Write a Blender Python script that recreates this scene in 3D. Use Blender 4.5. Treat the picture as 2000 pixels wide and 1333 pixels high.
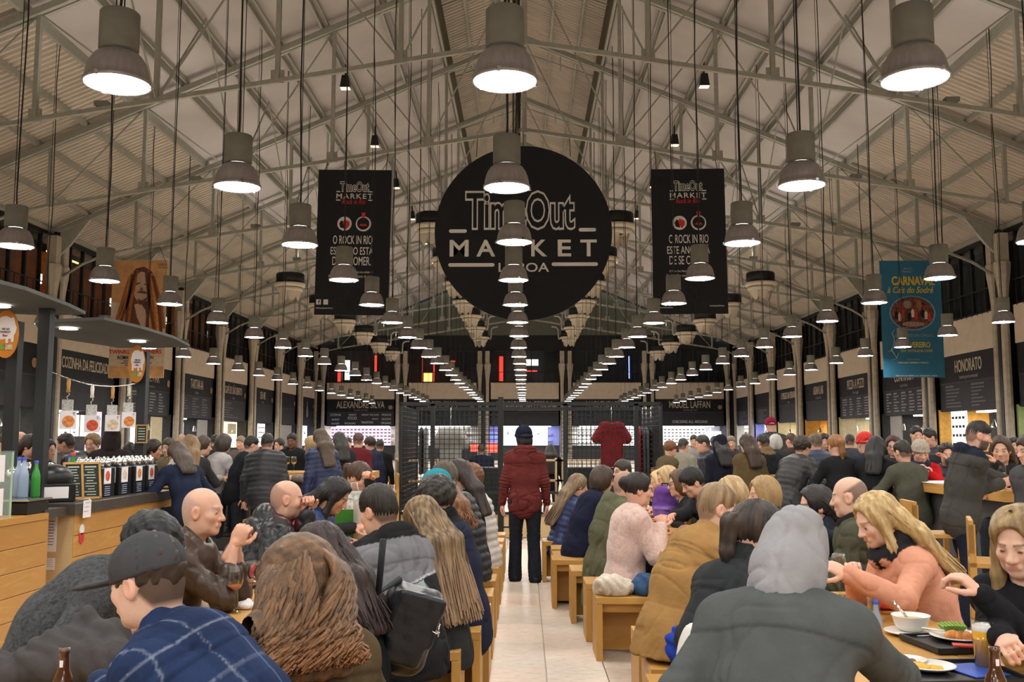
import bpy, math, random
import numpy as np
from mathutils import Vector, Matrix, Euler
for o in list(bpy.data.objects): bpy.data.objects.remove(o)
SC = bpy.context.scene
COL = SC.collection
random.seed(7); RNG = np.random.default_rng(7)
PI = math.pi
# ------------------------------------------------------------------ camera
CAMZ = 1.55; F = 1900.0; PITCH = math.radians(5.83); YAW = math.radians(0.75)
cd = bpy.data.cameras.new('camera'); cam = bpy.data.objects.new('camera', cd); COL.objects.link(cam)
cam.location = (0, 0, CAMZ); cam.rotation_euler = (PI/2 + PITCH, 0, YAW)
cd.sensor_width = 36; cd.lens = 36*F/2000; cd.clip_end = 300; cd.clip_start = .05
SC.camera = cam
# ------------------------------------------------------------------ world and exposure
wd = bpy.data.worlds.new('world'); SC.world = wd; wd.use_nodes = True
wd.node_tree.nodes['Background'].inputs[0].default_value = (1.0, .96, .90, 1)
wd.node_tree.nodes['Background'].inputs[1].default_value = .55
vs = SC.view_settings
vs.view_transform = 'Standard'; vs.look = 'None'; vs.exposure = 0.78; vs.gamma = 1; vs.use_curve_mapping = False
SC.cycles.use_denoising = True; SC.cycles.adaptive_threshold = .025
SC.cycles.max_bounces = 8; SC.cycles.diffuse_bounces = 4; SC.cycles.glossy_bounces = 3
SC.cycles.transmission_bounces = 6; SC.cycles.transparent_max_bounces = 12
SC.cycles.caustics_reflective = False; SC.cycles.caustics_refractive = False
SC.cycles.sample_clamp_indirect = 4
LAMP_E = 60.0          # emission of the pendant lamps
# ------------------------------------------------------------------ camera maths: a pixel and a depth give a place
_f = Vector((-math.sin(YAW)*math.cos(PITCH), math.cos(YAW)*math.cos(PITCH), math.sin(PITCH)))
_r = Vector((math.cos(YAW), math.sin(YAW), 0)); _u = _r.cross(_f)
def at(px, py, Y):
    d = _f + _r*((px-1000)/F) + _u*((666.5-py)/F)
    return Vector((0, 0, CAMZ)) + d*(Y/d.y)
def atx(px, Y):                       # world x of a pixel column near eye height at depth Y
    return at(px, 860, Y).x
def atz(px, py, z):                   # point of the horizontal plane z seen at this pixel
    d = _f + _r*((px-1000)/F) + _u*((666.5-py)/F)
    return Vector((0, 0, CAMZ)) + d*((z-CAMZ)/d.z)
# ------------------------------------------------------------------ materials
MATS = {}
def _n(nt, t, **k):
    n = nt.nodes.new(t)
    for a, b in k.items(): setattr(n, a, b)
    return n
def mat(name, col=(.5,.5,.5), rough=.6, metal=0, var=0, vscale=8, bump=0, bscale=40, emit=None, es=0, trans=0, ior=1.45,
        alpha=1, objcol=False, attr=None, spec=.4, stretch=None, sheen=0, coat=0, wood=None):
    if name in MATS: return MATS[name]
    m = bpy.data.materials.new(name); m.use_nodes = True; nt = m.node_tree
    b = nt.nodes['Principled BSDF']; L = nt.links.new
    c4 = (*col, 1)
    b.inputs['Base Color'].default_value = c4; b.inputs['Roughness'].default_value = rough
    b.inputs['Metallic'].default_value = metal; b.inputs['Specular IOR Level'].default_value = spec
    b.inputs['Transmission Weight'].default_value = trans; b.inputs['IOR'].default_value = ior; b.inputs['Alpha'].default_value = alpha
    if sheen: b.inputs['Sheen Weight'].default_value = sheen
    if coat: b.inputs['Coat Weight'].default_value = coat
    src = None
    if objcol:
        oi = _n(nt, 'ShaderNodeObjectInfo'); src = oi.outputs['Color']
    if attr:
        at_ = _n(nt, 'ShaderNodeAttribute', attribute_name=attr); src = at_.outputs['Color']
    tc = mp = None
    if var or bump or wood:
        tc = _n(nt, 'ShaderNodeTexCoord'); mp = _n(nt, 'ShaderNodeMapping')
        L(tc.outputs['Object'], mp.inputs[0])
        if stretch: mp.inputs['Scale'].default_value = stretch
    if wood:
        # growth-ring grain: noise warped bands along the stretched axis
        nz = _n(nt, 'ShaderNodeTexNoise'); nz.inputs['Scale'].default_value = vscale; nz.inputs['Detail'].default_value = 4
        nz.inputs['Distortion'].default_value = 1.2
        L(mp.outputs[0], nz.inputs['Vector'])
        wv = _n(nt, 'ShaderNodeMath', operation='MULTIPLY'); wv.inputs[1].default_value = 9
        L(nz.outputs['Fac'], wv.inputs[0])
        sn = _n(nt, 'ShaderNodeMath', operation='SINE'); L(wv.outputs[0], sn.inputs[0])
        # per object tone
        oi = _n(nt, 'ShaderNodeObjectInfo')
        ad = _n(nt, 'ShaderNodeMath', operation='MULTIPLY_ADD'); L(sn.outputs[0], ad.inputs[0]); ad.inputs[1].default_value = .22; ad.inputs[2].default_value = .45
        a2 = _n(nt, 'ShaderNodeMath', operation='MULTIPLY_ADD'); L(oi.outputs['Random'], a2.inputs[0]); a2.inputs[1].default_value = .25
        L(ad.outputs[0], a2.inputs[2])
        cr = _n(nt, 'ShaderNodeValToRGB'); cr.color_ramp.elements[0].color = (*wood, 1); cr.color_ramp.elements[1].color = c4
        L(a2.outputs[0], cr.inputs[0]); L(cr.outputs[0], b.inputs['Base Color'])
    elif var:
        nz = _n(nt, 'ShaderNodeTexNoise'); nz.inputs['Scale'].default_value = vscale; nz.inputs['Detail'].default_value = 5
        L(mp.outputs[0], nz.inputs['Vector'])
        mr = _n(nt, 'ShaderNodeMapRange'); mr.inputs['From Min'].default_value = .3; mr.inputs['From Max'].default_value = .7
        mr.inputs['To Min'].default_value = 1-var; mr.inputs['To Max'].default_value = 1+var
        L(nz.outputs['Fac'], mr.inputs['Value'])
        mx = _n(nt, 'ShaderNodeMix', data_type='RGBA', blend_type='MULTIPLY'); mx.inputs[0].default_value = 1
        if src: L(src, mx.inputs[6])
        else: mx.inputs[6].default_value = c4
        L(mr.outputs[0], mx.inputs[7]); L(mx.outputs[2], b.inputs['Base Color'])
    elif src: L(src, b.inputs['Base Color'])
    if bump:
        nb = _n(nt, 'ShaderNodeTexNoise'); nb.inputs['Scale'].default_value = bscale; nb.inputs['Detail'].default_value = 3
        L(mp.outputs[0], nb.inputs['Vector'])
        bp = _n(nt, 'ShaderNodeBump'); bp.inputs['Strength'].default_value = bump; bp.inputs['Distance'].default_value = .01
        L(nb.outputs['Fac'], bp.inputs['Height']); L(bp.outputs[0], b.inputs['Normal'])
    if emit is not None:
        b.inputs['Emission Color'].default_value = (*emit, 1); b.inputs['Emission Strength'].default_value = es
    MATS[name] = m
    return m
def thin_glass(name, tint=(.96,.97,.97), ior=1.5, rough=.02):
    m = bpy.data.materials.new(name); m.use_nodes = True; nt = m.node_tree; nt.nodes.clear(); L = nt.links.new
    o = _n(nt,'ShaderNodeOutputMaterial'); mx = _n(nt,'ShaderNodeMixShader'); lw = _n(nt,'ShaderNodeLayerWeight'); lw.inputs['Blend'].default_value = .5; pw = _n(nt,'ShaderNodeMath',operation='POWER'); pw.inputs[1].default_value = 3.2; L(lw.outputs['Facing'], pw.inputs[0]); fr = _n(nt,'ShaderNodeMath',operation='MULTIPLY_ADD'); fr.inputs[1].default_value = .85; fr.inputs[2].default_value = .06; L(pw.outputs[0], fr.inputs[0])
    tr = _n(nt,'ShaderNodeBsdfTransparent'); tr.inputs['Color'].default_value = (*tint,1); gl = _n(nt,'ShaderNodeBsdfGlossy'); gl.inputs['Roughness'].default_value = rough
    L(fr.outputs[0], mx.inputs[0]); L(tr.outputs[0], mx.inputs[1]); L(gl.outputs[0], mx.inputs[2]); L(mx.outputs[0], o.inputs['Surface'])
    MATS[name] = m; return m
# ------------------------------------------------------------------ mesh builder
class MB:
    def __init__(s): s.v = []; s.f = []; s.m = []; s.sm = []; s.cur = 0; s.smooth = False
    def add(s, vs_, fs):
        o = len(s.v); s.v += [tuple(p) for p in vs_]
        for q in fs: s.f.append(tuple(i+o for i in q)); s.m.append(s.cur); s.sm.append(s.smooth)
        return s
    def box(s, c, d, rot=None, bev=0):
        x, y, z = d[0]/2, d[1]/2, d[2]/2
        if bev:
            b = min(bev, x*.9, y*.9, z*.9)
            ring = lambda X, Y, Z: [(-X,-Y,Z),(X,-Y,Z),(X,Y,Z),(-X,Y,Z)]
            P = ring(x-b,y-b,-z)+ring(x,y,-z+b)+ring(x,y,z-b)+ring(x-b,y-b,z)
            fs = [(3,2,1,0),(12,13,14,15)]
            for k in (0,4,8):
                for i in range(4): j=(i+1)%4; fs.append((k+i,k+j,k+4+j,k+4+i))
        else:
            P = [(-x,-y,-z),(x,-y,-z),(x,y,-z),(-x,y,-z),(-x,-y,z),(x,-y,z),(x,y,z),(-x,y,z)]
            fs = [(3,2,1,0),(4,5,6,7),(0,1,5,4),(1,2,6,5),(2,3,7,6),(3,0,4,7)]
        R = rot if rot is not None else None
        C = Vector(c)
        P = [((R @ Vector(p)) if R is not None else Vector(p)) + C for p in P]
        return s.add(P, fs)
    def beam(s, a, b, w, h, up=(0,0,1)):
        a = Vector(a); b = Vector(b); d = b-a; L = d.length; d.normalize()
        u = Vector(up)
        if abs(d.dot(u)) > .98: u = Vector((1,0,0))
        x = d.cross(u).normalized(); z = x.cross(d)
        R = Matrix((x, d, z)).transposed()
        return s.box((a+b)/2, (w, L, h), R)
    def tube(s, pts, r, n=8, caps=True):
        pts = [Vector(p) for p in pts]; rs = r if isinstance(r, (list, tuple)) else [r]*len(pts)
        V = []; sm = s.smooth; s.smooth = True
        prev = None
        for i, p in enumerate(pts):
            d = (pts[min(i+1,len(pts)-1)] - pts[max(i-1,0)]).normalized()
            if prev is None:
                u = Vector((0,0,1)) if abs(d.z) < .9 else Vector((1,0,0))
                x = d.cross(u).normalized()
            else:
                x = prev - d*prev.dot(d)
                x = x.normalized() if x.length > 1e-6 else d.orthogonal().normalized()
            prev = x; y = d.cross(x)
            for k in range(n):
                t = 2*PI*k/n; V.append(p + (x*math.cos(t) + y*math.sin(t))*rs[i])
        fs = []
        for i in range(len(pts)-1):
            for k in range(n):
                j = (k+1) % n; fs.append((i*n+k, i*n+j, (i+1)*n+j, (i+1)*n+k))
        s.add(V, fs)
        s.smooth = False
        if caps:
            o = len(s.v) - len(V)
            s.f.append(tuple(o+k for k in reversed(range(n)))); s.m.append(s.cur); s.sm.append(False)
            s.f.append(tuple(o+(len(pts)-1)*n+k for k in range(n))); s.m.append(s.cur); s.sm.append(False)
        s.smooth = sm
        return s
    def lathe(s, prof, n=20, c=(0,0,0), smooth=True):
        V = []; fs = []; sm = s.smooth; s.smooth = smooth
        for (r, z) in prof:
            for k in range(n):
                t = 2*PI*k/n; V.append((c[0]+r*math.cos(t), c[1]+r*math.sin(t), c[2]+z))
        for i in range(len(prof)-1):
            for k in range(n):
                j = (k+1)%n; fs.append((i*n+k, i*n+j, (i+1)*n+j, (i+1)*n+k))
        s.add(V, fs); s.smooth = sm
        return s
    def disc(s, c, r, n=20, flip=False, ry=None):
        V = [(c[0]+r*math.cos(2*PI*k/n), c[1]+(ry or r)*math.sin(2*PI*k/n), c[2]) for k in range(n)]
        q = tuple(range(n)); return s.add(V, [q[::-1] if flip else q])
    def prism(s, poly, d, M_=None):
        n = len(poly); V = [(x, y, -d/2) for x, y in poly] + [(x, y, d/2) for x, y in poly]
        if M_ is not None: V = [M_ @ Vector(p) for p in V]
        fs = [tuple(range(n))[::-1], tuple(range(n, 2*n))] + [(i, (i+1)%n, n+(i+1)%n, n+i) for i in range(n)]
        return s.add(V, fs)
    def mesh(s, name, mats):
        me = bpy.data.meshes.new(name); me.from_pydata(s.v, [], s.f)
        for m in (mats if isinstance(mats, (list, tuple)) else [mats]): me.materials.append(m)
        me.polygons.foreach_set('material_index', s.m); me.polygons.foreach_set('use_smooth', s.sm)
        me.update()
        return me
    def build(s, name, mats, parent=None, loc=None):
        return link(name, s.mesh(name, mats), parent, loc)
def link(name, me, parent=None, loc=None, rot=None):
    o = bpy.data.objects.new(name, me); COL.objects.link(o)
    if parent is not None: o.parent = parent
    if loc is not None: o.location = loc
    if rot is not None: o.rotation_euler = rot
    return o
def tag(o, label=None, cat=None, group=None, kind=None):
    if label: o['label'] = label
    if cat: o['category'] = cat
    if group: o['group'] = group
    if kind: o['kind'] = kind
    return o
def thing(name, label, cat, loc=(0,0,0), rz=0, group=None):
    o = bpy.data.objects.new(name, None); COL.objects.link(o); o.empty_display_size = .1
    o.location = loc; o.rotation_euler = (0, 0, rz)
    return tag(o, label, cat, group)
def struct(name, mb, m, parent=None, label=None):
    o = mb.build(name, m, parent)
    if parent is None: o['kind'] = 'structure'
    if label: o['label'] = label
    return o
def copy_tree(o, parent=None):
    c = o.copy(); COL.objects.link(c)
    if parent is not None: c.parent = parent
    for ch in list(o.children): copy_tree(ch, c)
    return c
def text(body, size, m, parent, loc, rot=(PI/2,0,0), sx=1.0, bold=0.0, ext=.004, align='CENTER', name='lettering', sp=1.0, shear=0, fit=None, base=None):
    """Lettering as a mesh; fit=(w,h) scales it to that box; base = text whose box is used for the fit."""
    def mk(off):
        cu = bpy.data.curves.new(name, 'FONT'); cu.body = body; cu.size = size; cu.extrude = ext; cu.offset = off
        cu.align_x = align; cu.align_y = 'CENTER'; cu.space_character = sp; cu.resolution_u = 3; cu.shear = shear
        t = bpy.data.objects.new(name, cu); me = bpy.data.meshes.new_from_object(t)
        bpy.data.objects.remove(t); bpy.data.curves.remove(cu)
        return me
    me = mk(bold); n = len(me.vertices); co = np.empty(n*3, 'f'); me.vertices.foreach_get('co', co); co = co.reshape(-1,3)
    ref = co
    if fit and base is not None:
        m0 = mk(base); ref = np.empty(len(m0.vertices)*3, 'f'); m0.vertices.foreach_get('co', ref); ref = ref.reshape(-1,3); bpy.data.meshes.remove(m0)
    if fit:
        lo, hi = ref[:,:2].min(0), ref[:,:2].max(0)
        co[:,:2] = (co[:,:2]-(lo+hi)/2)*np.array([fit[0]/(hi[0]-lo[0]), fit[1]/(hi[1]-lo[1])])
    else: co[:,0] *= sx
    me.vertices.foreach_set('co', co.ravel()); me.materials.clear(); me.materials.append(m); me.update()
    return link(name, me, parent, loc, rot)
# ================================================================== STRUCTURE
XW = 16.3; YB = 77.0; BAY = 6.2; Y0 = 33.3
def ZR(x): return 15.75 - .425*abs(x)
COLY = [Y0 + BAY*k for k in range(-2, 8)]           # 20.9 ... 76.7
TRUSSY = [Y0 + BAY*k for k in range(-3, 7)]         # 14.7 ... 70.5
m_beige = mat('wall_paint', (.66,.56,.45), .8, var=.06, vscale=3, bump=.15, bscale=20)
m_stone = mat('column_paint', (.50,.44,.35), .8, var=.15, vscale=5, bump=.3, bscale=18)
m_black = mat('black_steel', (.012,.013,.014), .45, var=.2)
m_dark = mat('dark_panel', (.011,.012,.014), .6, var=.15, vscale=3)
m_menu = mat('menu_board', (.026,.028,.033), .6, var=.2, vscale=4)
m_white = mat('white_print', (.72,.70,.66), .6)
m_cream = mat('cream_print', (.62,.54,.42), .6)
m_grey = mat('grey_print', (.28,.28,.28), .7)
m_dim = mat('dim_print', (.15,.15,.155), .7)
m_steel = mat('painted_steel', (.34,.335,.285), .5, var=.08)
m_deck = mat('roof_sheet', (.56,.50,.42), .55, var=.08, vscale=1.2)
m_panel = mat('roof_panel', (.47,.435,.415), .8, var=.07, vscale=.8)
m_roofedge = mat('lantern_wood', (.12,.11,.07), .8, var=.5, vscale=3, stretch=(1,6,1))
m_floor = mat('floor_stone', (.58,.49,.40), .45, var=.16, vscale=5, stretch=(1,4,1))
def stone(name, a, b, c):
    m = mat(name, a, .46); nt = m.node_tree; bs = nt.nodes['Principled BSDF']; L = nt.links.new
    tc = _n(nt,'ShaderNodeTexCoord'); mp = _n(nt,'ShaderNodeMapping'); mp.inputs['Scale'].default_value = (7,30,7); L(tc.outputs['Object'], mp.inputs[0])
    oi = _n(nt,'ShaderNodeObjectInfo'); cm = _n(nt,'ShaderNodeCombineXYZ'); ml = _n(nt,'ShaderNodeMath',operation='MULTIPLY'); ml.inputs[1].default_value = 50; L(oi.outputs['Random'], ml.inputs[0]); L(ml.outputs[0], cm.inputs[0]); L(ml.outputs[0], cm.inputs[1]); L(cm.outputs[0], mp.inputs['Location'])
    nz = _n(nt,'ShaderNodeTexNoise'); nz.inputs['Scale'].default_value = 1.6; nz.inputs['Detail'].default_value = 7; nz.inputs['Roughness'].default_value = .68; nz.inputs['Distortion'].default_value = .6; L(mp.outputs[0], nz.inputs['Vector'])
    cr = _n(nt,'ShaderNodeValToRGB'); e = cr.color_ramp.elements; e[0].position = .30; e[0].color = (*c,1); e[1].position = .46; e[1].color = (*a,1); q = e.new(.7); q.color = (*b,1)
    L(nz.outputs['Fac'], cr.inputs[0]); hs = _n(nt,'ShaderNodeHueSaturation'); mr = _n(nt,'ShaderNodeMapRange'); mr.inputs['To Min'].default_value = .88; mr.inputs['To Max'].default_value = 1.08; L(oi.outputs['Random'], mr.inputs['Value']); L(mr.outputs[0], hs.inputs['Value']); L(cr.outputs[0], hs.inputs['Color']); L(hs.outputs[0], bs.inputs['Base Color'])
    return m
m_tile = stone('floor_tile', (.60,.51,.42), (.68,.59,.49), (.36,.29,.22)); m_tile2 = stone('floor_tile_rosy', (.60,.48,.39), (.68,.56,.46), (.38,.28,.21))
m_glass = mat('window_glass', (.03,.035,.04), .08, spec=.5, alpha=.45)
m_gal = mat('gallery_dark', (.03,.03,.03), .8, var=.4)
m_brick = mat('gallery_brick', (.62,.22,.06), .8, var=.3, vscale=6)
m_gable = mat('gable_sheet', (.12,.125,.10), .7, var=.15)

# floor, with slabs along the aisle
struct('floor', MB().box((0, 32, -.06), (40, 100, .1)), m_floor)
fl = bpy.data.objects['floor']
TW, TL = .40, .80
tmesh = [MB().box((0,0,0), (TW-.006,TL-.006,.02), bev=.003).mesh('tile', m) for m in (m_tile, m_tile2)]
for i in range(9):
    for j in range(24):
        if abs(-1.66+i*TW) < .75 or j*TL < 6: link('tile', tmesh[(i*5+j*3) % 2], fl, (-1.66+i*TW, 2.4+j*TL+(i%2)*.35, .0015), (0,0,PI*((i+j*2)%2)))
# side and rear walls (plain where the camera does not look)
for s, nm in ((-1, 'wall_left'), (1, 'wall_right')):
    w = MB().box((s*(XW+3.2), 32, 5), (.2, 100, 10))
    o = struct(nm, w, m_gal)
    w2 = MB().box((s*(XW+.3), 6, 3.0), (.2, 42, 6.2))
    struct('panel', w2, m_beige, o)
    w4 = MB().box((s*(XW+1.8), 52, 6.05), (3.0, 50, .14)); struct('gallery_slab', w4, m_gal, o)
    w5 = MB().box((s*(XW+1.8), 32, 9.3), (3.2, 100, .2)); struct('gallery_roof', w5, m_gal, o)
wb = struct('wall_back', MB().box((0, YB+3.6, 8), (40, .2, 17)), m_gal)
struct('gable_panel', MB().prism([(-XW,8.7),(XW,8.7),(XW,ZR(XW)+.3),(0,ZR(0)+.3),(-XW,ZR(XW)+.3)], .12, Matrix.Translation((0,YB+.4,0)) @ Matrix.Rotation(PI/2,4,'X')), m_gable, wb)
struct('gallery_slab', MB().box((0, YB+1.9, 6.05), (33, 3.2, .14)), m_gal, wb)
struct('wall_behind', MB().box((0, -14, 3), (34, .2, 6)), m_beige)

# ---- roof: purlins, corrugated lower and lantern sheets, smooth panels between
ceil = struct('ceiling', MB().box((0, 31.5, ZR(0)+1.55), (.3, 92, .12)), m_steel)
def slope_pt(x, dz=0): return Vector((x, 0, ZR(x)+dz))
PX = [2.75, 4.2, 5.85, 7.2, 8.55, 9.9, 11.25, 12.6, 13.95, 15.3, 16.6]
YA, YE = -14.0, YB+.4
for s in (-1, 1):
    for i, x in enumerate(PX):
        w = .07 if x < 11 else .1
        mb = MB().box((s*x, (YA+YE)/2, ZR(x)+.20), (w, YE-YA, .16))
        if 4 < x < 11: mb.box((s*(x-.16), (YA+YE)/2, ZR(x)+.30), (.04, YE-YA, .1))
        struct('purlin', mb, m_steel, ceil)
def corr_mesh(x0, x1, s, L, lift, pitch=.22, amp=.042):
    n = int(round(L/pitch)); mb = MB(); V = []; fs = []
    for i in range(n):
        y = -L/2 + i*L/n; p = L/n
        for (yy, dz) in ((y, 0), (y+p*.35, 0), (y+p*.5, amp*2), (y+p*.85, amp*2)):
            for x in (x0, x1): V.append((s*x, yy, ZR(x)+lift+dz))
    for x in (x0, x1): V.append((s*x, L/2, ZR(x)+lift))
    k = len(V)//2
    for i in range(k-1):
        q = (2*i, 2*i+1, 2*i+3, 2*i+2); fs.append(q)
    mb.add(V, fs); return mb.mesh('roof_sheet', m_deck)
def flat_mesh(x0, x1, s, L, lift):
    mb = MB(); P = []
    a, b = slope_pt(x0, lift), slope_pt(x1, lift)
    V = [(s*a.x, -L/2, a.z), (s*b.x, -L/2, b.z), (s*b.x, L/2, b.z), (s*a.x, L/2, a.z)]
    V += [(x, y, z+.05) for x, y, z in V]
    mb.add(V, [(0,1,2,3),(4,5,6,7),(0,1,5,4),(1,2,6,5),(2,3,7,6),(3,0,4,7)]); return mb.mesh('roof_panel', m_panel)
bays = [Y0 + BAY*(k+.5) for k in range(-8, 7)]
for s in (-1, 1):
    for i in range(len(PX)-1):
        x0, x1 = PX[i], PX[i+1]
        if x0 >= 11: me = corr_mesh(x0, x1+(.02 if x1 < 16 else .8), s, BAY, .29)
        else: me = flat_mesh(x0+.005, x1-.005, s, BAY-.02, .36)
        for y in bays: link('roof_sheet' if x0 >= 11 else 'roof_panel', me, ceil, (0, y, 0))
    struct('closure_strip', MB().box((s*11.25, (YA+YE)/2, ZR(11.25)+.36), (.12, YE-YA, .22)), m_steel, ceil)
    me = corr_mesh(0, 3.0, s, BAY, 1.35)
    for y in bays: link('lantern_sheet', me, ceil, (0, y, 0))
    mb = MB().box((s*2.78, (YA+YE)/2, ZR(2.75)+.75), (.12, YE-YA, 1.1)); struct('lantern_side', mb, m_roofedge, ceil)
    for x in (1.0, 2.0): struct('purlin', MB().box((s*x, (YA+YE)/2, ZR(x)+1.26), (.08, YE-YA, .14)), m_steel, ceil)
# lantern braces
br = MB()
for s in (-1, 1):
    br.tube([(s*2.7, 0, ZR(2.7)+.95), (0, 0, ZR(0)+.75)], .025, 5); br.tube([(0,0,ZR(0)+.75),(0,0,ZR(0)+1.4)], .025, 5)
    br.tube([(s*1.4,0,ZR(2.05)+.88),(s*1.4,0,ZR(1.4)+1.3)], .02, 5)
bme = br.mesh('lantern_brace', m_steel)
for y in bays:
    link('lantern_brace', bme, ceil, (0, y, 0))

# ---- trusses
ZB = lambda x: 10.40 - .16*abs(x)
NODES = [0, 2.75, 5.5, 8.2, 10.9, 13.6]
def truss_parts():
    P = []
    mb = MB()
    for s in (-1, 1):
        mb.beam((0,0,ZB(0)), (s*13.6,0,ZB(13.6)), .09, .10)
        pts = [(s*13.6,0,ZB(13.6)), (s*14.6,0,ZB(14.6)-.05), (s*15.4,0,ZB(15.4)-.25), (s*16.1,0,ZB(16)-.6)]
        mb.tube(pts, .05, 6)
    P.append(('bottom_chord', mb.mesh('bottom_chord', m_steel)))
    for s in (-1, 1):
        mb = MB()
        for dy in (-.08, .08): mb.beam((0,dy,ZR(0)), (s*XW,dy,ZR(XW)), .11, .12)
        mb.beam((0,0,ZR(0)+.09), (s*XW,0,ZR(XW)+.09), .26, .04)
        P.append(('rafter', mb.mesh('rafter', m_steel)))
        mb = MB().prism([(s*15.2,ZR(15.2)-.05),(s*16.3,ZR(16.3)-.05),(s*16.3,7.9),(s*15.9,8.3)], .14, Matrix.Rotation(PI/2,4,'X'))
        P.append(('knee_plate', mb.mesh('knee_plate', m_steel)))
    for s in (-1, 1):
        for i in range(1, len(NODES)):
            x = NODES[i]; mb = MB().beam((s*x,0,ZB(x)), (s*x,0,ZR(x)), .12, .10); P.append(('vertical', mb.mesh('vertical', m_steel)))
        for i in range(len(NODES)-1):
            x0, x1 = NODES[i], NODES[i+1]
            mb = MB()
            mb.beam((s*x0,0,ZR(x0)), (s*x1,0,ZB(x1)), .04, .04) if i % 2 == 0 else mb.beam((s*x0,0,ZB(x0)), (s*x1,0,ZR(x1)), .04, .04)
            P.append(('diagonal', mb.mesh('diagonal', m_steel)))
    mb = MB().beam((0,0,ZB(0)-.1),(0,0,ZR(0)), .13,.13); P.append(('king_post', mb.mesh('king_post', m_steel)))
    for x in NODES[1:-1]:
        for s in (-1,1): P.append(('gusset', MB().box((s*x,0,ZB(x)+.1), (.3,.03,.3)).mesh('gusset', m_steel)))
    return P
TP = truss_parts()
ORD = ['nearest','second','third','fourth','fifth','sixth','seventh','eighth','ninth','tenth']
for i, y in enumerate(TRUSSY):
    t = thing('roof_truss', 'grey steel roof truss spanning the hall, %s truss counting from the near end' % ORD[i], 'truss', (0,y,0), 0, 'roof trusses')
    for nm, me in TP: link(nm, me, t)
# longitudinal bracing between trusses (light rods along the hall)
sb_ = {}
for s in (-1, 1):
    x = 8.2
    for d in (0, 1): sb_[(s,d)] = MB().beam((s*x,0,ZB(x)), (s*x,BAY/2,ZR(x)+.1), .035,.035).mesh('sway_brace', m_steel) if d == 0 else MB().beam((s*x,BAY,ZB(x)), (s*x,BAY/2,ZR(x)+.1), .035,.035).mesh('sway_brace', m_steel)
for y in TRUSSY[:-1]:
    for q, me in sb_.items(): link('sway_brace', me, ceil, (0,y,0))

# ---- wall columns: two flaring posts with a dark stanchion between
def column_meshes():
    prof = [(.20,0),(.20,.5),(.15,.6),(.14,5.9),(.15,6.2),(.19,6.7),(.26,7.2),(.28,7.45),(.28,7.6),(.17,7.62)]
    a = MB().lathe(prof, 8, (-.30,0,0), smooth=False).mesh('shaft', m_stone)
    b = MB().lathe(prof, 8, (.30,0,0), smooth=False).mesh('shaft', m_stone)
    c = MB().box((0,.02,4.4), (.2,.2,8.8)).mesh('stanchion', m_black)
    d = MB().box((-.3,0,8.1),(.34,.34,1.0)).box((.3,0,8.1),(.34,.34,1.0)).mesh('impost', m_stone)
    e = MB().box((0,0,4.3),(.07,.07,8.0)).mesh('downpipe', m_black)
    return a, b, c, d
CM = column_meshes()
def column(x, y, rz, which):
    t = bpy.data.objects.new('column', None); COL.objects.link(t); t.location = (x,y,0); t.rotation_euler = (0,0,rz)
    tag(t, which, None, 'hall columns', 'structure')
    for nm, me in zip(('shaft','shaft','stanchion','impost'), CM): link(nm, me, t)
for i, y in enumerate(COLY[1:-1]):
    column(-XW, y, PI/2, 'beige twin post column on left wall, number %s from the near end' % ORD[i])
    column(XW, y, -PI/2, 'beige twin post column on right wall, number %s from the near end' % ORD[i])
for i, x in enumerate((-XW, -9.78, -3.26, 3.26, 9.78, XW)):
    column(x, YB, 0, 'beige twin post column on the back wall, number %s from the left corner' % ORD[i])

# ---- stall fronts
m_int = {}
def lit(name, col, es, rough=.8):
    return mat(name, col, rough, emit=col, es=es)
L_WHITE = lit('stall_light_white', (1,.95,.86), 7)
stall_wall = {'cream': mat('stall_cream', (.75,.66,.45), .8, var=.1), 'white': mat('stall_white', (.8,.8,.78), .7, var=.05),
    'orange': mat('stall_orange', (.85,.50,.12), .7, var=.15), 'green': mat('stall_green', (.42,.5,.22), .7, var=.1),
    'blue': mat('stall_blue', (.38,.42,.75), .7, var=.1), 'dark': mat('stall_dark', (.05,.05,.055), .7, var=.2),
    'pink': mat('stall_pink', (.8,.6,.72), .7, var=.1), 'grey': mat('stall_grey', (.42,.41,.40), .7, var=.1)}
m_scrW = lit('lit_menu_white', (.95,.93,.9), .8); m_scrB = lit('lit_screen_blue', (.55,.6,1), 2.2)
m_scrY = lit('lit_menu_warm', (1,.85,.5), 1.2); m_scrR = lit('neon_red', (1,.06,.04), 2.2); m_scrP = lit('lit_menu_pink', (.95,.75,.9), .5)
m_neonB = lit('neon_blue', (.25,.35,1), 4)
m_ctr = mat('counter_dark', (.06,.06,.065), .5)
m_chrome = mat('chrome', (.75,.75,.74), .18, 1)
m_bot = [mat('bottle_green', (.03,.12,.03), .1, spec=.6), mat('bottle_amber', (.18,.07,.015), .1, spec=.6), mat('bottle_clear', (.5,.5,.48), .1, spec=.6)]
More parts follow.
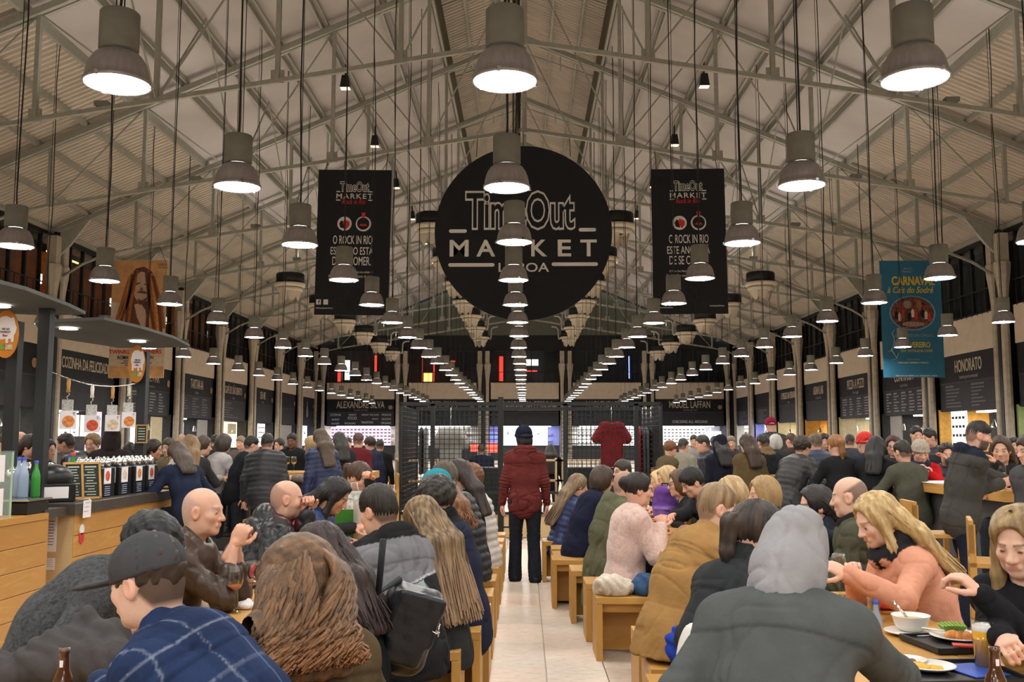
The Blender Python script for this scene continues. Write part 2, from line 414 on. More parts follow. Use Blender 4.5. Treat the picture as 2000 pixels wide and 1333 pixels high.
def stall(loc, rz, Wd, sign, label, size=.62, sub='', menu=0, walls='white', seed=0, extras=()):
    r = random.Random(seed)
    t = thing('stall_front', label, 'food stall', loc, rz, 'food stalls round the hall')
    h = Wd/2; w0 = h-.62
    sb = MB().box((0,.16,4.30), (w0*2+.1,.12,1.0)).build('sign_board', m_dark, t)
    MB().box((0,.09,3.74), (w0*2,.01,.012)).build('rule_line', m_dim, sb)
    if sign: text(sign, size, m_cream, sb, (0,.095,4.33), sx=.58, bold=.005)
    if sub: text(sub, .2, m_grey, sb, (0,.095,3.93), sx=.8, shear=.2)
    e = MB().disc((0,0,0), .17, 16).build('round_emblem', mat('emblem_copper', (.4,.24,.14), .6), sb, (w0-.25,.08,4.15)); e.rotation_euler = (PI/2,0,0)
    mbd = MB().box((0,.18,3.23), (w0*2+.1,.12,1.14)).build('menu_board', m_menu, t)
    if menu:
        for c in range(menu):
            x = -w0+.3 + (c+.5)*(2*w0-.6)/menu
            mm = MB()
            for k in range(7):
                L = r.uniform(.3,.8)*(2*w0-.6)/menu*.85
                mm.box((x-((2*w0-.6)/menu*.85-L)/2, .11, 3.62-k*.13), (L,.01,.05 if k else .075))
            mm.build('menu_lines', m_grey if menu > 3 else m_dim, mbd)
    # interior
    MB().box((0,2.6,1.35), (w0*2+.9,.08,2.8)).build('rear_wall', stall_wall[walls], t)
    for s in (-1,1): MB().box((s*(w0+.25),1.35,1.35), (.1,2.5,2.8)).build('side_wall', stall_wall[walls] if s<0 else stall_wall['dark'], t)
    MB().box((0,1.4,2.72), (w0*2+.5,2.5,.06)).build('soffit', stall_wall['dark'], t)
    MB().box((0,1.5,2.66), (w0*1.6,.5,.05)).build('ceiling_light', L_WHITE, t)
    MB().box((0,.55,.55), (w0*2+.2,.6,1.1)).box((0,.5,1.12),(w0*2+.3,.75,.05)).build('serving_counter', m_ctr, t)
    sh = MB()
    for z in (1.5,2.0): sh.box((w0*.4,2.45,z), (w0*.9,.25,.03))
    sh.build('shelf', m_chrome, t)
    for k in range(6):
        z = 1.5 if k < 3 else 2.0
        MB().lathe([(0,0),(.045,0),(.045,.2),(.018,.27),(.018,.34),(0,.34)], 8, (w0*.4-w0*.35+(k%3)*w0*.3,2.43,z+.015)).build('bottle', m_bot[(k+seed)%3], t)
    for (kind, x, y, z, sx_, sz) in extras:
        m = {'w': m_scrW, 'b': m_scrB, 'y': m_scrY, 'p': m_scrP, 'o': stall_wall['orange'], 'g': stall_wall['green'], 'd': stall_wall['dark'], 'c': stall_wall['cream'], 'n': m_neonB, 's': stall_wall['grey']}[kind]
        q = MB().box((x,y,z), (sx_,.05,sz)).build('menu_panel' if kind in 'wyp' else 'partition', m, t)
        if kind in 'wp' and sx_ > .5:
            mm = MB()
            for i in range(int(sx_/.3)):
                for k in range(5): mm.box((x-sx_/2+.17+i*.3, y-.03, z+sz*.36-k*sz*.17), (.19,.01,sz*.05))
            mm.build('menu_lines', m_menu, q)
    for k in range(2):
        x = -w0*.5 + k*w0*.9
        p = MB().tube([(x,.5,2.7),(x,.5,2.2)], .008, 5).build('pendant', m_black, t)
        MB().lathe([(.03,2.28),(.12,2.05),(.125,2.0)], 12, (x,.5,0)).build('pendant_shade', m_chrome, p)
        MB().lathe([(0,2.0),(.05,2.03),(.06,2.08),(.03,2.13)], 8, (x,.5,0)).build('bulb', L_WHITE, p)
    return t
SX = XW+.12
Lb = [('', '', 0, 'green', 'dark stall front at the near end of left wall with yellow lit shelves', [('y',-1.2,1.6,1.7,1.0,1.9),('w',-2.3,.4,1.75,.7,1.0),('c',1.6,.3,1.3,.5,2.6)]),
 ('COZINHA DA FELICIDADE', '', 0, 'white', 'black stall front behind the hanging food pictures, long cream lettering', [('w',-1.5,.4,2.1,.55,.8),('w',-.8,.4,2.1,.55,.8),('w',-.1,.4,2.1,.55,.8),('y',.6,.4,2.1,.45,.8),('p',1.7,.5,1.6,1.3,2.2)]),
 ('MONTE MAR', 'frescos e mariscos', 4, 'white', 'black stall front behind the orange tribute poster, speckled white pillar', [('b',-1.4,.4,1.9,1.4,1.0),('c',1.5,.3,1.3,1.3,2.6),('w',.2,.4,1.6,.4,.5)]),
 ('TARTAR-IA', 'Tartares', 3, 'dark', 'black stall front with small lit screen, hyphenated cream lettering', [('b',-1.3,.4,2.15,.7,.55),('s',1.6,.3,1.3,1.5,2.6)]),
 ('CAFÉ DE SÃO BENTO', 'Carnes', 1, 'cream', 'black stall front with glowing cream menu wall on left side', [('y',0,.5,1.8,4.2,1.6),('c',1,.45,2.2,1.6,.6)]),
 ('SEA ME', 'Peixes', 0, 'white', 'black stall front with short two word lettering on left side', [('w',.9,.4,1.7,1.6,1.8),('w',-1.9,.4,1.9,.5,1.4)]),
 ('', '', 0, 'dark', 'unlettered dark stall front with closed grey shutter on left side', [('s',0,.3,1.3,4.6,2.6)]),
 ('', '', 0, 'blue', 'dark stall front with white bottle mark in the left corner', [('b',1.0,.5,1.9,1.9,1.5),('w',-1,.5,1.7,1.0,1.7)])]
for k, (sg, sub, mn, wl, lb, ex) in enumerate(Lb):
    t = stall((-SX, Y0+BAY*(k-.5), 0), PI/2, BAY, sg, lb, .66 if len(sg) < 14 else .58, sub, mn, wl, k, ex)
    if k == 7:
        bm_ = MB().lathe([(0,3.3),(.26,3.3),(.3,3.5),(.28,3.9),(.1,4.2),(.09,4.5),(0,4.5)], 12, (0,.6,0)).build('bottle_mark', m_grey, t); bm_.scale = (1,.1,1)
Rb = [('', '', 0, 'green', 'dark stall front at the near end of right wall with pale green wall', [('s',1.6,.4,1.3,1.6,2.6)]),
 ('HONORATO', 'hamburgueria artesanal', 2, 'orange', 'black stall front right of the blue banner, short cream lettering', [('w',-1.6,.4,1.7,1.3,2.0),('d',.2,1.2,1.4,2.0,2.4)]),
 ('CONFRARIA', 'Sushi Market', 5, 'dark', 'black stall front partly hidden below the blue banner', [('s',-1.7,.35,1.4,1.3,2.5),('w',.6,.6,1.9,1.6,.14),('o',-.5,1.4,1.4,.8,2.4)]),
 ('PIZZA A PEZZI', 'Pizza al taglio', 4, 'cream', 'black stall front with dense white menu lines left of the blue banner', [('c',-1.7,.4,1.4,1.5,2.5),('w',1.1,.6,1.6,1.2,.22),('d',.7,1.5,1.4,2.4,2.4)]),
 ('ASIAN LAB', 'Cozinha asiatica', 0, 'orange', 'black stall front with glowing orange interior', [('o',0,1.2,1.4,4.2,2.5)]),
 ('O PREGO DA PEIXARIA', 'Pregos', 0, 'cream', 'black stall front with long lettering and bright bottle shelf', [('w',1.4,.5,1.7,1.2,1.8),('y',-.9,1.2,1.8,1.6,1.6)]),
 ('', '', 1, 'blue', 'unlettered dark stall front with violet lit wall on right side', [('b',0,.6,1.8,4.0,1.7)]),
 ('', '', 1, 'white', 'unlettered dark stall front in the right corner with round wall mark', [('w',-1,.5,1.8,1.6,1.7),('c',1.4,.5,1.8,1.4,1.7)])]
for k, (sg, sub, mn, wl, lb, ex) in enumerate(Rb):
    stall((SX, Y0+BAY*(k-.5), 0), -PI/2, BAY, sg, lb, .66 if len(sg) < 14 else .58, sub, mn, wl, k+20, ex)
Bb = [('ALEXANDRE SILVA', 'Cozinha de Chef', 4, 'white', 'black stall front on the back wall, next to the left corner', [('p',0,.4,1.85,4.8,1.5)]),
 ('ASIER SILVA', 'Cozinha de Chef', 4, 'white', 'black stall front on the back wall behind the mesh cage, left of centre', [('w',-1.2,.4,1.85,1.6,1.5),('p',1.2,.4,1.2,1.6,.9)]),
 ('HENRIQUE SA PESSOA', 'Cozinha de Chef', 0, 'blue', 'black stall front at the centre of the back wall', [('b',0,.5,1.8,3.6,1.6),('n',-1.2,.3,2.2,.12,.5),('n',.8,.3,2.2,.6,.1)]),
 ('MARLENE VIEIRA', 'Cozinha de Chef', 0, 'white', 'black stall front on the back wall behind the red shirt', [('w',0,.4,1.85,4.8,1.5)]),
 ('MIGUEL LAFFAN', 'Cozinha de Chef', 0, 'white', 'black stall front on the back wall, next to the right corner', [('w',-.6,.4,1.85,3.6,1.5),('b',1.9,.45,1.75,1.2,1.0)])]
for k, (sg, sub, mn, wl, lb, ex) in enumerate(Bb):
    t = stall(((k-2)*6.52, YB+.12, 0), 0, 6.5, sg, lb, .78, sub, 0, wl, k+40, ex)
    if k == 0:
        for (s_, x, z, sz) in (('COZINHA', -2.2,3.55,.26), ('MARKET', -.7,3.55,.22), ('FOOD', -.7,3.28,.34), ('WINE BY THE GLASS', .85,3.55,.2), ('PRODUCE', 2.3,3.55,.22), ('saudável',-2.2,3.2,.24), ('mercado',-2.2,2.88,.24), ('ORGANIC',2.3,2.9,.24), ('DELICIOUS',2.3,3.22,.2), ('TRADITION',.6,2.95,.24), ('BACALHAU',-.9,2.88,.22), ('seasons',1.3,3.25,.2)):
            text(s_, sz, m_white, t, (x*.9,.1,z), sx=.75)
    if k == 4: text('CHECKING ALL AROUND', .3, m_white, t, (0,.1,3.0), sx=.8)
    if k == 4:
        pts = [(1.3+.35*math.cos(a),.35,1.95+.35*math.sin(a)) for a in np.linspace(2.2,6.6,14)] + [(1.66,.35,2.5)]
        MB().tube(pts, .05, 6).build('neon_tube', m_neonB, t)

# ---- parapet and gallery glazing per bay
def gallery(parent_wall, loc, rz, Wd, back='dark', seed=0, strips=()):
    h = Wd/2-.62
    par = MB().box((0,.14,5.45), (h*2+.12,.16,1.3)).build('parapet', m_beige, parent_wall, loc); par.rotation_euler = (0,0,rz)
    fr = MB()
    n = 5
    for i in range(n+1): fr.box((-h+i*2*h/n,.22,7.4), (.09,.12,2.6))
    for z in (6.15,8.68): fr.box((0,.22,z), (h*2+.1,.12,.1))
    fr.box((0,.06,6.95),(h*2,.03,.04))
    for i in range(12): fr.box((-h+(i+.5)*h/6,.06,6.5),(.025,.025,.9))
    fr.box((0,.25,9.3),(h*2+1.2,.1,1.2))
    o = fr.build('window_frame', m_black, par); 
    for i in range(n):
        q = MB().box((-h+(i+.5)*2*h/n,.24,7.4),(2*h/n-.1,.015,2.5)).build('pane', m_glass, par)
    b = MB().box((0,2.6,7.5),(h*2+1.2,.08,2.9)).build('inner_wall', m_brick if back == 'brick' else m_gal, par)
    for (m, x, z, sx_, sz) in strips:
        MB().box((x,1.2,z),(sx_,.06,sz)).build('lit_strip', m, par)
WL, WR = bpy.data.objects['wall_left'], bpy.data.objects['wall_right']
m_warm = lit('gallery_warm_light', (1,.45,.12), 5); m_gw = lit('gallery_white_light', (.9,.9,.8), 3); m_teal = mat('gallery_teal', (.10,.16,.17), .6)
for k in range(-1, 7):
    y = Y0+BAY*(k+.5)
    st = []
    if k in (0,1,2,3): st = [(m_warm, 0, 8.5, 2.5, .06), (m_gw, -1.7, 7.4, .25, .35)]
    gallery(WL, (-SX,y,0), PI/2, BAY, 'brick' if k in (0,1,2,3) else 'dark', k, st)
    gallery(WR, (SX,y,0), -PI/2, BAY, 'dark', k, [(m_gw, 1.2, 8.0, .15, .2)] if k == 1 else [])
for k in range(5):
    st = {0: [(m_scrR,-1.9,7.2,.35,1.9),(m_gw,-1.3,7.2,.4,1.6),(m_scrR,1.0,7.3,.2,2.2)], 1: [(m_scrR,-1.7,7.2,.12,2.1),(m_scrR,-.8,7.3,.1,2.1),(m_warm,-1.3,6.6,.7,.7),(m_scrR,.6,7.9,.6,.1)], 2: [(m_scrR,-1.9,7.3,.32,2.0),(m_gw,.6,7.8,1.0,.5),(m_scrR,.3,7.1,1.4,.12)], 3: [(m_neonB,1.9,7.4,.1,1.8)], 4: []}[k]
    gallery(wb, ((k-2)*6.52,YB+.12,0), 0, 6.52, 'dark', k, st)
# ================================================================== PENDANT LAMPS
m_house = mat('lamp_housing', (.19,.19,.16), .7, var=.1, bump=.2, bscale=90)
m_refl = mat('lamp_reflector', (.36,.34,.34), .38, .55, var=.12, vscale=5, stretch=(6,6,.4))
m_lampglass = mat('lamp_glass', (1,1,1), .4, emit=(1,.975,.925), es=LAMP_E)
m_cable = mat('cable', (.015,.014,.013), .6)
m_inner = mat('lamp_glow', (1,.95,.85), .4, emit=(1,.95,.85), es=4)
LZ = 4.285
hou = MB().lathe([(0,.575),(.142,.575),(.15,.565),(.15,.275),(.142,.262),(.0,.262)], 24).mesh('housing', m_house)
rfl = MB().lathe([(.105,.258),(.140,.250),(.178,.222),(.206,.180),(.226,.130),(.239,.075),(.245,.032),(.257,.022),(.258,0),(.246,-.004),(.236,.02),(.21,.09)], 28).mesh('reflector', m_refl)
gls = MB().disc((0,0,.006), .238, 28, flip=True).mesh('lamp_glass', m_lampglass)
rng_ = MB().lathe([(.098,.225),(.098,.272)], 20).mesh('glow_ring', m_inner)
clp = MB().box((0,.255,.01),(.03,.02,.03)).box((.22,-.128,.01),(.03,.03,.03)).box((-.22,-.128,.01),(.03,.03,.03)).mesh('clip', m_chrome)
far = MB(); far.lathe([(0,.575),(.15,.57),(.15,.262)], 10); far.cur = 1; far.lathe([(.105,.258),(.178,.222),(.226,.13),(.245,.03),(.258,0)], 12); far.cur = 2; far.disc((0,0,.006), .24, 12, flip=True)
far.cur = 3; far.tube([(0,0,.57),(0,0,5.2)], .008, 4)
far = far.mesh('pendant_lamp', [m_house, m_refl, m_lampglass, m_cable])
ROWS = [(-.17, 'in the centre row'), (-3.13, 'in the row left of centre'), (3.02, 'in the row right of centre'), (-7.2, 'in the second row left of centre'), (7.08, 'in the second row right of centre'), (-11.25, 'in the outermost left row'), (11.15, 'in the outermost right row')]
CARD = ['nearest','second nearest','third nearest','fourth nearest','fifth nearest','sixth nearest','seventh nearest','eighth nearest','ninth nearest','tenth nearest','eleventh nearest','twelfth nearest']
for ri, (rx, rl) in enumerate(ROWS):
    first = [0,0,0,1,2,4,4][ri]; cnt = 0
    for i in range(-5, 22):
        y = 7.25 + 3.07*i
        jx = random.Random(ri*100+i).uniform(-.03,.03); jz = random.Random(ri*37+i).uniform(-.02,.02)
        ztop = ZR(rx) + (1.37 if abs(rx) < 1 else .372 if abs(rx) < 11.2 else .31)
        if 0 <= i < 12:
            nm = CARD[i-first] if 0 <= i-first < 12 else 'outside the frame'
            t = thing('pendant_lamp', ('grey pendant lamp, %s %s' % (nm, rl)) if i >= first else 'lamp beyond the picture edge %s, %s' % (rl, CARD[i]), 'pendant lamp', (rx+jx, y, LZ+jz), random.Random(i+ri).uniform(0,6), 'high bay pendant lamps')
            link('housing', hou, t); r_ = link('reflector', rfl, t); link('clip', clp, r_); link('lamp_glass', gls, t); link('glow_ring', rng_, t)
            h = ztop - LZ
            rr = random.Random(ri*53+i)
            pts = [(0,0,.57),(.01,0,.75)] + [(rr.uniform(-.03,.03), rr.uniform(-.03,.03), .57+(h-.57)*k/6) for k in range(1,6)] + [(rr.uniform(-.05,.05),0,h)]
            MB().tube(pts, .011, 5).build('cable', m_cable, t)
            MB().tube([(.04,.02,.57),(.05,.03,h)], .006, 4).build('suspension_wire', m_cable, t)
        else:
            o = link('pendant_lamp', far, None, (rx+jx, y, LZ+jz))
            tag(o, ('far lamp %s, %s to back wall' % (rl, CARD[21-i])) if i >= 12 else 'pendant lamp behind the viewer %s, %s' % (rl, CARD[-1-i]), 'pendant lamp', 'far high bay pendant lamps '+rl)
# ================================================================== HANGING SIGNS AND BANNERS
m_signblk = mat('sign_black', (.010,.011,.015), .75, var=.1)
m_red = mat('print_red', (.55,.03,.025), .7); m_yel = mat('print_yellow', (.62,.42,.03), .7)
m_blue = mat('banner_blue', (.025,.14,.24), .75, var=.06, vscale=2)
m_facade = mat('print_charcoal', (.05,.055,.065), .7)
m_wirec = mat('hanging_wire', (.05,.05,.045), .5)
def front(poly_pts, d=.012): return MB().prism(poly_pts, d, Matrix.Rotation(PI/2,4,'X'))
def circ(cx, cz, rx, rz=None, n=28): return [(cx+rx*math.cos(2*PI*k/n), cz+(rz or rx)*math.sin(2*PI*k/n)) for k in range(n)]
class Board:
    """Flat sign facing the camera side (-y); pixel offsets of the photograph become metres on its face."""
    def __init__(s, name, label, cat, px, py, Y, group=None, rz=0):
        s.c = at(px, py, Y); s.px, s.py = px, py
        s.k = (s.c - Vector((0,0,CAMZ))).dot(_f)/F
        s.t = thing(name, label, cat, s.c, rz, group); s.lay = 0
    def P(s, x, y): return ((x-s.px)*s.k, -(y-s.py)*s.k)
    def txt(s, body, x, y, w, h, m, bold=0, y0=-.05, base=None, parent=None, shear=0, sp=1.0):
        a, b = s.P(x, y); return text(body, 1, m, parent or s.t, (a, y0, b), bold=bold, fit=(w*s.k, h*s.k), base=base, ext=.003, shear=shear, sp=sp)
    def poly(s, name, pts, m, y0=-.045, d=.006, parent=None):
        o = front([s.P(*p) for p in pts], d).build(name, m, parent or s.t); o.location.y = y0; return o
    def bar(s, x0, x1, y, th, m, y0=-.05):
        r = th/2; pts = [(x1-r+r*math.cos(a), y+r*math.sin(a)) for a in np.linspace(-PI/2,PI/2,6)] + [(x0+r-r*math.cos(a), y-r*math.sin(a)) for a in np.linspace(-PI/2,PI/2,6)]
        return s.poly('print_bar', pts, m, y0)
    def hang(s, xs, ytop, ztop):
        for x in xs:
            a, b = s.P(x, ytop); MB().tube([(a,0,b-.03),(a,min(TRUSSY,key=lambda q: abs(q-s.c.y))-s.c.y,ZB(s.c.x+a)-s.c.z)], .012, 5).build('hanging_wire', m_wirec, s.t)
B = Board('round_sign', 'huge round black market sign hanging at the centre of the hall', 'sign', 1022, 455, 26.55)
front(circ(0,0,173*B.k,n=96), .09).build('disc', m_signblk, B.t)
B.txt('TimeOut', 1016, 411, 214, 78, m_white, bold=.055, base=.045, y0=-.052)
B.txt('TimeOut', 1016, 411, 214, 78, m_signblk, bold=.012, base=.045, y0=-.058)
for ch_, x_, w_ in (('M',897,37),('A',949,37),('R',1001,28),('K',1053,31),('E',1102,26),('T',1149,32)): B.txt(ch_, x_, 486, w_, 33, m_white, bold=.02)
B.txt('LISBOA', 1023, 524, 98, 18, m_white, bold=.01)
for x0, x1, y in ((877,912,452),(1130,1164,450),(876,966,519),(1077,1167,518)): B.bar(x0,x1,y,7,m_white)
B.hang((930,1022,1115), 300, 11.0)
def rock_banner(px, py, label, rot):
    B = Board('hanging_banner', label, 'banner', px, py, 26.75, 'tall black banners beside the round sign')
    o = MB().box((0,0,0), (144*B.k, .03, 288*B.k)).build('cloth', m_signblk, B.t)
    T = lambda b, x, y, w, h, m, **k: B.txt(b, px+x, py+y, w, h, m, y0=-.022, **k)
    T('TimeOut', 0, -110, 57, 21, m_white, bold=.05, base=.04); B.txt('TimeOut', px, py-110, 57, 21, m_signblk, bold=.0, base=.04, y0=-.027)
    T('MARKET', 0, -91, 71, 10, m_white, bold=.006, sp=1.2)
    for a, b_, y in ((-36,-28,-100),(28,36,-100),(-36,-27,-83),(27,36,-83)): B.bar(px+a, px+b_, py+y, 2, m_white, -.022)
    T('Rock in Rio', -1, -80, 46, 10, m_red, bold=.006, shear=.25)
    ic = B.poly('round_icon', circ(px-18,py-36,14), m_white, -.02)
    B.poly('icon_mark', [(px-28,py-36),(px-24,py-42),(px-18,py-39),(px-18,py-26),(px-26,py-28)], m_signblk, -.026, parent=ic)
    B.poly('icon_mark', [(px-18,py-44),(px-8,py-39),(px-8,py-32),(px-14,py-25),(px-18,py-30),(px-21,py-37)], m_red, -.028, parent=ic)
    ic = B.poly('ring_icon', circ(px+19,py-36,15), m_white, -.02)
    B.poly('icon_mark', circ(px+19,py-36,12), m_signblk, -.025, parent=ic)
    B.poly('icon_mark', [(px+11,py-32),(px+15,py-36),(px+19,py-34),(px+23,py-36),(px+27,py-32),(px+19,py-31)], m_red, -.03, parent=ic)
    B.poly('icon_mark', [(px+15,py-58),(px+23,py-58),(px+22,py-50),(px+19,py-46),(px+16,py-50)], m_red, -.03, parent=ic)
    T('O ROCK IN RIO', -1, -4, 77, 17, m_white, bold=.004); T('ESTE ANO ESTÁ', -2, 16, 83, 19, m_white, bold=.004); T('DE SE COMER.', -2, 38, 75, 17, m_white, bold=.004)
    T('O Time Out Market traz mais uma edição do', 0, 60, 80, 5, m_white, shear=.2); T('Rock in Rio com os sabores de Lisboa.', 0, 68, 92, 5, m_white, shear=.2)
    for x in (-64,-50): q = B.poly('social_icon', [(px+x-4.5,py+114),(px+x+4.5,py+114),(px+x+4.5,py+124),(px+x-4.5,py+124)], m_white, -.02)
    T('f', -63, 119, 4, 8, m_signblk, bold=.03); T('#timeoutmarketlisboa', -52, 131, 33, 3, m_white)
    T('www.timeoutmarket.com', 50, 128, 28, 3.5, m_white)
    # faint facade drawing at the foot
    def ln(pts):
        for a, b_ in zip(pts[:-1], pts[1:]):
            p, q = B.P(px+a[0],py+a[1]), B.P(px+b_[0],py+b_[1]); mb = MB().beam((p[0],0,p[1]),(q[0],0,q[1]), .004, .018, (0,1,0)); fac.append(mb)
    fac = []
    ln([(-22,140),(-22,112),(-12,112),(-12,106),(-5,98),(0,90),(5,98),(12,106),(12,112),(22,112),(22,140)]); ln([(-8,140),(-8,120),(-4,115),(4,115),(8,120),(8,140)]); ln([(-28,140),(-28,122),(-22,122)]); ln([(28,140),(28,122),(22,122)]); ln([(-5,106),(0,102),(5,106),(0,110),(-5,106)])
    mb = MB()
    for q in fac: mb.add(q.v, q.f)
    o = mb.build('facade_drawing', m_facade, B.t); o.location.y = -.022
    B.hang((px-60,px+60), py-140, ZB(abs(B.c.x)))
    B.t.rotation_euler = (0,rot,0)
rock_banner(690, 473, 'tall black banner with red and white print hanging left of the round sign', .012)
rock_banner(1346, 471, 'tall black banner with red and white print hanging right of the round sign', -.008)
# blue carnival banner
B = Board('carnival_banner', 'tall blue carnival banner with yellow lettering and rope framed oval picture', 'banner', 1781, 623, 32.3)
MB().box((0,0,0), (118*B.k,.03,230*B.k)).build('cloth', m_blue, B.t)
Q = lambda b, x, y, w, h, m, **k: B.txt(b, x, y, w, h, m, y0=-.022, **k)
Q('TIME OUT', 1776, 524, 16, 4, m_grey); Q('MARKET', 1776, 530, 20, 4, m_grey)
Q('CARNAVAL', 1786, 548, 84, 18, m_yel, bold=.03); Q('à Cais do Sodré', 1780, 566, 90, 13, m_yel, bold=.01, shear=.3)
m_oval = mat('oval_picture', (.16,.045,.03), .6, var=.95, vscale=9)
ov = B.poly('oval_picture', circ(1782,612,41,31), m_oval, -.02)
for (x,y,w,h,c) in ((1772,595,16,16,(.25,.2,.17)),(1795,596,10,18,(.3,.13,.03)),(1782,634,44,10,(.3,.2,.17)),(1760,600,10,20,(.28,.05,.03))):
    B.poly('picture_shape', circ(x,y,w/2,h/2,16), mat('pic_%d%d'%(x,y), c, .7, var=.4, vscale=20), -.026, parent=ov)
for i in range(11):
    x = 1750+i*6.4; y = 612+4*math.sin(i*2.1)
    B.poly('picture_figure', [(x-2.5,y+12),(x-3,y),(x,y-5),(x+3,y),(x+2.5,y+12)], [m_signblk, m_cream, m_red, m_facade][i%4], -.03, parent=ov)
rope = MB()
for k in range(64):
    a = 2*PI*k/64; p = B.P(1782+42.5*math.cos(a), 612+32.5*math.sin(a)); q = B.P(1782+44.5*math.cos(a+.06), 612+34.5*math.sin(a+.06))
    rope.beam((p[0],0,p[1]),(q[0],0,q[1]),.01,.03,(0,1,0))
o = rope.build('rope_border', m_white, B.t); o.location.y = -.024; o['kind'] = 'stuff'
Q('Uma FESTA TODOS COMO CONVIDADOS', 1784, 656, 76, 6, m_grey); Q('10 FEVEREIRO', 1784, 674, 60, 11, m_yel, bold=.02); Q('22H. ENTRADA LIVRE', 1787, 686, 62, 5, m_yel)
Q('COM A BANDA', 1780, 703, 26, 3, m_grey); Q('MARCHAS, SAMBAS E MÚSICA', 1780, 709, 58, 4, m_white); Q('MERCADO DA RIBEIRA, AV. 24 DE JULHO, LISBOA', 1785, 735, 80, 3, m_white)
an = MB()
def seg(pts, th=.02):
    for a, b_ in zip(pts[:-1], pts[1:]):
        p, q = B.P(*a), B.P(*b_); an.beam((p[0],0,p[1]),(q[0],0,q[1]),.006,th,(0,1,0))
seg([(1746,644),(1741,652),(1745,662),(1742,676),(1738,684)]); seg([(1738,683),(1748,700)],.03); seg([(1733,688),(1743,682)],.03)
seg([(1738,704),(1748,701),(1752,690)],.03)
o = an.build('anchor_print', m_white, B.t); o.location.y = -.024
B.hang((1730,1830), 510, ZB(abs(B.c.x))-.1)
# orange concert poster
m_or = mat('poster_orange', (.62,.33,.14), .75, var=.2, vscale=3); m_pc = mat('poster_cream', (.62,.50,.38), .75, var=.1)
B = Board('concert_poster', 'tall orange and cream concert poster with a printed portrait, behind the left canopy', 'poster', 270, 623, 34.0)
MB().box((0,0,0), (108*B.k,.03,232*B.k)).build('sheet', m_pc, B.t)
B.poly('orange_top', [(216,508),(324,508),(324,560),(300,600),(216,590)], m_or, -.018)
B.poly('orange_foot', [(217,716),(324,716),(324,738),(217,738)], m_or, -.018)
m_hairp = [mat('print_rust', (.35,.11,.03), .7, var=.3, vscale=12), mat('print_auburn', (.52,.20,.05), .7, var=.3, vscale=12), mat('print_umber', (.13,.05,.03), .7)]
m_facep = mat('print_skin', (.52,.36,.25), .7, var=.1, vscale=10)
hm = B.poly('printed_hair', [(247,560),(250,540),(262,524),(278,520),(294,530),(303,552),(310,600),(312,645),(300,668),(240,668),(230,640),(236,600)], m_hairp[2], -.022)
for i in range(22):
    a = i/21; x0 = 252+46*a; y0 = 540-16*math.sin(PI*a); x1 = 222+100*a; y1 = 650+8*math.sin(i*1.7)
    if .32 < a < .66: continue
    m = m_hairp[i%3]; B.poly('printed_lock', [(x0-3,y0),(x0+3,y0),((x0+x1)/2+5*math.sin(i)+3,(y0+y1)/2),(x1+3,y1),(x1-3,y1),((x0+x1)/2+5*math.sin(i)-3,(y0+y1)/2)], m, -.026-.001*(i%3), parent=hm)
fc = B.poly('printed_face', [(259,560),(262,540),(272,530),(284,532),(292,545),(294,565),(290,585),(280,594),(270,592),(262,580)], m_facep, -.032)
for pts in ([(264,554),(273,552),(273,554),(264,557)], [(280,554),(290,556),(289,558),(280,556)], [(266,572),(274,568),(284,570),(288,575),(277,573)], [(268,584),(278,588),(288,580),(284,594),(272,596)], [(275,560),(278,566),(274,567)]):
    B.poly('printed_feature', pts, m_hairp[2], -.036, parent=fc)
B.poly('printed_hand', [(262,595),(274,592),(284,606),(290,640),(280,645),(268,620)], m_facep, -.034)
B.txt('LISBOA', 315, 516, 18, 4, m_facade, y0=-.024); B.txt('AULA MAGNA', 316, 522, 20, 3, m_facade, y0=-.024)
B.txt('TWINKLE BROTHERS', 267, 688, 103, 8, m_red, bold=.03, y0=-.024); B.txt('ROMAN BAND ZION', 268, 699, 70, 7, m_signblk, bold=.02, y0=-.024)
for i, w in enumerate((50,60,44,30)): B.bar(270-w/2, 270+w/2, 706+i*4, 1.6, m_facade, -.024)
B.hang((220,320), 510, ZB(abs(B.c.x))-.2)

# ================================================================== AIR DIFFUSERS HUNG FROM THE TRUSSES
m_dcream = mat('diffuser_cream', (.62,.55,.44), .6); m_duct = mat('duct_zinc', (.45,.43,.38), .4, .5)
drum = MB().lathe([(0,.55),(.56,.55),(.58,.5),(.58,.12),(0,.12)], 24).mesh('drum', m_black)
ring1 = MB().lathe([(.2,.13),(.66,.13),(.68,.08),(.64,.0),(.55,-.03),(.2,-.02)], 24).mesh('collar_ring', m_dcream)
ring2 = MB().lathe([(.2,-.05),(.52,-.05),(.54,-.10),(.50,-.2),(.2,-.19)], 24).mesh('lower_ring', m_dcream)
petal = MB()
V = []; fs = []
for i in range(5):
    for j in range(4):
        a = (i-2)*.22; zz = -.19-j*.13; r = .46-.03*j; w = [1,1.05,.9,.35][j]
        V.append((r*math.cos(a*w), r*math.sin(a*w), zz))
for i in range(4):
    for j in range(3): fs.append((i*4+j, i*4+j+1, (i+1)*4+j+1, (i+1)*4+j))
n0 = len(V); V += [(x*.93,y*.93,z) for x,y,z in V]; fs += [tuple(q+n0 for q in f[::-1]) for f in fs]
petal.smooth = True; petal.add(V, fs); petal = petal.mesh('petal', m_dcream)
duct = MB().tube([(.75,0,-.02),(.78,0,.15),(.8,0,.7),(.95,0,.85),(1.3,0,.9)], .06, 8).tube([(.6,.1,.05),(.75,.0,-.02)], .05, 8).mesh('duct', m_duct)
rod = MB().tube([(.3,0,.5),(.3,0,1.9)], .02, 5).tube([(-.3,0,.5),(-.3,0,1.9)], .02, 5).mesh('hanger_rod', m_steel)
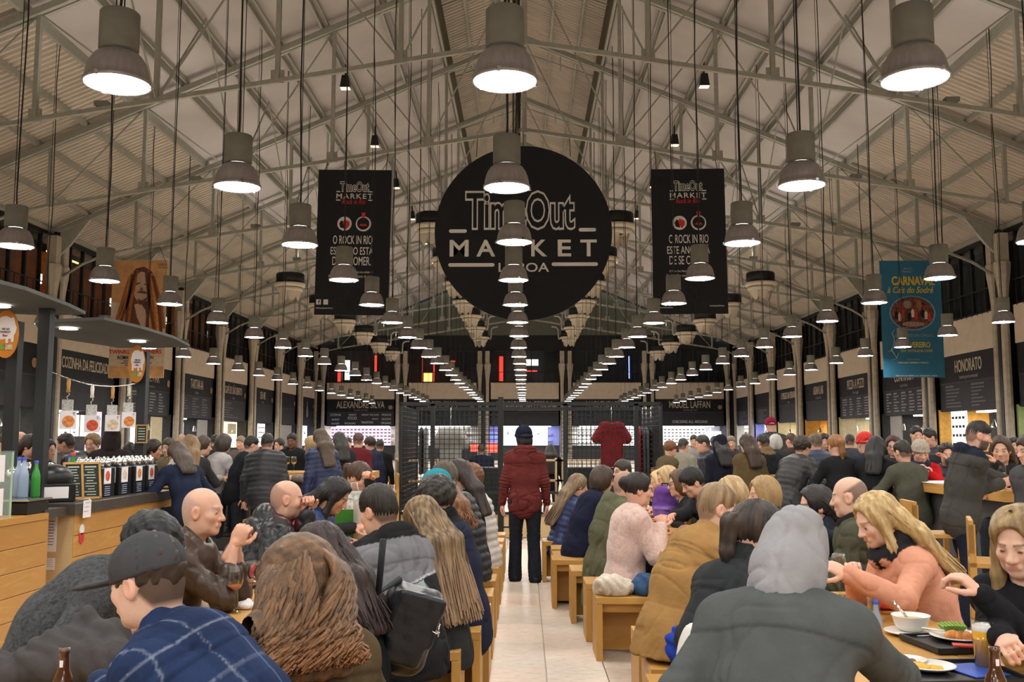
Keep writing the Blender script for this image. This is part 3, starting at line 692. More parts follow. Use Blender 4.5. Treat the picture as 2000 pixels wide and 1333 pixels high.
for (x, z, ks, nm) in ((-3.26,8.95,range(0,7),'left of the centre row'), (3.26,8.95,range(0,7),'right of the centre row'), (-9.75,7.9,range(1,7),'under the left roof slope'), (9.75,7.9,range(1,7),'under the right roof slope')):
    for n_, k in enumerate(ks):
        t = thing('air_diffuser', 'black drum air diffuser with cream petals %s, %s from the front' % (nm, ORD[n_]), 'air diffuser', (x, Y0+BAY*k+.4, z), 0 if x < 0 else PI, 'ceiling air diffusers')
        link('drum', drum, t); link('collar_ring', ring1, t); link('lower_ring', ring2, t)
        for a in range(7):
            if a in (2,): continue
            link('petal', petal, t, None, (0,0,a*2*PI/7+.3+k*.4))
        link('duct', duct, t); link('hanger_rod', rod, t)
# ---- floodlights on the roof panels
m_fl = mat('flood_glass', (.9,.6,.3), .2, emit=(1,.7,.4), es=1.5)
fb = MB().prism([(-.16,-.2),(.16,-.2),(.1,.2),(-.1,.2)], .26, Matrix.Rotation(PI/2,4,'X')).mesh('flood_body', m_black)
fg = MB().box((0,0,-.205),(.3,.24,.02)).mesh('flood_glass', m_fl); fk = MB().beam((0,0,.2),(0,0,.62),.05,.05).mesh('bracket', m_black)
for s in (-1, 1):
    for n_, y in enumerate((30.2,36.4,42.6,48.8,55.0,61.2)):
        t = thing('floodlight', 'small black floodlight under the %s roof slope, %s along the hall' % ('left' if s < 0 else 'right', ORD[n_]), 'floodlight', (s*5.75, y, ZR(5.75)-.3), 0, 'roof floodlights')
        link('flood_body', fb, t); link('flood_glass', fg, t); link('bracket', fk, t)
# ---- fill lights added on the bottom chords to brighten the roof
ub = MB().box((0,0,.06),(.3,.2,.1)).mesh('fill_uplight_body', m_house)
UP = bpy.data.lights.new('uplight', 'AREA'); UP.energy = 11; UP.size = .5; UP.color = (1,.95,.88); UP.spread = math.radians(175)
for i, y in enumerate(TRUSSY):
    for s in (-1, 1):
        for xq in (9.4,):
            t = thing('uplight', 'small added grey uplight on the bottom chord of the %s truss, %s side' % (ORD[i], "left" if s < 0 else "right"), 'uplight', (s*xq, y, ZB(xq)+.05), 0, 'uplights on the trusses')
            link('fill_uplight_body', ub, t)
            l = bpy.data.objects.new('fill_uplight_lamp', UP); COL.objects.link(l); l.parent = t; l.location = (0,0,.16); l.rotation_euler = (PI,0,0)
# ================================================================== SMOOTH-BLENDED SOLIDS (for people, clothes, bags)
V3 = lambda *a: np.array(a, 'f8')
def unit(v): v = np.asarray(v, 'f8'); return v/max(np.linalg.norm(v), 1e-9)
class Vox:
    def __init__(s, lo, hi, h):
        s.h = h; s.lo = np.array(lo, 'f8')-2*h; s.n = np.ceil((np.array(hi)-s.lo)/h).astype(int)+3
        s.d = np.full(s.n, .5, 'f4'); s.ax = [(s.lo[i]+h*np.arange(s.n[i])).astype('f4') for i in range(3)]
    def _sub(s, lo, hi, m):
        i0 = np.clip(((np.array(lo)-m-s.lo)/s.h).astype(int), 0, s.n); i1 = np.clip(((np.array(hi)+m-s.lo)/s.h).astype(int)+2, 0, s.n)
        if np.any(i1 <= i0): return None
        sl = tuple(slice(a, b) for a, b in zip(i0, i1))
        return sl, s.ax[0][sl[0]][:,None,None], s.ax[1][sl[1]][None,:,None], s.ax[2][sl[2]][None,None,:]
    def _op(s, sl, p, k, neg):
        d = s.d[sl]
        if neg:
            h = np.clip(.5-.5*(d+p)/k, 0, 1) if k > 0 else (d < -p).astype('f4')
            s.d[sl] = d*(1-h) - p*h + k*h*(1-h)
        else:
            h = np.clip(.5+.5*(d-p)/k, 0, 1) if k > 0 else (p < d).astype('f4')
            s.d[sl] = d*(1-h) + p*h - k*h*(1-h)
    def cone(s, a, b, ra, rb=None, k=.02, neg=False, sq=None):
        rb = ra if rb is None else rb; a = np.asarray(a,'f8'); b = np.asarray(b,'f8'); r = max(ra, rb)
        f = 1 if sq is None else max(1, sq[1])
        g = s._sub(np.minimum(a,b)-r*f, np.maximum(a,b)+r*f, k+2.5*s.h)
        if g is None: return s
        sl, X, Y, Z = g; ba = b-a; L2 = max(ba@ba, 1e-10)
        x, y, z = X-a[0], Y-a[1], Z-a[2]
        if sq is not None:
            n = unit(sq[0]); q = (x*n[0]+y*n[1]+z*n[2])*(1/sq[1]-1); x = x+q*n[0]; y = y+q*n[1]; z = z+q*n[2]
        t = np.clip((x*ba[0]+y*ba[1]+z*ba[2])/L2, 0, 1)
        p = np.sqrt((x-t*ba[0])**2+(y-t*ba[1])**2+(z-t*ba[2])**2) - (ra+(rb-ra)*t)
        s._op(sl, p.astype('f4'), k, neg); return s
    def ell(s, c, r, R=None, k=.02, neg=False):
        c = np.asarray(c,'f8'); r = np.asarray(r,'f8'); m = r.max() if R is not None else r
        g = s._sub(c-m, c+m, k+2.5*s.h)
        if g is None: return s
        sl, X, Y, Z = g; x, y, z = X-c[0], Y-c[1], Z-c[2]
        if R is not None: x, y, z = (R[0,0]*x+R[1,0]*y+R[2,0]*z, R[0,1]*x+R[1,1]*y+R[2,1]*z, R[0,2]*x+R[1,2]*y+R[2,2]*z)
        k0 = np.sqrt((x/r[0])**2+(y/r[1])**2+(z/r[2])**2); k1 = np.sqrt((x/r[0]**2)**2+(y/r[1]**2)**2+(z/r[2]**2)**2)
        p = k0*(k0-1)/np.maximum(k1, 1e-6)
        s._op(sl, p.astype('f4'), k, neg); return s
    def box(s, c, hf, R=None, rad=.01, k=.01, neg=False):
        c = np.asarray(c,'f8'); hf = np.asarray(hf,'f8'); m = np.linalg.norm(hf) if R is not None else hf
        g = s._sub(c-m, c+m, k+2.5*s.h)
        if g is None: return s
        sl, X, Y, Z = g; x, y, z = X-c[0], Y-c[1], Z-c[2]
        if R is not None: x, y, z = (R[0,0]*x+R[1,0]*y+R[2,0]*z, R[0,1]*x+R[1,1]*y+R[2,1]*z, R[0,2]*x+R[1,2]*y+R[2,2]*z)
        qx, qy, qz = abs(x)-hf[0]+rad, abs(y)-hf[1]+rad, abs(z)-hf[2]+rad
        p = np.sqrt(np.maximum(qx,0)**2+np.maximum(qy,0)**2+np.maximum(qz,0)**2) + np.minimum(np.maximum(np.maximum(qx,qy),qz),0) - rad
        s._op(sl, p.astype('f4'), k, neg); return s
    def mesh(s):
        """surface nets -> verts (n,3), quads (m,4)"""
        d = s.d; neg = d < 0
        c = neg[:-1,:-1,:-1].astype('i1')
        cnt = np.zeros(np.array(d.shape)-1, 'i1')
        for i in (0,1):
            for j in (0,1):
                for k in (0,1): cnt += neg[i:d.shape[0]-1+i, j:d.shape[1]-1+j, k:d.shape[2]-1+k]
        act = (cnt > 0) & (cnt < 8); idx = np.argwhere(act)
        if len(idx) == 0: return np.zeros((0,3)), np.zeros((0,4),int)
        I, J, K = idx.T; acc = np.zeros((len(idx),3)); num = np.zeros(len(idx))
        cor = {(i,j,k): d[I+i,J+j,K+k] for i in (0,1) for j in (0,1) for k in (0,1)}
        for a in range(3):
            o = [b for b in range(3) if b != a]
            for u in (0,1):
                for v in (0,1):
                    p = [0,0,0]; p[o[0]] = u; p[o[1]] = v; q = list(p); q[a] = 1
                    d0, d1 = cor[tuple(p)], cor[tuple(q)]; m = (d0 < 0) != (d1 < 0)
                    t = np.where(m, d0/np.where(m, d0-d1, 1), 0)
                    pt = np.zeros((len(idx),3)); pt[:] = p; pt[:,a] = t
                    acc += pt*m[:,None]; num += m
        V = s.lo + (idx + acc/np.maximum(num,1)[:,None])*s.h
        lut = np.full(act.shape, -1, 'i4'); lut[I,J,K] = np.arange(len(idx))
        Q = []
        for a in range(3):
            o = [b for b in range(3) if b != a]
            sl0 = [slice(1,-1)]*3; sl0[a] = slice(0,-1); sl1 = [slice(1,-1)]*3; sl1[a] = slice(1,None)
            n0, n1 = neg[tuple(sl0)], neg[tuple(sl1)]
            e = np.argwhere(n0 != n1)
            if not len(e): continue
            off = np.ones(3,int); off[a] = 0; e = e + off
            fl = neg[e[:,0],e[:,1],e[:,2]]
            def L(u, v):
                f = e.copy(); f[:,o[0]] -= u; f[:,o[1]] -= v; return lut[f[:,0],f[:,1],f[:,2]]
            q = np.stack([L(1,1), L(0,1), L(0,0), L(1,0)], 1)
            if a == 1: fl = ~fl
            q[~fl] = q[~fl][:, ::-1]; Q.append(q)
        return V, np.concatenate(Q)
def vnormals(V, Q):
    a = V[Q[:,2]]-V[Q[:,0]]; b = V[Q[:,3]]-V[Q[:,1]]; n = np.cross(a, b); N = np.zeros_like(V)
    for i in range(4): np.add.at(N, Q[:,i], n)
    return N/np.maximum(np.linalg.norm(N, axis=1, keepdims=True), 1e-9)
def wnoise(P, scale, seed, oct=3):
    r = np.random.default_rng(seed); o = np.zeros(len(P)); amp = 1
    for _ in range(oct):
        for _ in range(4):
            w = r.normal(size=3); w = w/np.linalg.norm(w)*scale*r.uniform(.7,1.3)
            o += amp*np.sin(P@w*2*PI + r.uniform(0,6.28))
        scale *= 2; amp *= .5
    return o/4
def mesh_np(name, V, Q, m, col=None, smooth=True):
    me = bpy.data.meshes.new(name)
    V = np.asarray(V, 'f4'); nv = len(V); Q = np.asarray(Q); nf = len(Q)
    me.vertices.add(nv); me.vertices.foreach_set('co', V.ravel())
    me.loops.add(nf*4); me.loops.foreach_set('vertex_index', Q.astype('i4').ravel())
    me.polygons.add(nf); me.polygons.foreach_set('loop_start', np.arange(0, nf*4, 4, dtype='i4'))
    me.polygons.foreach_set('use_smooth', np.full(nf, smooth))
    for x in (m if isinstance(m, (list,tuple)) else [m]): me.materials.append(x)
    me.update(calc_edges=True)
    if col is not None:
        a = me.color_attributes.new('Col', 'FLOAT_COLOR', 'POINT'); c = np.ones((nv,4),'f4'); c[:,:3] = col; a.data.foreach_set('color', c.ravel())
    return me
def tubes_np(paths, r0, r1, n=4):
    """many tapered tubes: paths (N, L, 3) -> verts, quads"""
    P = np.asarray(paths); N, L, _ = P.shape
    D = np.gradient(P, axis=1); D /= np.maximum(np.linalg.norm(D,axis=2,keepdims=True),1e-9)
    ref = np.zeros_like(D); ref[...,0] = .3; ref[...,1] = .95
    X = np.cross(D, ref); X /= np.maximum(np.linalg.norm(X,axis=2,keepdims=True),1e-9); Y = np.cross(D, X)
    t = np.linspace(0,1,L); r = (r0+(r1-r0)*t)*np.minimum(1, .35+4*t)
    ang = np.arange(n)*2*PI/n
    V = P[:,:,None,:] + r[None,:,None,None]*(np.cos(ang)[None,None,:,None]*X[:,:,None,:] + np.sin(ang)[None,None,:,None]*Y[:,:,None,:])
    base = (np.arange(N)[:,None,None]*L + np.arange(L-1)[None,:,None])*n
    k = np.arange(n)[None,None,:]; k2 = (k+1) % n
    Q = np.stack([base+k, base+k2, base+n+k2, base+n+k], -1).reshape(-1,4)
    return V.reshape(-1,3), Q
def join_np(parts):
    Vs, Qs, Cs, o = [], [], [], 0
    for V, Q, C in parts:
        Vs.append(V); Qs.append(Q+o); o += len(V); Cs.append(np.broadcast_to(np.asarray(C,'f4'), (len(V),3)))
    return np.concatenate(Vs), np.concatenate(Qs), np.concatenate(Cs)
# ---- cloth and skin materials: colour comes with the mesh
m_skin = mat('skin', (.6,.4,.3), .5, attr='Col', var=.05, vscale=30, spec=.35, bump=.05, bscale=120)
m_hair = mat('hair', (.1,.06,.03), .45, attr='Col', var=.14, vscale=30, stretch=(2.5,2.5,.12), spec=.4, bump=.35, bscale=70)
CL = {'cloth': mat('cloth', (.5,.5,.5), .9, attr='Col', var=.10, vscale=14, spec=.12, bump=.25, bscale=55, sheen=.0),
      'leather': mat('leather', (.5,.5,.5), .38, attr='Col', var=.15, vscale=9, spec=.45, bump=.3, bscale=30),
      'puffer': mat('puffer', (.5,.5,.5), .5, attr='Col', var=.10, vscale=10, spec=.4, bump=.25, bscale=28),
      'knit': mat('knit', (.5,.5,.5), .95, attr='Col', var=.35, vscale=60, spec=.1, bump=.9, bscale=75, sheen=.05),
      'fuzzy': mat('fuzzy', (.5,.5,.5), 1.0, attr='Col', var=.12, vscale=50, spec=.05, bump=.5, bscale=110, sheen=.3),
      'denim': mat('denim', (.5,.5,.5), .85, attr='Col', var=.2, vscale=25, spec=.2, bump=.2, bscale=90)}
m_shoe = mat('shoe', (.03,.025,.02), .5, attr='Col', var=.1)
m_frameblk = mat('spectacle_frame', (.02,.02,.02), .3)
def rotz(a): c, s = math.cos(a), math.sin(a); return np.array([[c,-s,0],[s,c,0],[0,0,1.]])
def rotx(a): c, s = math.cos(a), math.sin(a); return np.array([[1.,0,0],[0,c,-s],[0,s,c]])
def roty(a): c, s = math.cos(a), math.sin(a); return np.array([[c,0,s],[0,1.,0],[-s,0,c]])
# ================================================================== PEOPLE
RAD = math.radians
SKINS = {'fair': (.62,.36,.26), 'pale': (.66,.42,.32), 'tan': (.47,.26,.17), 'olive': (.40,.23,.15), 'brown': (.17,.08,.05)}
class Sk: pass
def skeleton(p):
    """joints in the person's own frame: x right, y forward, z up, origin on the floor under the hips"""
    k = Sk(); s = p.get('s', 1.0); k.s = s; female = p.get('f', 0)
    pose = p.get('pose', 'sit'); seat = p.get('seat', .45)
    k.hz = {'sit': seat+.10, 'perch': p.get('seat', .72)+.10, 'stand': .93*s}[pose]; k.pose = pose
    lean = RAD(p.get('lean', 12)); side = RAD(p.get('side', 0)); hun = p.get('hunch', 1.3)
    def dr(a): return unit((math.sin(side), math.sin(a), math.cos(a)))
    k.P = V3(0,0,k.hz); k.mid = k.P + .26*s*dr(lean*.75); k.N = k.mid + .27*s*dr(lean*hun)
    k.cu = unit(k.N-k.mid); tw = RAD(p.get('twist', 0))
    r0 = V3(math.cos(tw), math.sin(tw), 0); k.cr = unit(r0 - k.cu*(r0@k.cu)); k.cf = np.cross(k.cu, k.cr)
    sw = (.158 if female else .182)*s*p.get('wide', 1)
    k.sh = [k.N - .065*s*k.cu + sgn*sw*k.cr + .01*k.cf for sgn in (-1, 1)]
    hp, hy, hr = RAD(p.get('hp', 10)), RAD(p.get('hy', 0)), RAD(p.get('hr', 0))
    k.HR = rotz(-hy) @ rotx(-hp) @ roty(hr)      # hy>0 looks to own right, hp>0 looks down
    hu, hf = k.HR[:,2], k.HR[:,1]
    k.base = k.N + p.get('neck',.055)*s*unit(k.cu*.6+V3(0,0,.4)+hf*.25); k.H = k.base + (.105*hu + .015*hf)*s
    # arms
    k.el, k.wr, k.hd = [], [], []
    dflt = {'sit': [V3(-.2,.42,k.hz+.22), V3(.2,.42,k.hz+.22)], 'perch': [V3(-.2,.4,1.05), V3(.2,.4,1.05)], 'stand': [V3(-.26,.06,.80*s), V3(.26,.06,.80*s)]}[pose]
    for i, sgn in enumerate((-1, 1)):
        t = p.get('hands', [None, None])[i]; t = dflt[i] if t is None else np.array(t, 'f8')
        S = k.sh[i]; ua, fa = .285*s, .255*s; v = t-S; L = np.linalg.norm(v)
        if L > (ua+fa)*.985: v = v/L*(ua+fa)*.985; t = S+v; L = np.linalg.norm(v)
        a = math.acos(np.clip((ua*ua+L*L-fa*fa)/(2*ua*max(L,1e-6)), -1, 1))
        pole = np.array(p.get('pole', [(-.7,-.5,-.7), (.7,-.5,-.7)])[i], 'f8') if pose != 'stand' else V3(sgn*.35,-1,-.1)
        dv = unit(v); pv = unit(pole - dv*(pole@dv))
        k.el.append(S + ua*(math.cos(a)*dv + math.sin(a)*pv)); k.wr.append(t)
    # legs
    w = .095*s; k.hip = [k.P + V3(-w,0,-.02), k.P + V3(w,0,-.02)]
    if pose == 'stand':
        st = p.get('stride', .06)
        k.kn = [V3(-w*1.05, .03+st*.4, .5*s), V3(w*1.05, .03-st*.2, .5*s)]; k.an = [V3(-w*1.15, st*.5, .09), V3(w*1.15, -st*.5, .09)]
    else:
        sp = p.get('spread', .13)
        k.kn = [V3(-sp,.42*s,k.hz-.02), V3(sp,.42*s,k.hz-.02)]
        d = 0 if pose == 'sit' else k.hz-.55
        k.an = [V3(-sp,.38*s,.09+d), V3(sp,.38*s,.09+d)]
    return k
def head_skin(k, p, h):
    """head, face, ears and neck as one skin; returns verts, quads, colours"""
    s = k.s*p.get('hs', 1); R = k.HR; H = k.H; T = lambda x,y,z: H + R@(V3(x,y,z)*s)
    v = Vox(H-.2, H+.2, h); v.lo = np.minimum(v.lo, k.N-.12); 
    v = Vox(np.minimum(H-.165*s, k.N-.05), H+.165*s, h)
    E = lambda c, r, K=.02, neg=False: v.ell(T(*c), np.array(r)*s, R, K, neg)
    E((0,-.014,.030), (.074,.095,.086)); E((0,.026,-.035), (.056,.062,.078), .035)
    E((0,.066,-.092), (.022,.018,.018), .03); E((0,-.048,-.018), (.060,.052,.062), .03)
    for g in (-1,1):
        E((g*.040,.056,-.022), (.022,.02,.02), .025); E((g*.046,.02,-.07), (.016,.03,.03), .03)
    v.cone(T(-.03,.074,.020), T(.03,.074,.020), .010*s, k=.02)
    for g in (-1,1): E((g*.031,.095,.002), (.017,.018,.012), .014, True)
    v.cone(T(0,.082,.012), T(0,.104,-.028), .007*s, .0125*s, k=.012)
    for g in (-1,1): E((g*.012,.092,-.032), (.009,.011,.008), .008)
    for g in (-1,1): E((g*.031,.073,.001), (.0135,.0125,.011), .004)
    v.cone(T(-.018,.083,-.060), T(.018,.083,-.060), .008*s, k=.012)
    v.cone(T(-.022,.094,-.0595), T(.022,.094,-.0595), .003*s, k=.006, neg=True)
    for g in (-1,1):
        E((g*.077,-.008,-.006), (.011,.021,.033), .008); E((g*.086,-.002,-.004), (.006,.011,.019), .006, True)
    v.cone(T(0,-.022,-.06), k.N-.01*k.cu, .051*s, .056*s, k=.04)
    V, Q = v.mesh()
    L = (V-H)@R/s; x, y, z = L[:,0], L[:,1], L[:,2]; ax = abs(x)
    base = np.array(SKINS[p.get('skin','fair')]); C = np.tile(base, (len(V),1))
    sm = lambda d, w: np.clip(1-d/w, 0, 1)
    def paint(m, c, a=1.0):
        nonlocal C; m = (np.clip(m,0,1)*a)[:,None]; C = C*(1-m)+np.array(c)*m
    red = base*np.array((1.12,.72,.66))
    paint(sm(np.hypot((ax-.045)/1.2, z+.03), .03)*(y>.03), red, .35); paint(sm(np.hypot(x, z+.032), .018)*(y>.085), red, .4)
    paint((ax>.07)*(abs(z)<.04)*(y<.03), red, .3)
    hair = np.array(p.get('haircol', (.04,.025,.015)))
    # scalp stubble / beard / brows / lips / eyes
    if p.get('hair','short') in ('short','crop','curly','fringe') and not p.get('f'): p.setdefault('stubble', .75)
    if p.get('stubble'):
        sc_ = np.clip((z+.078-np.where(y>-.055,(y+.055)*1.35,0))/.022,0,1)*(~((ax>.07)&(z<.03)&(z>-.045)&(y>-.035)))
        if p.get('bald'): sc_ = sc_*np.clip((.05-y*.55-z)/.02,0,1)
        paint(sc_, hair, p['stubble'])
    if p.get('beard'): paint(np.clip((-.028-z)/.012,0,1)*np.clip((y+.005)/.02,0,1)*(z>-.125)*(~((ax<.024)&(abs(z+.06)<.008)&(y>.07))), hair*.9, p['beard'])
    paint(sm(abs(z-.024-.1*(.03-abs(ax-.03))), .006)*(ax>.012)*(ax<.05)*(y>.055)*1.6, hair*.8+.01, .85)
    paint(sm(np.hypot((ax-.031)/.0125, (z-.001)/.0065), 1)*(y>.06)*2.5, (.035,.025,.02) if not p.get('closed') else base*.55, .9)
    paint(sm(np.hypot(x/.024, (z+.0605)/.009), 1)*(y>.07)*2, p.get('lip', base*np.array((.95,.5,.5))), .75)
    return V, Q, C
def hand_skin(k, i, p, h):
    """one hand with five fingers and a stretch of wrist"""
    s = k.s*.97; W = k.wr[i]; E = k.el[i]; d = unit(W-E); sgn = (-1, 1)[i]
    hd = p.get('handdir', [None,None])[i]
    if hd is not None: d = unit(hd)
    n = np.array(p.get('palm', [None,None])[i] if p.get('palm',[None,None])[i] is not None else ((sgn*-.6,.1,-.7) if k.pose != 'stand' else (-sgn,0,0)), 'f8')
    n = unit(n - d*(n@d)); sd = np.cross(d, n)*(-sgn)      # towards the thumb side
    curl = p.get('curl', [.5,.5])[i]
    v = Vox(W-.05+np.minimum(0,d*.2)-.02*0, W+.05+np.maximum(0,d*.2), h)
    v = Vox(W+np.minimum(-.07*d, .19*d)-.06, W+np.maximum(-.07*d, .19*d)+.06, h)
    Rm = np.stack([d, sd, n], 1)
    v.cone(W-.07*d, W+.005*d, .029*s, .026*s, k=.01)
    v.ell(W+.048*d, (.050*s,.041*s,.017*s), Rm, .015)
    for j, (o, L, r) in enumerate(((.029,.078,.0092),(.010,.088,.0095),(-.010,.082,.0092),(-.028,.066,.0082))):
        q = W + .078*d*s + sd*o*s; dd = d.copy(); nn = n.copy(); fl = [.42,.33,.25]
        dd = unit(dd + sd*o*1.6)
        for m_, fr in enumerate(fl):
            a = curl*(.9 if m_ else .75)+.06*j*curl; dd, nn = dd*math.cos(a)+nn*math.sin(a), nn*math.cos(a)-dd*math.sin(a)
            q2 = q + dd*L*fr*1.08*s; v.cone(q, q2, r*s, r*.9*s, k=.004); q = q2
    q = W + .02*d*s + sd*.03*s + n*.006; dd = unit(d*.65 + sd*.7 + n*(.15+.3*curl))
    for L, r in ((.036,.0125),(.032,.0108),(.026,.0095)):
        q2 = q + dd*L*s; v.cone(q, q2, r*s, r*.92*s, k=.008); q = q2; dd = unit(dd + d*.35 - sd*.35*curl + n*.25*curl)
    V, Q = v.mesh(); b = np.array(SKINS[p.get('skin','fair')])
    return V, Q, b*np.array((1.02,.93,.9))
def body_core(k, p):
    v = Vox((-.45,-.35,0), (.45,.75,2.0), .03)
    s = k.s
    v.cone(k.P, k.mid, .10*s, .10*s, k=.04, sq=(k.cr,1.3)); v.cone(k.mid, k.N-.08*k.cu, .10*s, .11*s, k=.04, sq=(k.cr,1.35)); v.cone(k.N-.1*k.cu, k.N+.02*k.cu, .05, .05, k=.03)
    for i in (0,1):
        v.cone(k.sh[i], k.el[i], .042*s, .036*s, k=.03); v.cone(k.el[i], k.wr[i], .036*s, .03*s, k=.01)
        v.cone(k.hip[i], k.kn[i], .065*s, .05*s, k=.03); v.cone(k.kn[i], k.an[i], .05*s, .04*s, k=.01)
    V, Q = v.mesh(); return V, Q, np.array(SKINS[p.get('skin','fair')])
def q_fine(p): return p.get('q', 1.0) <= 1.0
def jacket(k, p, h):
    s = k.s; th = p.get('th', .012)*.68; fem = p.get('f', 0); b = p.get('bulk', 1.0)*(.87 if fem else .93)
    pts = np.array([k.P-.12, k.N+.15]+list(k.sh)+list(k.el)+list(k.wr)); v = Vox(pts.min(0)-.2, pts.max(0)+.16, h)
    CR = np.stack([k.cr, k.cf, k.cu], 1); r0 = unit(k.mid-k.P); PR = np.stack([k.cr, np.cross(r0,k.cr), r0], 1)
    E = lambda c, r, R, K=.06: v.ell(c, (np.array(r)*s*b+th), R, K)
    ch = k.mid+.60*(k.N-k.mid); low = k.P - r0*p.get('hem', .07)
    wst = .118 if fem else .128
    v.cone(low, k.P, .132*s*b+th, .130*s*b+th, k=.04, sq=(k.cr,1.34)); v.cone(k.P, k.mid, .128*s*b+th, wst*s*b+th, k=.05, sq=(k.cr,1.30))
    v.cone(k.mid, ch, wst*s*b+th, .120*s*b+th, k=.06, sq=(k.cr,1.36))
    E(ch, (.160,.115,.13), CR, .07)
    if fem: E(ch+.07*k.cf-.02*k.cu, (.12,.07,.07), CR, .06)
    v.cone(k.sh[0]-.02*k.cu, k.sh[1]-.02*k.cu, .050*s*b+th, k=.07)
    for i in (0,1):
        v.cone(k.N-.015*k.cu-.01*k.cf, k.sh[i]+.005*k.cu, .048*s+th*.7, .054*s+th, k=.05)
        v.cone(k.sh[i]-.012*k.cu, k.el[i], .049*s*b+th, .045*s*b+th, k=.032)
        e = k.wr[i]-unit(k.wr[i]-k.el[i])*p.get('cuff', .015)
        v.cone(k.el[i], e, .046*s*b+th, .034*s+th*.8, k=.02)
    long_ = p.get('skirt', .0)
    if long_:
        v.cone(k.P, k.P-V3(0,.03 if k.pose != 'stand' else 0,long_), .135*s*b+th, (.142 if k.pose != 'stand' else .132)*s*b+th, k=.04, sq=((1,0,0),1.25))
    # neck opening, collar, hood
    col = p.get('collar', 'round')
    if col in ('stand','hood','scarf','fur'):
        hh = {'stand': .055,'hood': .035,'scarf': .06,'fur': .05}[col]; rr = {'stand': .016,'hood': .022,'scarf': .038,'fur': .036}[col]
        for j in range(12):
            a0, a1 = 2*PI*j/12, 2*PI*(j+1)/12; f = lambda a: k.N + (.072*math.cos(a)*k.cr + (.068*math.sin(a)+.012)*k.cf)*s + k.cu*(hh*(.55-.45*math.sin(a)))
            v.cone(f(a0), f(a1), rr, k=.018)
        if col == 'scarf':
            for j in range(8): a0, a1 = 2*PI*j/8, 2*PI*(j+1)/8; f = lambda a: k.N + (.088*math.cos(a)*k.cr + (.085*math.sin(a)+.02)*k.cf)*s + k.cu*(.02-.02*math.sin(a)); v.cone(f(a0), f(a1), .034, k=.012)
    if col == 'hood':
        v.ell(k.N-.085*k.cf+.012*k.cu, (.125*s,.062*s,.068*s), CR, .03); v.ell(k.N-.10*k.cf-.07*k.cu, (.10*s,.045*s,.09*s), CR, .04)
        v.ell(k.N-.055*k.cf+.085*k.cu, (.085*s,.045*s,.05*s), CR, .03, True)
    v.cone(k.N-.02*k.cu, k.N+.16*k.cu+.03*k.cf, .052*s, .07*s, k=.012, neg=True)
    if k.pose != 'stand' and not long_: v.box((k.P[0],k.P[1],k.hz-.60), (.6,.6,.5), None, .005, .01, True)
    V, Q = v.mesh(); Nn = vnormals(V, Q)
    seed = p.get('seed', 1); kind = p.get('fab', 'cloth')
    sp_ = (V-k.P)@k.cu
    wr = p.get('wrinkle', 1.0)
    D = .0030*wr*wnoise(V*np.array((1,1,.8)), 5.0, seed, 2)
    # creases: thin valleys wandering over the cloth, longer than wide
    A_ = np.stack([(V-k.P)@k.cr, (V-k.P)@k.cf, (V-k.P)@k.cu], 1)
    for st_, sc_, am, sd in (((1.5,1.5,.45),3.6,.012,5),((.5,1.2,1.6),3.4,.009,9)):
        rd = 1-np.minimum(1, np.abs(wnoise(A_*np.array(st_), sc_, seed+sd, 2))*2.6); D -= am*wr*rd**4*np.clip(.55+wnoise(A_,1.6,seed+sd+1,1),0,1)
    D += .004*wr
    for i in (0,1):
        de = np.linalg.norm(V-k.el[i],axis=1); D += np.where(de<.13, .006*wr*np.sin(((V-k.el[i])@unit(k.wr[i]-k.sh[i]))*2*PI/.035)*(1-de/.13), 0)
    if kind == 'puffer':
        q = p.get('quilt', .062); tor = np.abs(np.sin(sp_*PI/q)); D += .016*np.sqrt(tor)-.010
    seam = np.zeros(len(V))
    if p.get('seams', 1) and kind in ('cloth','leather') and q_fine(p):
        lat, bk, up = (V-k.P)@k.cr, (V-k.N)@k.cf, (V-k.N)@k.cu
        seam = np.maximum(seam, np.exp(-((up+.13)/.006)**2)*(bk<.02))
        D -= .003*seam
    V = V + Nn*D[:,None]
    c = p.get('col', (.1,.1,.1)); C = np.tile(np.array(c,'f8'), (len(V),1))
    if 'paint' in p: C = p['paint'](k, V, C)
    C = C*(1-.35*seam)[:,None]
    return V, Q, C
def trousers(k, p, h):
    s = k.s; v = Vox((-.4,-.3,.0), (.4,.72,k.hz+.2), h); t = p.get('tth', .012)
    v.ell(k.P-V3(0,0,.01), (.165*s,.13*s,.13*s), None, .05)
    for i in (0,1):
        v.cone(k.hip[i], k.kn[i], .082*s+t*.5, .058*s+t*.5, k=.05); v.cone(k.kn[i], k.an[i]+V3(0,0,-.035), .056*s+t*.5, .046*s+t, k=.02)
        if k.pose == 'stand':
            pass
    V, Q = v.mesh(); N = vnormals(V, Q); D = .005*wnoise(V, 5, p.get('seed',1)+3, 2)
    for i in (0,1):
        dk = np.linalg.norm(V-k.kn[i],axis=1); D += np.where(dk<.16, .006*np.sin(V[:,2]*2*PI/.045)*(1-dk/.16), 0)
        da = np.linalg.norm(V-k.an[i],axis=1); D += np.where(da<.12, .007*np.sin(V[:,2]*2*PI/.035)*(1-da/.12), 0)
    return V+N*D[:,None], Q, np.array(p.get('tcol', (.02,.022,.03)))
def shoes(k, p, h=.012):
    v = Vox((-.4,-.3,-.01), (.4,.85,k.an[0][2]+.1), h)
    for a in k.an:
        z = a[2]-.09; v.cone(a+V3(0,-.03,-.045), a+V3(0,.15,-.055), .042, .034, k=.02); v.cone(a+V3(0,-.02,-.02), a+V3(0,.02,.02), .042, .042, k=.03)
        v.box(a+V3(0,.06,-.088), (.2,.25,.02), None, .005, .004, True)
    V, Q = v.mesh(); return V, Q, np.array(p.get('shoecol', (.02,.018,.016)))
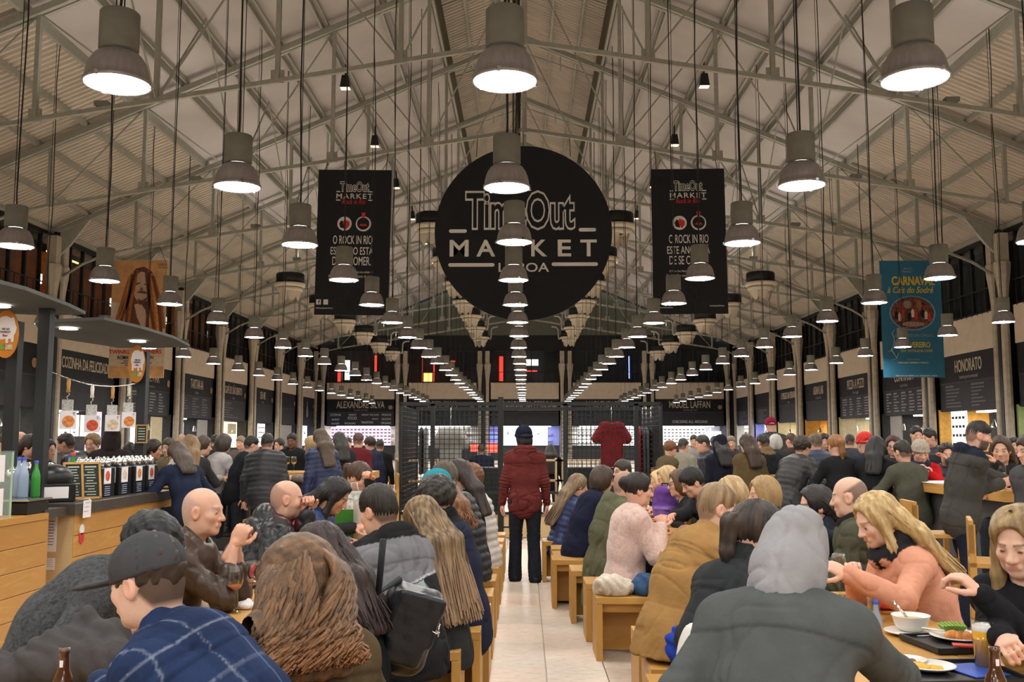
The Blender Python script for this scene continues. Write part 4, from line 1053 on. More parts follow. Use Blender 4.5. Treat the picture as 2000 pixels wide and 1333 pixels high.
def hair(k, p, h):
    st = p.get('hair', 'short')
    if st in ('none',): return None
    s = k.s*p.get('hs',1); R = k.HR; H = k.H; T = lambda x,y,z: H + R@(V3(x,y,z)*s)
    c0 = np.array(p.get('haircol', (.04,.025,.015))); seed = p.get('seed',1)
    th = p.get('hth', {'short': .010,'crop': .004,'curly': .02,'bigcurl': .05,'long': .016,'bob': .02,'bun': .012,'pony': .012,'fringe': .02,'wave': .02}.get(st,.012))
    if p.get('hat') in ('cap','beanie','cloche'): th = min(th, .004)
    lo, hi = H-.2, H+.2
    ln = p.get('hlen', .30)
    if st in ('long','bigcurl','wave'): lo = np.minimum(lo, k.N-k.cu*(ln+.05)-.22); hi = np.maximum(hi, k.N+.22)
    v = Vox(lo, hi, h)
    E = lambda c, r, K=.02, neg=False: v.ell(T(*c), np.array(r)*s, R, K, neg)
    if st in ('short','crop','fringe') and not p.get('f'): E((0,-.010,.045), (.0745+th*.6,.094+th*.8,.083+th)); E((0,-.050,-.006), (.058+th*.4,.052+th*.4,.056), .035)
    else: E((0,-.016,.034), (.078+th,.098+th,.090+th))
    if st in ('bigcurl',): E((0,-.05,-.03), (.13,.12,.13), .04); 
    if st in ('bob',): E((0,-.03,-.02), (.088+th,.085+th,.10), .03); E((0,-.045,-.07), (.082,.065,.06), .03)
    if st == 'fringe': E((0,.03,.06), (.075,.07,.05), .02)
    # face and neck cut away
    E((0,.120+p.get('hairline',0),-.004 if p.get('f') else -.018), (.086,.09,.108) if p.get('f') else (.078,.086,.088), .012, True)
    if st in ('short','crop','curly','bun','pony','fringe'):
        v.box(T(0,-.02,-.145), np.array((.15,.15,.07))*s, R@rotx(RAD(-8)), .01, .02, True); 
        for g in (-1,1): E((g*.09,.03,-.04), (.03,.05,.055), .012, True)
        E((0,.075,-.11), (.09,.1,.09), .02, True)
    else:
        E((0,.09,-.09), (.07,.09,.08), .012, True)
    if st == 'bun': v.ell(T(0,-.115,.045), np.array((.05,.045,.05))*s, R, .012)
    if st == 'pony':
        v.cone(T(0,-.10,.05), T(0,-.15,.02), .03*s, .035*s, k=.015); v.cone(T(0,-.15,.02), T(0,-.15,-.04)+V3(0,0,-.06), .034*s, .030, k=.02); v.cone(T(0,-.15,-.04)+V3(0,0,-.06), T(0,-.13,-.06)+V3(0,0,-.16), .030, .012, k=.02)
    locks = []; hs_ = p.get('hshift', 0)
    r = np.random.default_rng(seed)
    if st in ('long','wave','bigcurl'):
        back = .125+th if st != 'bigcurl' else .15
        wd = p.get('hwide', .085 if st == 'long' else .1 if st == 'wave' else .16)
        for o in np.linspace(-1,1,5):
            a = T(o*.06,-.075,-.01); b = k.N + k.cr*(o*wd+hs_) - k.cf*(back-.03*abs(o)) + .02*k.cu; c = k.N + k.cr*(o*wd*1.1+hs_*1.3) - k.cf*(back+.02) - k.cu*ln
            rr = .04 if st == 'long' else .05 if st == 'wave' else .065
            v.cone(a, b, .05*s, rr, k=.03); v.cone(b, c, rr, rr*.55, k=.03)
        if p.get('sidelocks', 0):
            for g in (-1,1):
                a = T(g*.075,.01,0); b = T(g*.085,.02,-.12); c = k.N + k.cr*g*.11 + k.cf*.09 - k.cu*p['sidelocks']
                v.cone(a, b, .024, .026, k=.02); v.cone(b, c, .028, .016, k=.02)
    V, Q = v.mesh(); N = vnormals(V, Q)
    L = (V-H)@R/s; az = np.arctan2(L[:,0], L[:,1]-.0)
    if st in ('curly','bigcurl','wave'):
        A = {'curly': .008,'bigcurl': .004,'wave': .006}[st]; f = {'curly': 26,'bigcurl': 20,'wave': 9}[st]
        D = A*wnoise(V, f, seed, 2)
    else:
        D = .0028*np.sin(az*38+3*wnoise(V,6,seed,1)) + .003*wnoise(V*np.array((1,1,.25)), 22, seed, 2)
    V = V+N*D[:,None]
    c1 = np.array(p.get('haircol2', c0*1.5))
    S_ = np.stack([(V-k.N)@k.cr, (V-k.N)@k.cf*.7, (V-k.N)@k.cu*.035], 1)
    if st not in ('long','wave','curly','bigcurl'): S_ = np.stack([az*.05, az*0, L[:,2]*.15], 1)
    tt = np.clip(.45+.7*wnoise(S_ if st not in ('curly','bigcurl') else V, 40 if st not in ('curly','bigcurl') else 18, seed+2, 2), 0, 1)[:,None]
    if 'hairgrad' in p:
        g = np.clip(((k.N-V)@k.cu)/ln,0,1)[:,None]; c1 = c1*(1-g)+np.array(p['hairgrad'])*g
    parts = [(V, Q, c0*(1-tt)+c1*tt)]
    nl = p.get('locks', 0)
    if nl:
        # loose locks laid over the mass: scalp -> nape -> down the back
        Lp = 14 if st == 'long' else 24; t = np.linspace(0,1,Lp); paths = []
        for _ in range(nl):
            o = r.uniform(-1.12,1.12); up = r.uniform(-.2,1); dep = r.uniform(.85,1.08)
            if st in ('long','wave','bigcurl'):
                a = T(o*.06*dep, .03-.09*(1-up), (.122+th+(.012 if st=='bigcurl' else 0))-.045*abs(o)-(1-up)*.025); a2 = T(o*.09+np.sign(o)*(.05 if st=='bigcurl' else .008), -.05-(.07+th)*(1-abs(o))-(.04 if st=='bigcurl' else 0), .03)
                back = (.165 if st != 'bigcurl' else .235)*dep; wd = p.get('hwide', .1 if st != 'bigcurl' else .17)
                b = k.N + k.cr*(o*wd*1.1+hs_) - k.cf*(back-.05*abs(o)) + .02*k.cu; c = k.N + k.cr*(o*wd*1.25+hs_*1.3) - k.cf*(back+.02) - k.cu*ln*r.uniform(.75,1.08)
                P4 = np.array([a,a2,b,c]); kk = np.array([0,.25,.5,1])
                path = np.stack([np.interp(t, kk, P4[:,j]) for j in range(3)],1)
                # smooth corners
                for _ in range(2): path[1:-1] = (path[:-2]+2*path[1:-1]+path[2:])/4
                A = {'long': .004,'wave': .012,'bigcurl': .016}[st]; fq = {'long': 1.2,'wave': 3,'bigcurl': 4.0}[st]
                ph = r.uniform(0,6.28); g = np.minimum(1, t*2.5)
                path += (A*g*np.sin(t*fq*2*PI+ph))[:,None]*k.cr + (A*g*np.cos(t*fq*2*PI+ph))[:,None]*k.cf*.7
                paths.append(path)
        if paths:
            V2, Q2 = tubes_np(np.array(paths), p.get('lockr',.0085), .003, 4)
            cc = np.repeat(c0[None]*r.uniform(.8,1.3,(nl,1)) + (c1.mean(0)-c0 if c1.ndim>1 else c1-c0)[None]*r.uniform(0,1,(nl,1)), Lp*4, 0)
            if 'hairgrad' in p: g = np.clip(((k.N-V2)@k.cu)/ln,0,1)[:,None]; cc = cc*(1-.7*g)+np.array(p['hairgrad'])*.7*g
            parts.append((V2, Q2, np.clip(cc,.002,1)))
    return join_np(parts)
def hat(k, p, h):
    st = p['hat']; s = k.s*p.get('hs',1); R = k.HR; H = k.H; T = lambda x,y,z: H + R@(V3(x,y,z)*s); c = np.array(p.get('hatcol', (.1,.1,.1)))
    v = Vox(H-.26, H+.24, h); E = lambda c_, r, K=.02, neg=False: v.ell(T(*c_), np.array(r)*s, R, K, neg)
    if st == 'beanie':
        E((0,-.02,.045), (.094,.113,.105)); v.box(T(0,0,-.11), np.array((.2,.2,.115))*s, R@rotx(RAD(-14)), .01, .008, True)
        for j in range(14):
            a0, a1 = 2*PI*j/14, 2*PI*(j+1)/14; f = lambda a: T(.088*math.cos(a), -.018+.106*math.sin(a), .022+.022*math.sin(a)); v.cone(f(a0), f(a1), .014*s, k=.01)
    elif st == 'cap':
        E((0,-.012,.04), (.090,.108,.094)); v.box(T(0,0,-.10), np.array((.2,.2,.115))*s, R@rotx(RAD(-6)), .006, .006, True)
        E((0,.150,.020), (.078,.075,.010), .012); v.ell(T(0,-.012,.135), (.009,.009,.006), None, .003)
    elif st == 'cloche':
        E((0,-.012,.05), (.093,.112,.098)); v.box(T(0,0,-.10), np.array((.2,.2,.115))*s, R, .006, .006, True)
        E((0,-.01,.012), (.128,.148,.012), .02); E((.085,-.06,.01), (.03,.03,.025), .01)
    elif st == 'hood':
        E((0,-.026,.026), (.101,.120,.115)); E((0,-.05,-.05), (.092,.09,.09), .05); E((.01,-.07,.085), (.06,.07,.05), .05); v.cone(T(0,-.06,-.07), k.N-.05*k.cf+.02*k.cu, .088*s, .085, k=.05)
        for g in (-1,1): v.cone(T(g*.05,-.05,-.06), k.N+k.cr*g*.075-.02*k.cf+.01*k.cu, .05, .035, k=.04)
        E((0,.11,-.02), (.088,.12,.115), .02, True); E((0,-.01,0), (.086,.106,.11), .01, True)
    V, Q = v.mesh(); N = vnormals(V, Q)
    if st == 'beanie': V = V + N*(.0025*np.sin(np.arctan2(*((V-H)@R)[:,:2].T)*44))[:,None]
    if st == 'hood': V = V + N*(.003*wnoise(V,5,p.get('seed',1),2) - .006*(1-np.minimum(1,np.abs(wnoise(V,4,p.get('seed',1)+4,2))*2.4))**4 - .007*np.exp(-(((V-H)@R)[:,0]/.004)**2))[:,None]
    C = np.tile(c,(len(V),1))
    if st == 'cap':
        L = (V-H)@R; az = np.arctan2(L[:,0],L[:,1]); C *= (1-.25*(np.abs(np.sin(az*3))<.05)*(L[:,1]<.09))[:,None]
    return V, Q, C
def glasses(k, parent, p):
    T = lambda x,y,z: Vector(k.H + k.HR@V3(x,y,z)*k.s); mb = MB()
    for g in (-1,1):
        mb.tube([T(g*.033+.023*math.cos(a), .096-.012*abs(math.cos(a)) if False else .094, .0+.018*math.sin(a)) for a in np.linspace(0,2*PI,13)], .0022, 4, False)
        mb.tube([T(g*.056,.094,.004), T(g*.076,.05,.008), T(g*.08,-.005,.006)], .002, 4)
    mb.tube([T(-.01,.098,.004), T(.01,.098,.004)], .002, 4)
    mb.build('glasses', m_frameblk, parent)
PEOPLE = []
def person(label, loc, rz, **p):
    """rz: heading of the person's forward (+y) axis about z"""
    p.setdefault('seed', len(PEOPLE)*7+3); q = p.get('q', 1.0)          # q>1: coarser (farther away)
    k = skeleton(p)
    parts = [head_skin(k, p, .0048*q)]
    for i in (0,1):
        if p.get('nohand', (0,0))[i]: continue
        parts.append(hand_skin(k, i, p, .0042*q))
    parts.append(body_core(k, p))
    V, Q, C = join_np(parts)
    o = link('person', mesh_np('person', V, Q, m_skin, C), None, loc, (0,0,rz))
    tag(o, label, 'person', p.get('group'))
    hh = .011*q if q > 1 else .0085
    V, Q, C = jacket(k, p, hh); link(p.get('top','jacket'), mesh_np('jacket', V, Q, CL[p.get('fab','cloth')], C), o)
    if p.get('legs', True):
        V, Q, C = trousers(k, p, .018*q); link('trousers', mesh_np('trousers', V, Q, CL[p.get('tfab','denim')], C), o)
        V, Q, C = shoes(k, p, .012*q); link('shoes', mesh_np('shoes', V, Q, m_shoe, C), o)
    r = hair(k, p, .007*q)
    if r is not None: link('hair', mesh_np('hair', *r[:2], m_hair, r[2]), o)
    if p.get('hat'):
        V, Q, C = hat(k, p, .0065*q); link({'cap':'cap','beanie':'beanie','cloche':'hat','hood':'hood'}[p['hat']], mesh_np('hat', V, Q, CL[p.get('hatfab','cloth')], C), o)
    if p.get('glasses'): glasses(k, o, p)
    PEOPLE.append(o); o['_k'] = 0
    return o, k
# ================================================================== FURNITURE
WC, WDk = (.60,.345,.095), (.42,.205,.045)
m_wood = mat('oak', WC, .42, wood=WDk, vscale=3.0, stretch=(9,1.2,9), bump=.04, bscale=30)
m_woodx = mat('oak_crosswise', WC, .42, wood=WDk, vscale=3.0, stretch=(1.2,9,9), bump=.04, bscale=30)
m_woodz = mat('oak_upright', WC, .42, wood=WDk, vscale=3.0, stretch=(9,9,1.2), bump=.04, bscale=30)
m_pale = mat('pale_plywood', (.62,.47,.27), .5, wood=(.50,.35,.17), vscale=3, stretch=(1.2,9,9))
m_plank = mat('counter_oak', (.58,.32,.085), .4, wood=(.34,.15,.03), vscale=2.2, stretch=(2,1.1,7), bump=.05, bscale=25)
m_ctop = mat('counter_top', (.055,.045,.035), .4, var=.15)
# -- box stools
stp = [('seat_board', MB().box((0,0,.425), (.46,.40,.05), bev=.004).mesh('seat_board', m_woodx))]
for sg in (-1,1): stp.append(('side_panel', MB().box((sg*.2075,0,.2), (.045,.40,.40), bev=.003).mesh('side_panel', m_woodz)))
stp.append(('cross_panel', MB().box((0,.06,.22), (.37,.03,.36)).mesh('cross_panel', m_woodx)))
stp.append(('top_rail', MB().box((0,-.14,.37), (.37,.03,.06)).mesh('top_rail', m_woodx)))
def stool(x, y, label, group, rz=0):
    t = thing('box_stool', label, 'stool', (x,y,0), rz, group)
    for nm, me in stp: link(nm, me, t)
    return t
# -- refectory tables
def table(x0, x1, y0, y1, label):
    t = thing('long_table', label, 'table', ((x0+x1)/2,(y0+y1)/2,0), 0, 'long oak tables')
    w, L = x1-x0, y1-y0; n = 4
    for i in range(n): MB().box((-w/2+(i+.5)*w/n,0,.725), (w/n-.004,L,.05), bev=.003).build('plank', m_wood, t)
    for sg in (-1,1):
        MB().box((0,sg*(L/2-.1),.35), (w-.1,.06,.70)).build('leg_panel', m_woodx, t)
    MB().box((0,0,.55), (.05,L-.3,.18)).build('stretcher', m_wood, t)
    return t
table(-1.62,-.88, 2.15,5.55, 'long oak table left of the aisle with wine glasses, close to the viewer')
table(-1.60,-.86, 5.62,9.2, 'long oak table left of the aisle with green shopping bag')
table(.98,1.82, 2.0,5.3, 'long oak table right of the aisle with soup bowl and food trays')
table(.98,1.60, 5.4,8.5, 'long oak table right of the aisle under the purple backpack')
table(.72,1.40, 8.6,11.6, 'long oak table right of the aisle, farthest along')
G1, G2 = 'box stools on the left of the aisle', 'box stools on the right of the aisle'
stool(-.50,3.15,'oak box stool under the brown olive parka', G1); stool(-.46,4.05,'oak box stool under the backpack wearer', G1)
stool(-.57,5.42,'low oak box stool beside the aisle, half hidden by leather backpack', G1); stool(-.49,5.95,'oak box stool jutting into the aisle, largest on left side', G1)
for y, lb in ((6.55,'oak box stool under the navy coat'),(7.25,'oak box stool under the teal hat wearer'),(8.0,'oak box stool under the black puffer jacket'),(8.75,'oak box stool under the white coat'),
    (9.55,'oak box stool just past the white coat'),(10.3,'empty oak box stool left of the aisle before the last pair'),(11.0,'next to last empty oak box stool left of the aisle'),(11.7,'last empty oak box stool left of the aisle by mesh cage')):
    stool(-.46,y,lb,G1)
for y, x, lb in ((3.0,.72,'oak box stool under the grey hooded jacket'),(4.55,.80,'oak box stool under the dark scarf wearer'),(5.05,.84,'oak box stool right behind the white chair'),(5.75,.86,'oak box stool under the tan suede jacket'),(7.2,.73,'oak box stool piled with cream coat and jeans'),
    (7.85,.70,'oak box stool under the pink fluffy sweater'),(8.6,.62,'oak box stool under the olive parka'),(9.7,.50,'oak box stool under the navy sweater'),(10.25,.50,'empty oak box stool pulled into the aisle'),(9.35,.48,'empty oak box stool nearer the aisle next to parka'),(11.0,.42,'oak box stool under the blue puffer jacket')):
    stool(x,y,lb,G2)
for y in (3.9,4.85,6.0,7.0,8.1): stool(-2.02,y,'oak box stool on the bar side of the left tables, %s from the viewer' % {3.9:'first',4.85:'second',6.0:'third',7.0:'fourth',8.1:'fifth'}[y], 'box stools by the bar side')
for nn_, y in enumerate((3.7,4.85,5.9,6.5,7.3,8.0,8.7,9.4,10.0)): stool(2.2 if y<8 else 1.8,y,'oak box stool on the far right bench line, number %s from the viewer' % ORD[nn_], 'box stools on the far right')
# -- white shell chair
v = Vox((-.4,-.4,.3),(.4,.4,1.0),.014)
v.box((0,0,.46),(.21,.21,.02),None,.015,.02); v.ell((0,-.21,.66),(.23,.045,.24),None,.05); v.ell((0,-.15,.68),(.25,.06,.26),None,.02,True)
for g in (-1,1): v.cone((g*.2,-.18,.5),(g*.22,.1,.52),.03,.015,k=.05)
V, Q = v.mesh(); m_shell = mat('white_shell', (.8,.79,.76), .3)
t = thing('shell_chair','white moulded shell chair beside the grey hooded jacket','chair',(.82,3.6,0),RAD(-82))
link('seat_shell', mesh_np('seat_shell', V, Q, m_shell), t)
for gx in (-.17,.17):
    for gy in (-.15,.15): MB().tube([(gx*.7,gy*.7,.45),(gx*1.2,gy*1.2,0)], .014, 6).build('leg', m_woodz, t)
# -- bar chairs
def bar_chair(x, y, rz, label, sh=.74, bh=1.02):
    t = thing('bar_chair', label, 'chair', (x,y,0), rz, 'oak bar chairs')
    MB().box((0,0,sh),(.40,.40,.035),bev=.004).build('seat', m_woodx, t)
    for gx in (-1,1):
        for gy in (-1,1): MB().box((gx*.18,gy*.18,(bh if gy<0 else sh)/2-.01),(.04,.04,(bh if gy<0 else sh)-.02)).build('leg', m_woodz, t)
    MB().box((0,-.185,bh-.10),(.40,.03,.22),bev=.004).build('backrest', m_woodx, t)
    for z in (.28,.5):
        for gy in (-1,1): MB().box((0,gy*.18,z),(.34,.025,.035)).build('stretcher', m_woodx, t)
        for gx in (-1,1): MB().box((gx*.18,0,z+.04),(.025,.34,.035)).build('stretcher', m_wood, t)
    return t
bar_chair(3.16,6.6,RAD(-112),'oak bar chair standing before the bar table, closest to the viewer')
bar_chair(3.52,8.6,RAD(-95),'oak bar chair behind the pink jacket')
bar_chair(3.05,9.4,RAD(-100),'oak bar chair with only its backrest showing behind the olive fur collar jacket')
bar_chair(atx(470,16.5),16.5,RAD(170),'oak bar chair with slatted frame behind the glossy black jacket')
bar_chair(atx(515,12.5),12.5,RAD(180),'oak bar chair whose backrest touches the glossy black jacket',.5,.92)
bar_chair(atx(755,15.5),15.5,RAD(100),'oak bar chair left of the mesh cage, front one'); bar_chair(atx(738,17.5),17.5,RAD(80),'oak bar chair left of the mesh cage, rear one')
bar_chair(atx(620,15),15,RAD(180),'oak bar chair hung with a beige cloth')
bar_chair(atx(1540,13),13,RAD(150),'oak bar chair in the right crowd behind the navy scarf'); bar_chair(atx(1440,14.5),14.5,RAD(180),'oak bar chair in the right crowd behind the dark fur coat')
# -- high tables
def high_table(x, y, w, d, label, rz=0):
    t = thing('high_table', label, 'table', (x,y,0), rz, 'high oak tables')
    MB().box((0,0,1.05),(w,d,.10),bev=.005).build('table_top', m_wood if d>w else m_woodx, t)
    MB().box((0,0,.5),(w-.25,d-.35,1.0)).build('pedestal', mat('pedestal_grey',(.075,.075,.08),.55), t)
    return t
high_table(4.68,10.3,.84,3.0,'high oak bar table with charcoal panel beside the grey wool jacket')
high_table(atx(560,14.2),14.2,2.6,.8,'high oak table with wine glasses among the left crowd')
high_table(atx(322,11.6),11.6,.7,.5,'high oak table at the end of the bar counter')
high_table(atx(1420,16),16,2.4,.8,'high oak table among the right crowd')
high_table(atx(1620,13.2),13.2,2.0,.8,'high oak table in front of the red beanie crowd')

# ================================================================== BAR COUNTER, left
CX = -3.9
t = thing('bar_counter','oak panelled bar counter with dark top along the left edge','bar counter',(0,0,0))
for (y0,y1) in ((3.2,8.0),(8.47,10.78)):
    for i in range(5):
        L = y1-y0; MB().box((CX-.02,(y0+y1)/2,.09+i*.182),(.05,L,.178),bev=.003).build('plank', m_plank, t)
MB().box((CX-.28,8.25,.455),(.05,.5,.91)).build('recess_panel', m_plank, t)
MB().box((CX-.13,8.48,.455),(.26,.03,.91)).build('end_panel', m_pale, t); MB().box((CX-.11,8.01,.455),(.22,.03,.91)).build('end_panel', m_plank, t)
MB().box((CX-.35,10.76,.455),(.7,.04,.91)).build('end_panel', m_plank, t)
MB().box((CX-.38,9.60,.96),(.84,2.4,.10),bev=.006).build('counter_top', m_ctop, t); MB().box((CX-.42,8.2,.945),(.80,.42,.07)).build('counter_top', m_ctop, t); MB().box((CX-.45,5.6,.935),(.92,4.8,.05)).build('counter_top', m_plank, t)
MB().box((CX-.8,7,.45),(.05,7.5,.9)).build('rear_panel', m_plank, t)
m_paper = mat('paper', (.78,.74,.76), .8); m_ink = mat('ink', (.12,.12,.13), .8)
def notice(x,y,z,w,h,label,axis='x',lines=6,m=m_paper):
    t = thing('paper_notice', label, 'notice', (x,y,z), 0)
    if axis == 'x':
        MB().box((0,0,0),(.004,w,h)).build('sheet', m, t); q = [MB().box((.004,-w*.08*(i%3),h*.36-i*h*.74/max(lines,1)),(.002,w*.6,h*.02)) for i in range(lines)]
    else:
        MB().box((0,0,0),(w,.004,h)).build('sheet', m, t); q = [MB().box((-w*.05*(i%3),-.004,h*.36-i*h*.74/max(lines,1)),(w*.65,.002,h*.02)) for i in range(lines)]
    mb = MB()
    for a in q: mb.add(a.v, a.f)
    mb.build('print_lines', m_ink, t); return t
notice(-4.085,8.458,.745,.10,.30,'long white price notice taped to the recess of the bar counter','y',9)
notice(-4.085,8.458,.49,.09,.10,'short white notice taped below the long one on the counter','y',4)
p = atz(165,1000,.93)
notice(CX+.046,8.62,.95,.15,.15,'small white card hanging over the counter top edge','x',3)
m_badge = mat('badge_red',(.5,.03,.02),.5)
t = thing('round_badge','red and white round sticker on the oak counter','sticker',(CX+.008,8.62,.74))
o = front(circ(0,.03,.045,n=20),.004).build('disc', m_paper, t); o.rotation_euler=(0,0,PI/2)
o = front([(-.05,0),(.05,0),(.045,-.07),(0,-.1),(-.045,-.07)],.004).build('ribbon', m_badge, t); o.rotation_euler=(0,0,PI/2)
# pots with food pictures along the counter
m_pot = mat('pot_black',(.012,.012,.013),.35); m_glassy = mat('clear_glass',(.9,.93,.92),.03,trans=1,ior=1.45)
m_food = [mat('food_orange',(.6,.22,.06),.7,var=.5,vscale=25), mat('food_red',(.55,.08,.04),.7,var=.5,vscale=25), mat('food_cream',(.62,.5,.35),.7,var=.4,vscale=25), mat('food_green',(.2,.35,.06),.7,var=.4,vscale=25)]
for i, y in enumerate((9.35,9.75,10.12,10.45)):
    t = thing('serving_pot','black serving box with food picture on the bar counter, %s from the chalkboard' % ORD[i].replace('nearest','first'),'serving box',(CX-.24,y,1.01),0,'black serving boxes on the bar')
    MB().box((0,0,.14),(.30,.30,.28),bev=.008).build('box', m_pot, t)
    q = MB().box((.05,-.152,.20),(.13,.004,.15)).build('picture', m_paper, t); MB().box((.05,-.155,.20),(.11,.003,.11)).build('food_print', m_food[i%3], q)
    q = MB().box((.152,-.02,.20),(.004,.15,.15)).build('picture', m_paper, t); MB().lathe([(0,0),(.05,0)],14).build('food_print', m_food[(i+1)%3], q); q.children[0].location=(.155,-.02,.2); q.children[0].rotation_euler=(0,PI/2,0)
    for k in range(5): MB().box((.154,-.02,.10-k*.02),(.002,.12,.008)).build('print_line', m_scrB if False else mat('print_bluegrey',(.3,.36,.5),.7), t)
    for k in range(6):
        MB().lathe([(0,.28),(.035,.28),(.04,.33),(.03,.355),(.012,.36),(.012,.375),(0,.38)],10,(-.1+(k%3)*.1,-.07+(k//3)*.14,0)).build('jar_lid', m_chrome, t)
for i, (y,x) in enumerate(((8.35,CX-.55),(9.0,CX-.62))):
    t = thing('stock_pot','wide black pot with chrome jars on top, %s on the bar' % ('behind the bottles' if i==0 else 'behind the chalkboard'),'pot',(x,y,1.01 if i else .98),0)
    MB().lathe([(0,0),(.2,0),(.23,.04),(.235,.22),(.22,.24),(0,.24)],24).build('body', m_pot, t)
    for k in range(8): MB().lathe([(0,.24),(.035,.24),(.042,.29),(.03,.32),(0,.34)],10,(.14*math.cos(k*.785),.14*math.sin(k*.785),0)).build('jar_lid', m_chrome, t)
# chalkboard
c = Vector((CX-.16,8.98,1.01)); t = thing('menu_chalkboard','small double chalkboard in a wooden frame leaning on the bar','chalkboard',c,RAD(40))
Rt = Matrix.Rotation(RAD(-14),3,'X'); m_chalk = mat('chalk_black',(.03,.035,.03),.8)
MB().box(Rt@Vector((0,0,.17)),(.30,.015,.32),Rt).build('board', m_chalk, t)
fr = MB()
for x in (-.155,0,.155): fr.box(Rt@Vector((x,-.005,.17)),(.02,.025,.34),Rt)
for z in (.01,.335): fr.box(Rt@Vector((0,-.005,z)),(.33,.025,.02),Rt)
fr.build('frame', m_wood, t)
for sx in (-.075,.075):
    for k in range(11):
        MB().box(Rt@Vector((sx-.01*(k%2),-.012,.30-k*.026)),(.10-.02*(k%3),.003,.008 if k else .014),Rt).build('chalk_line', mat('chalk',(.45,.5,.42),.9), t)
# till, case, bottles
t = thing('till_printer','black ticket machine with white paper label on the bar','machine',(CX-.30,8.62,1.01),RAD(42))
MB().box((0,0,.08),(.36,.3,.16),bev=.01).build('base', m_pot, t); MB().box((0,-.152,.085),(.24,.004,.10)).build('label_paper', m_paper, t)
v = Vox((-.25,-.25,.1),(.25,.25,.4),.012); v.ell((.02,.02,.2),(.19,.15,.13),None,.02); V,Q = v.mesh(); link('dome', mesh_np('dome',V,Q,m_pot), t)
MB().tube([(.2,-.1,.01),(.3,-.16,.02),(.28,-.22,.01)],.006,5).build('cable', m_paper, t)
t = thing('display_case','glass display case with white price sheets at the left edge','display case',(CX-.22,7.0,.96))
m_gpan = mat('case_glass',(.6,.75,.65),.05,alpha=.12,spec=.5)
for (cx,cy,dx,dy) in ((.2,0,.006,.9),(0,-.45,.4,.006),(0,.45,.4,.006)): MB().box((cx,cy,.25),(dx,dy,.5)).build('glass_pane', m_gpan, t)
fr = MB()
for gx in (-.2,.2):
    for gy in (-.45,.45): fr.box((gx,gy,.25),(.012,.012,.5))
fr.build('edge_trim', mat('case_trim',(.35,.55,.4),.3), t)
MB().box((0,0,.505),(.42,.92,.01)).build('lid', m_gpan, t)
for (y,z,h_) in ((.22,.38,.2),(.22,.13,.2),(-.1,.38,.2),(-.1,.13,.2)): MB().box((.21,y,z),(.004,.2,h_)).build('price_sheet', m_paper, t)
t = thing('kitchen_scale','flat black and steel scale on the counter below the bottles','scale',(CX-.16,7.9,.96))
MB().box((0,0,.05),(.26,.34,.1),bev=.01).build('body', m_pot, t); MB().box((0,0,.115),(.30,.38,.015)).build('pan', m_chrome, t)
def bottle(x,y,z,m,capm,label,s=1.0,lab=None):
    t = thing('bottle',label,'bottle',(x,y,z),0)
    MB().lathe([(0,0),(.032*s,0),(.034*s,.01),(.034*s,.15*s),(.03*s,.18*s),(.014*s,.23*s),(.013*s,.27*s)],16).build('glass_body', m, t)
    MB().lathe([(.014*s,.262*s),(.015*s,.285*s),(0,.287*s)],12).build('cap', capm, t)
    if lab: MB().lathe([(.0345*s,.06*s),(.0345*s,.12*s)],16).build('label_band', lab, t)
    return t
m_wb = mat('water_bottle',(.35,.45,.6),.12,alpha=.75); m_gb = mat('green_bottle',(.05,.30,.05),.12,alpha=.85); m_capb = mat('cap_blue',(.04,.08,.45),.4)
bottle(CX-.2,7.98,1.083,m_wb,m_capb,'blue capped water bottle on the scale, front one',1.15); bottle(CX-.28,8.05,1.083,m_wb,m_capb,'blue capped water bottle on the scale, rear one',1.15); bottle(CX-.14,8.06,1.083,m_gb,m_capb,'green glass bottle beside the water bottles',1.05)
bottle(CX-.35,9.16,1.01,m_gb,mat('cap_red',(.5,.05,.04),.4),'tall green bottle behind the chalkboard',1.5); bottle(CX-.42,9.26,1.01,m_wb,m_capb,'tall clear water bottle behind the chalkboard',1.45)
# posts, oval signs, canopies
m_post = mat('post_grey',(.016,.018,.020),.5)
POSTS = [(20,8.7,2.62,'dark post behind the pig sign at the left edge'),(80,8.45,2.72,'dark canopy post standing at the bar counter'),(275,11.0,2.55,'dark post carrying the smaller orange sign')]
for px,Y,zt,lb in POSTS:
    x = atx(px,Y); tag(MB().box((x,Y,zt/2),(.10,.10,zt)).build('canopy_post', m_post), lb, 'post', 'canopy posts')
m_can = mat('canopy_fabric',(.06,.063,.057),.8,var=.08)
def canopy(pts, z, th, label):
    t = thing('canopy', label, 'canopy', (0,0,z))
    MB().prism(pts, th).build('sail', m_can, t)
    return t
c1 = [(-3.98,6.2),(-3.86,7.4),(-3.95,8.3),(-4.05,8.85),(-4.5,8.9),(-5.1,8.6),(-5.3,7.2),(-5.0,6.0)]
c2 = [(-4.05,9.25),(-3.98,10.0),(-4.0,11.0),(-4.15,11.95),(-4.7,12.15),(-5.1,12.1),(-5.3,11.0),(-5.15,10.2),(-4.85,9.5)]
a = canopy(c1,2.72,.03,'grey canopy sail at the left edge above the pig sign'); b = canopy(c2,2.72,.03,'grey canopy sail reaching over the hanging food pictures')
m_down = mat('downlight',(1,.95,.85),.4,emit=(1,.93,.8),es=12)
for q,(x,y) in ((a,(-4.5,8.2)),(b,(-4.7,9.9)),(b,(-4.5,11.2))):
    MB().disc((x,y,-.03),.09,16,flip=True,ry=.09).build('downlight', m_down, q)
m_orange = mat('sign_orange',(.62,.23,.025),.6,var=.08)
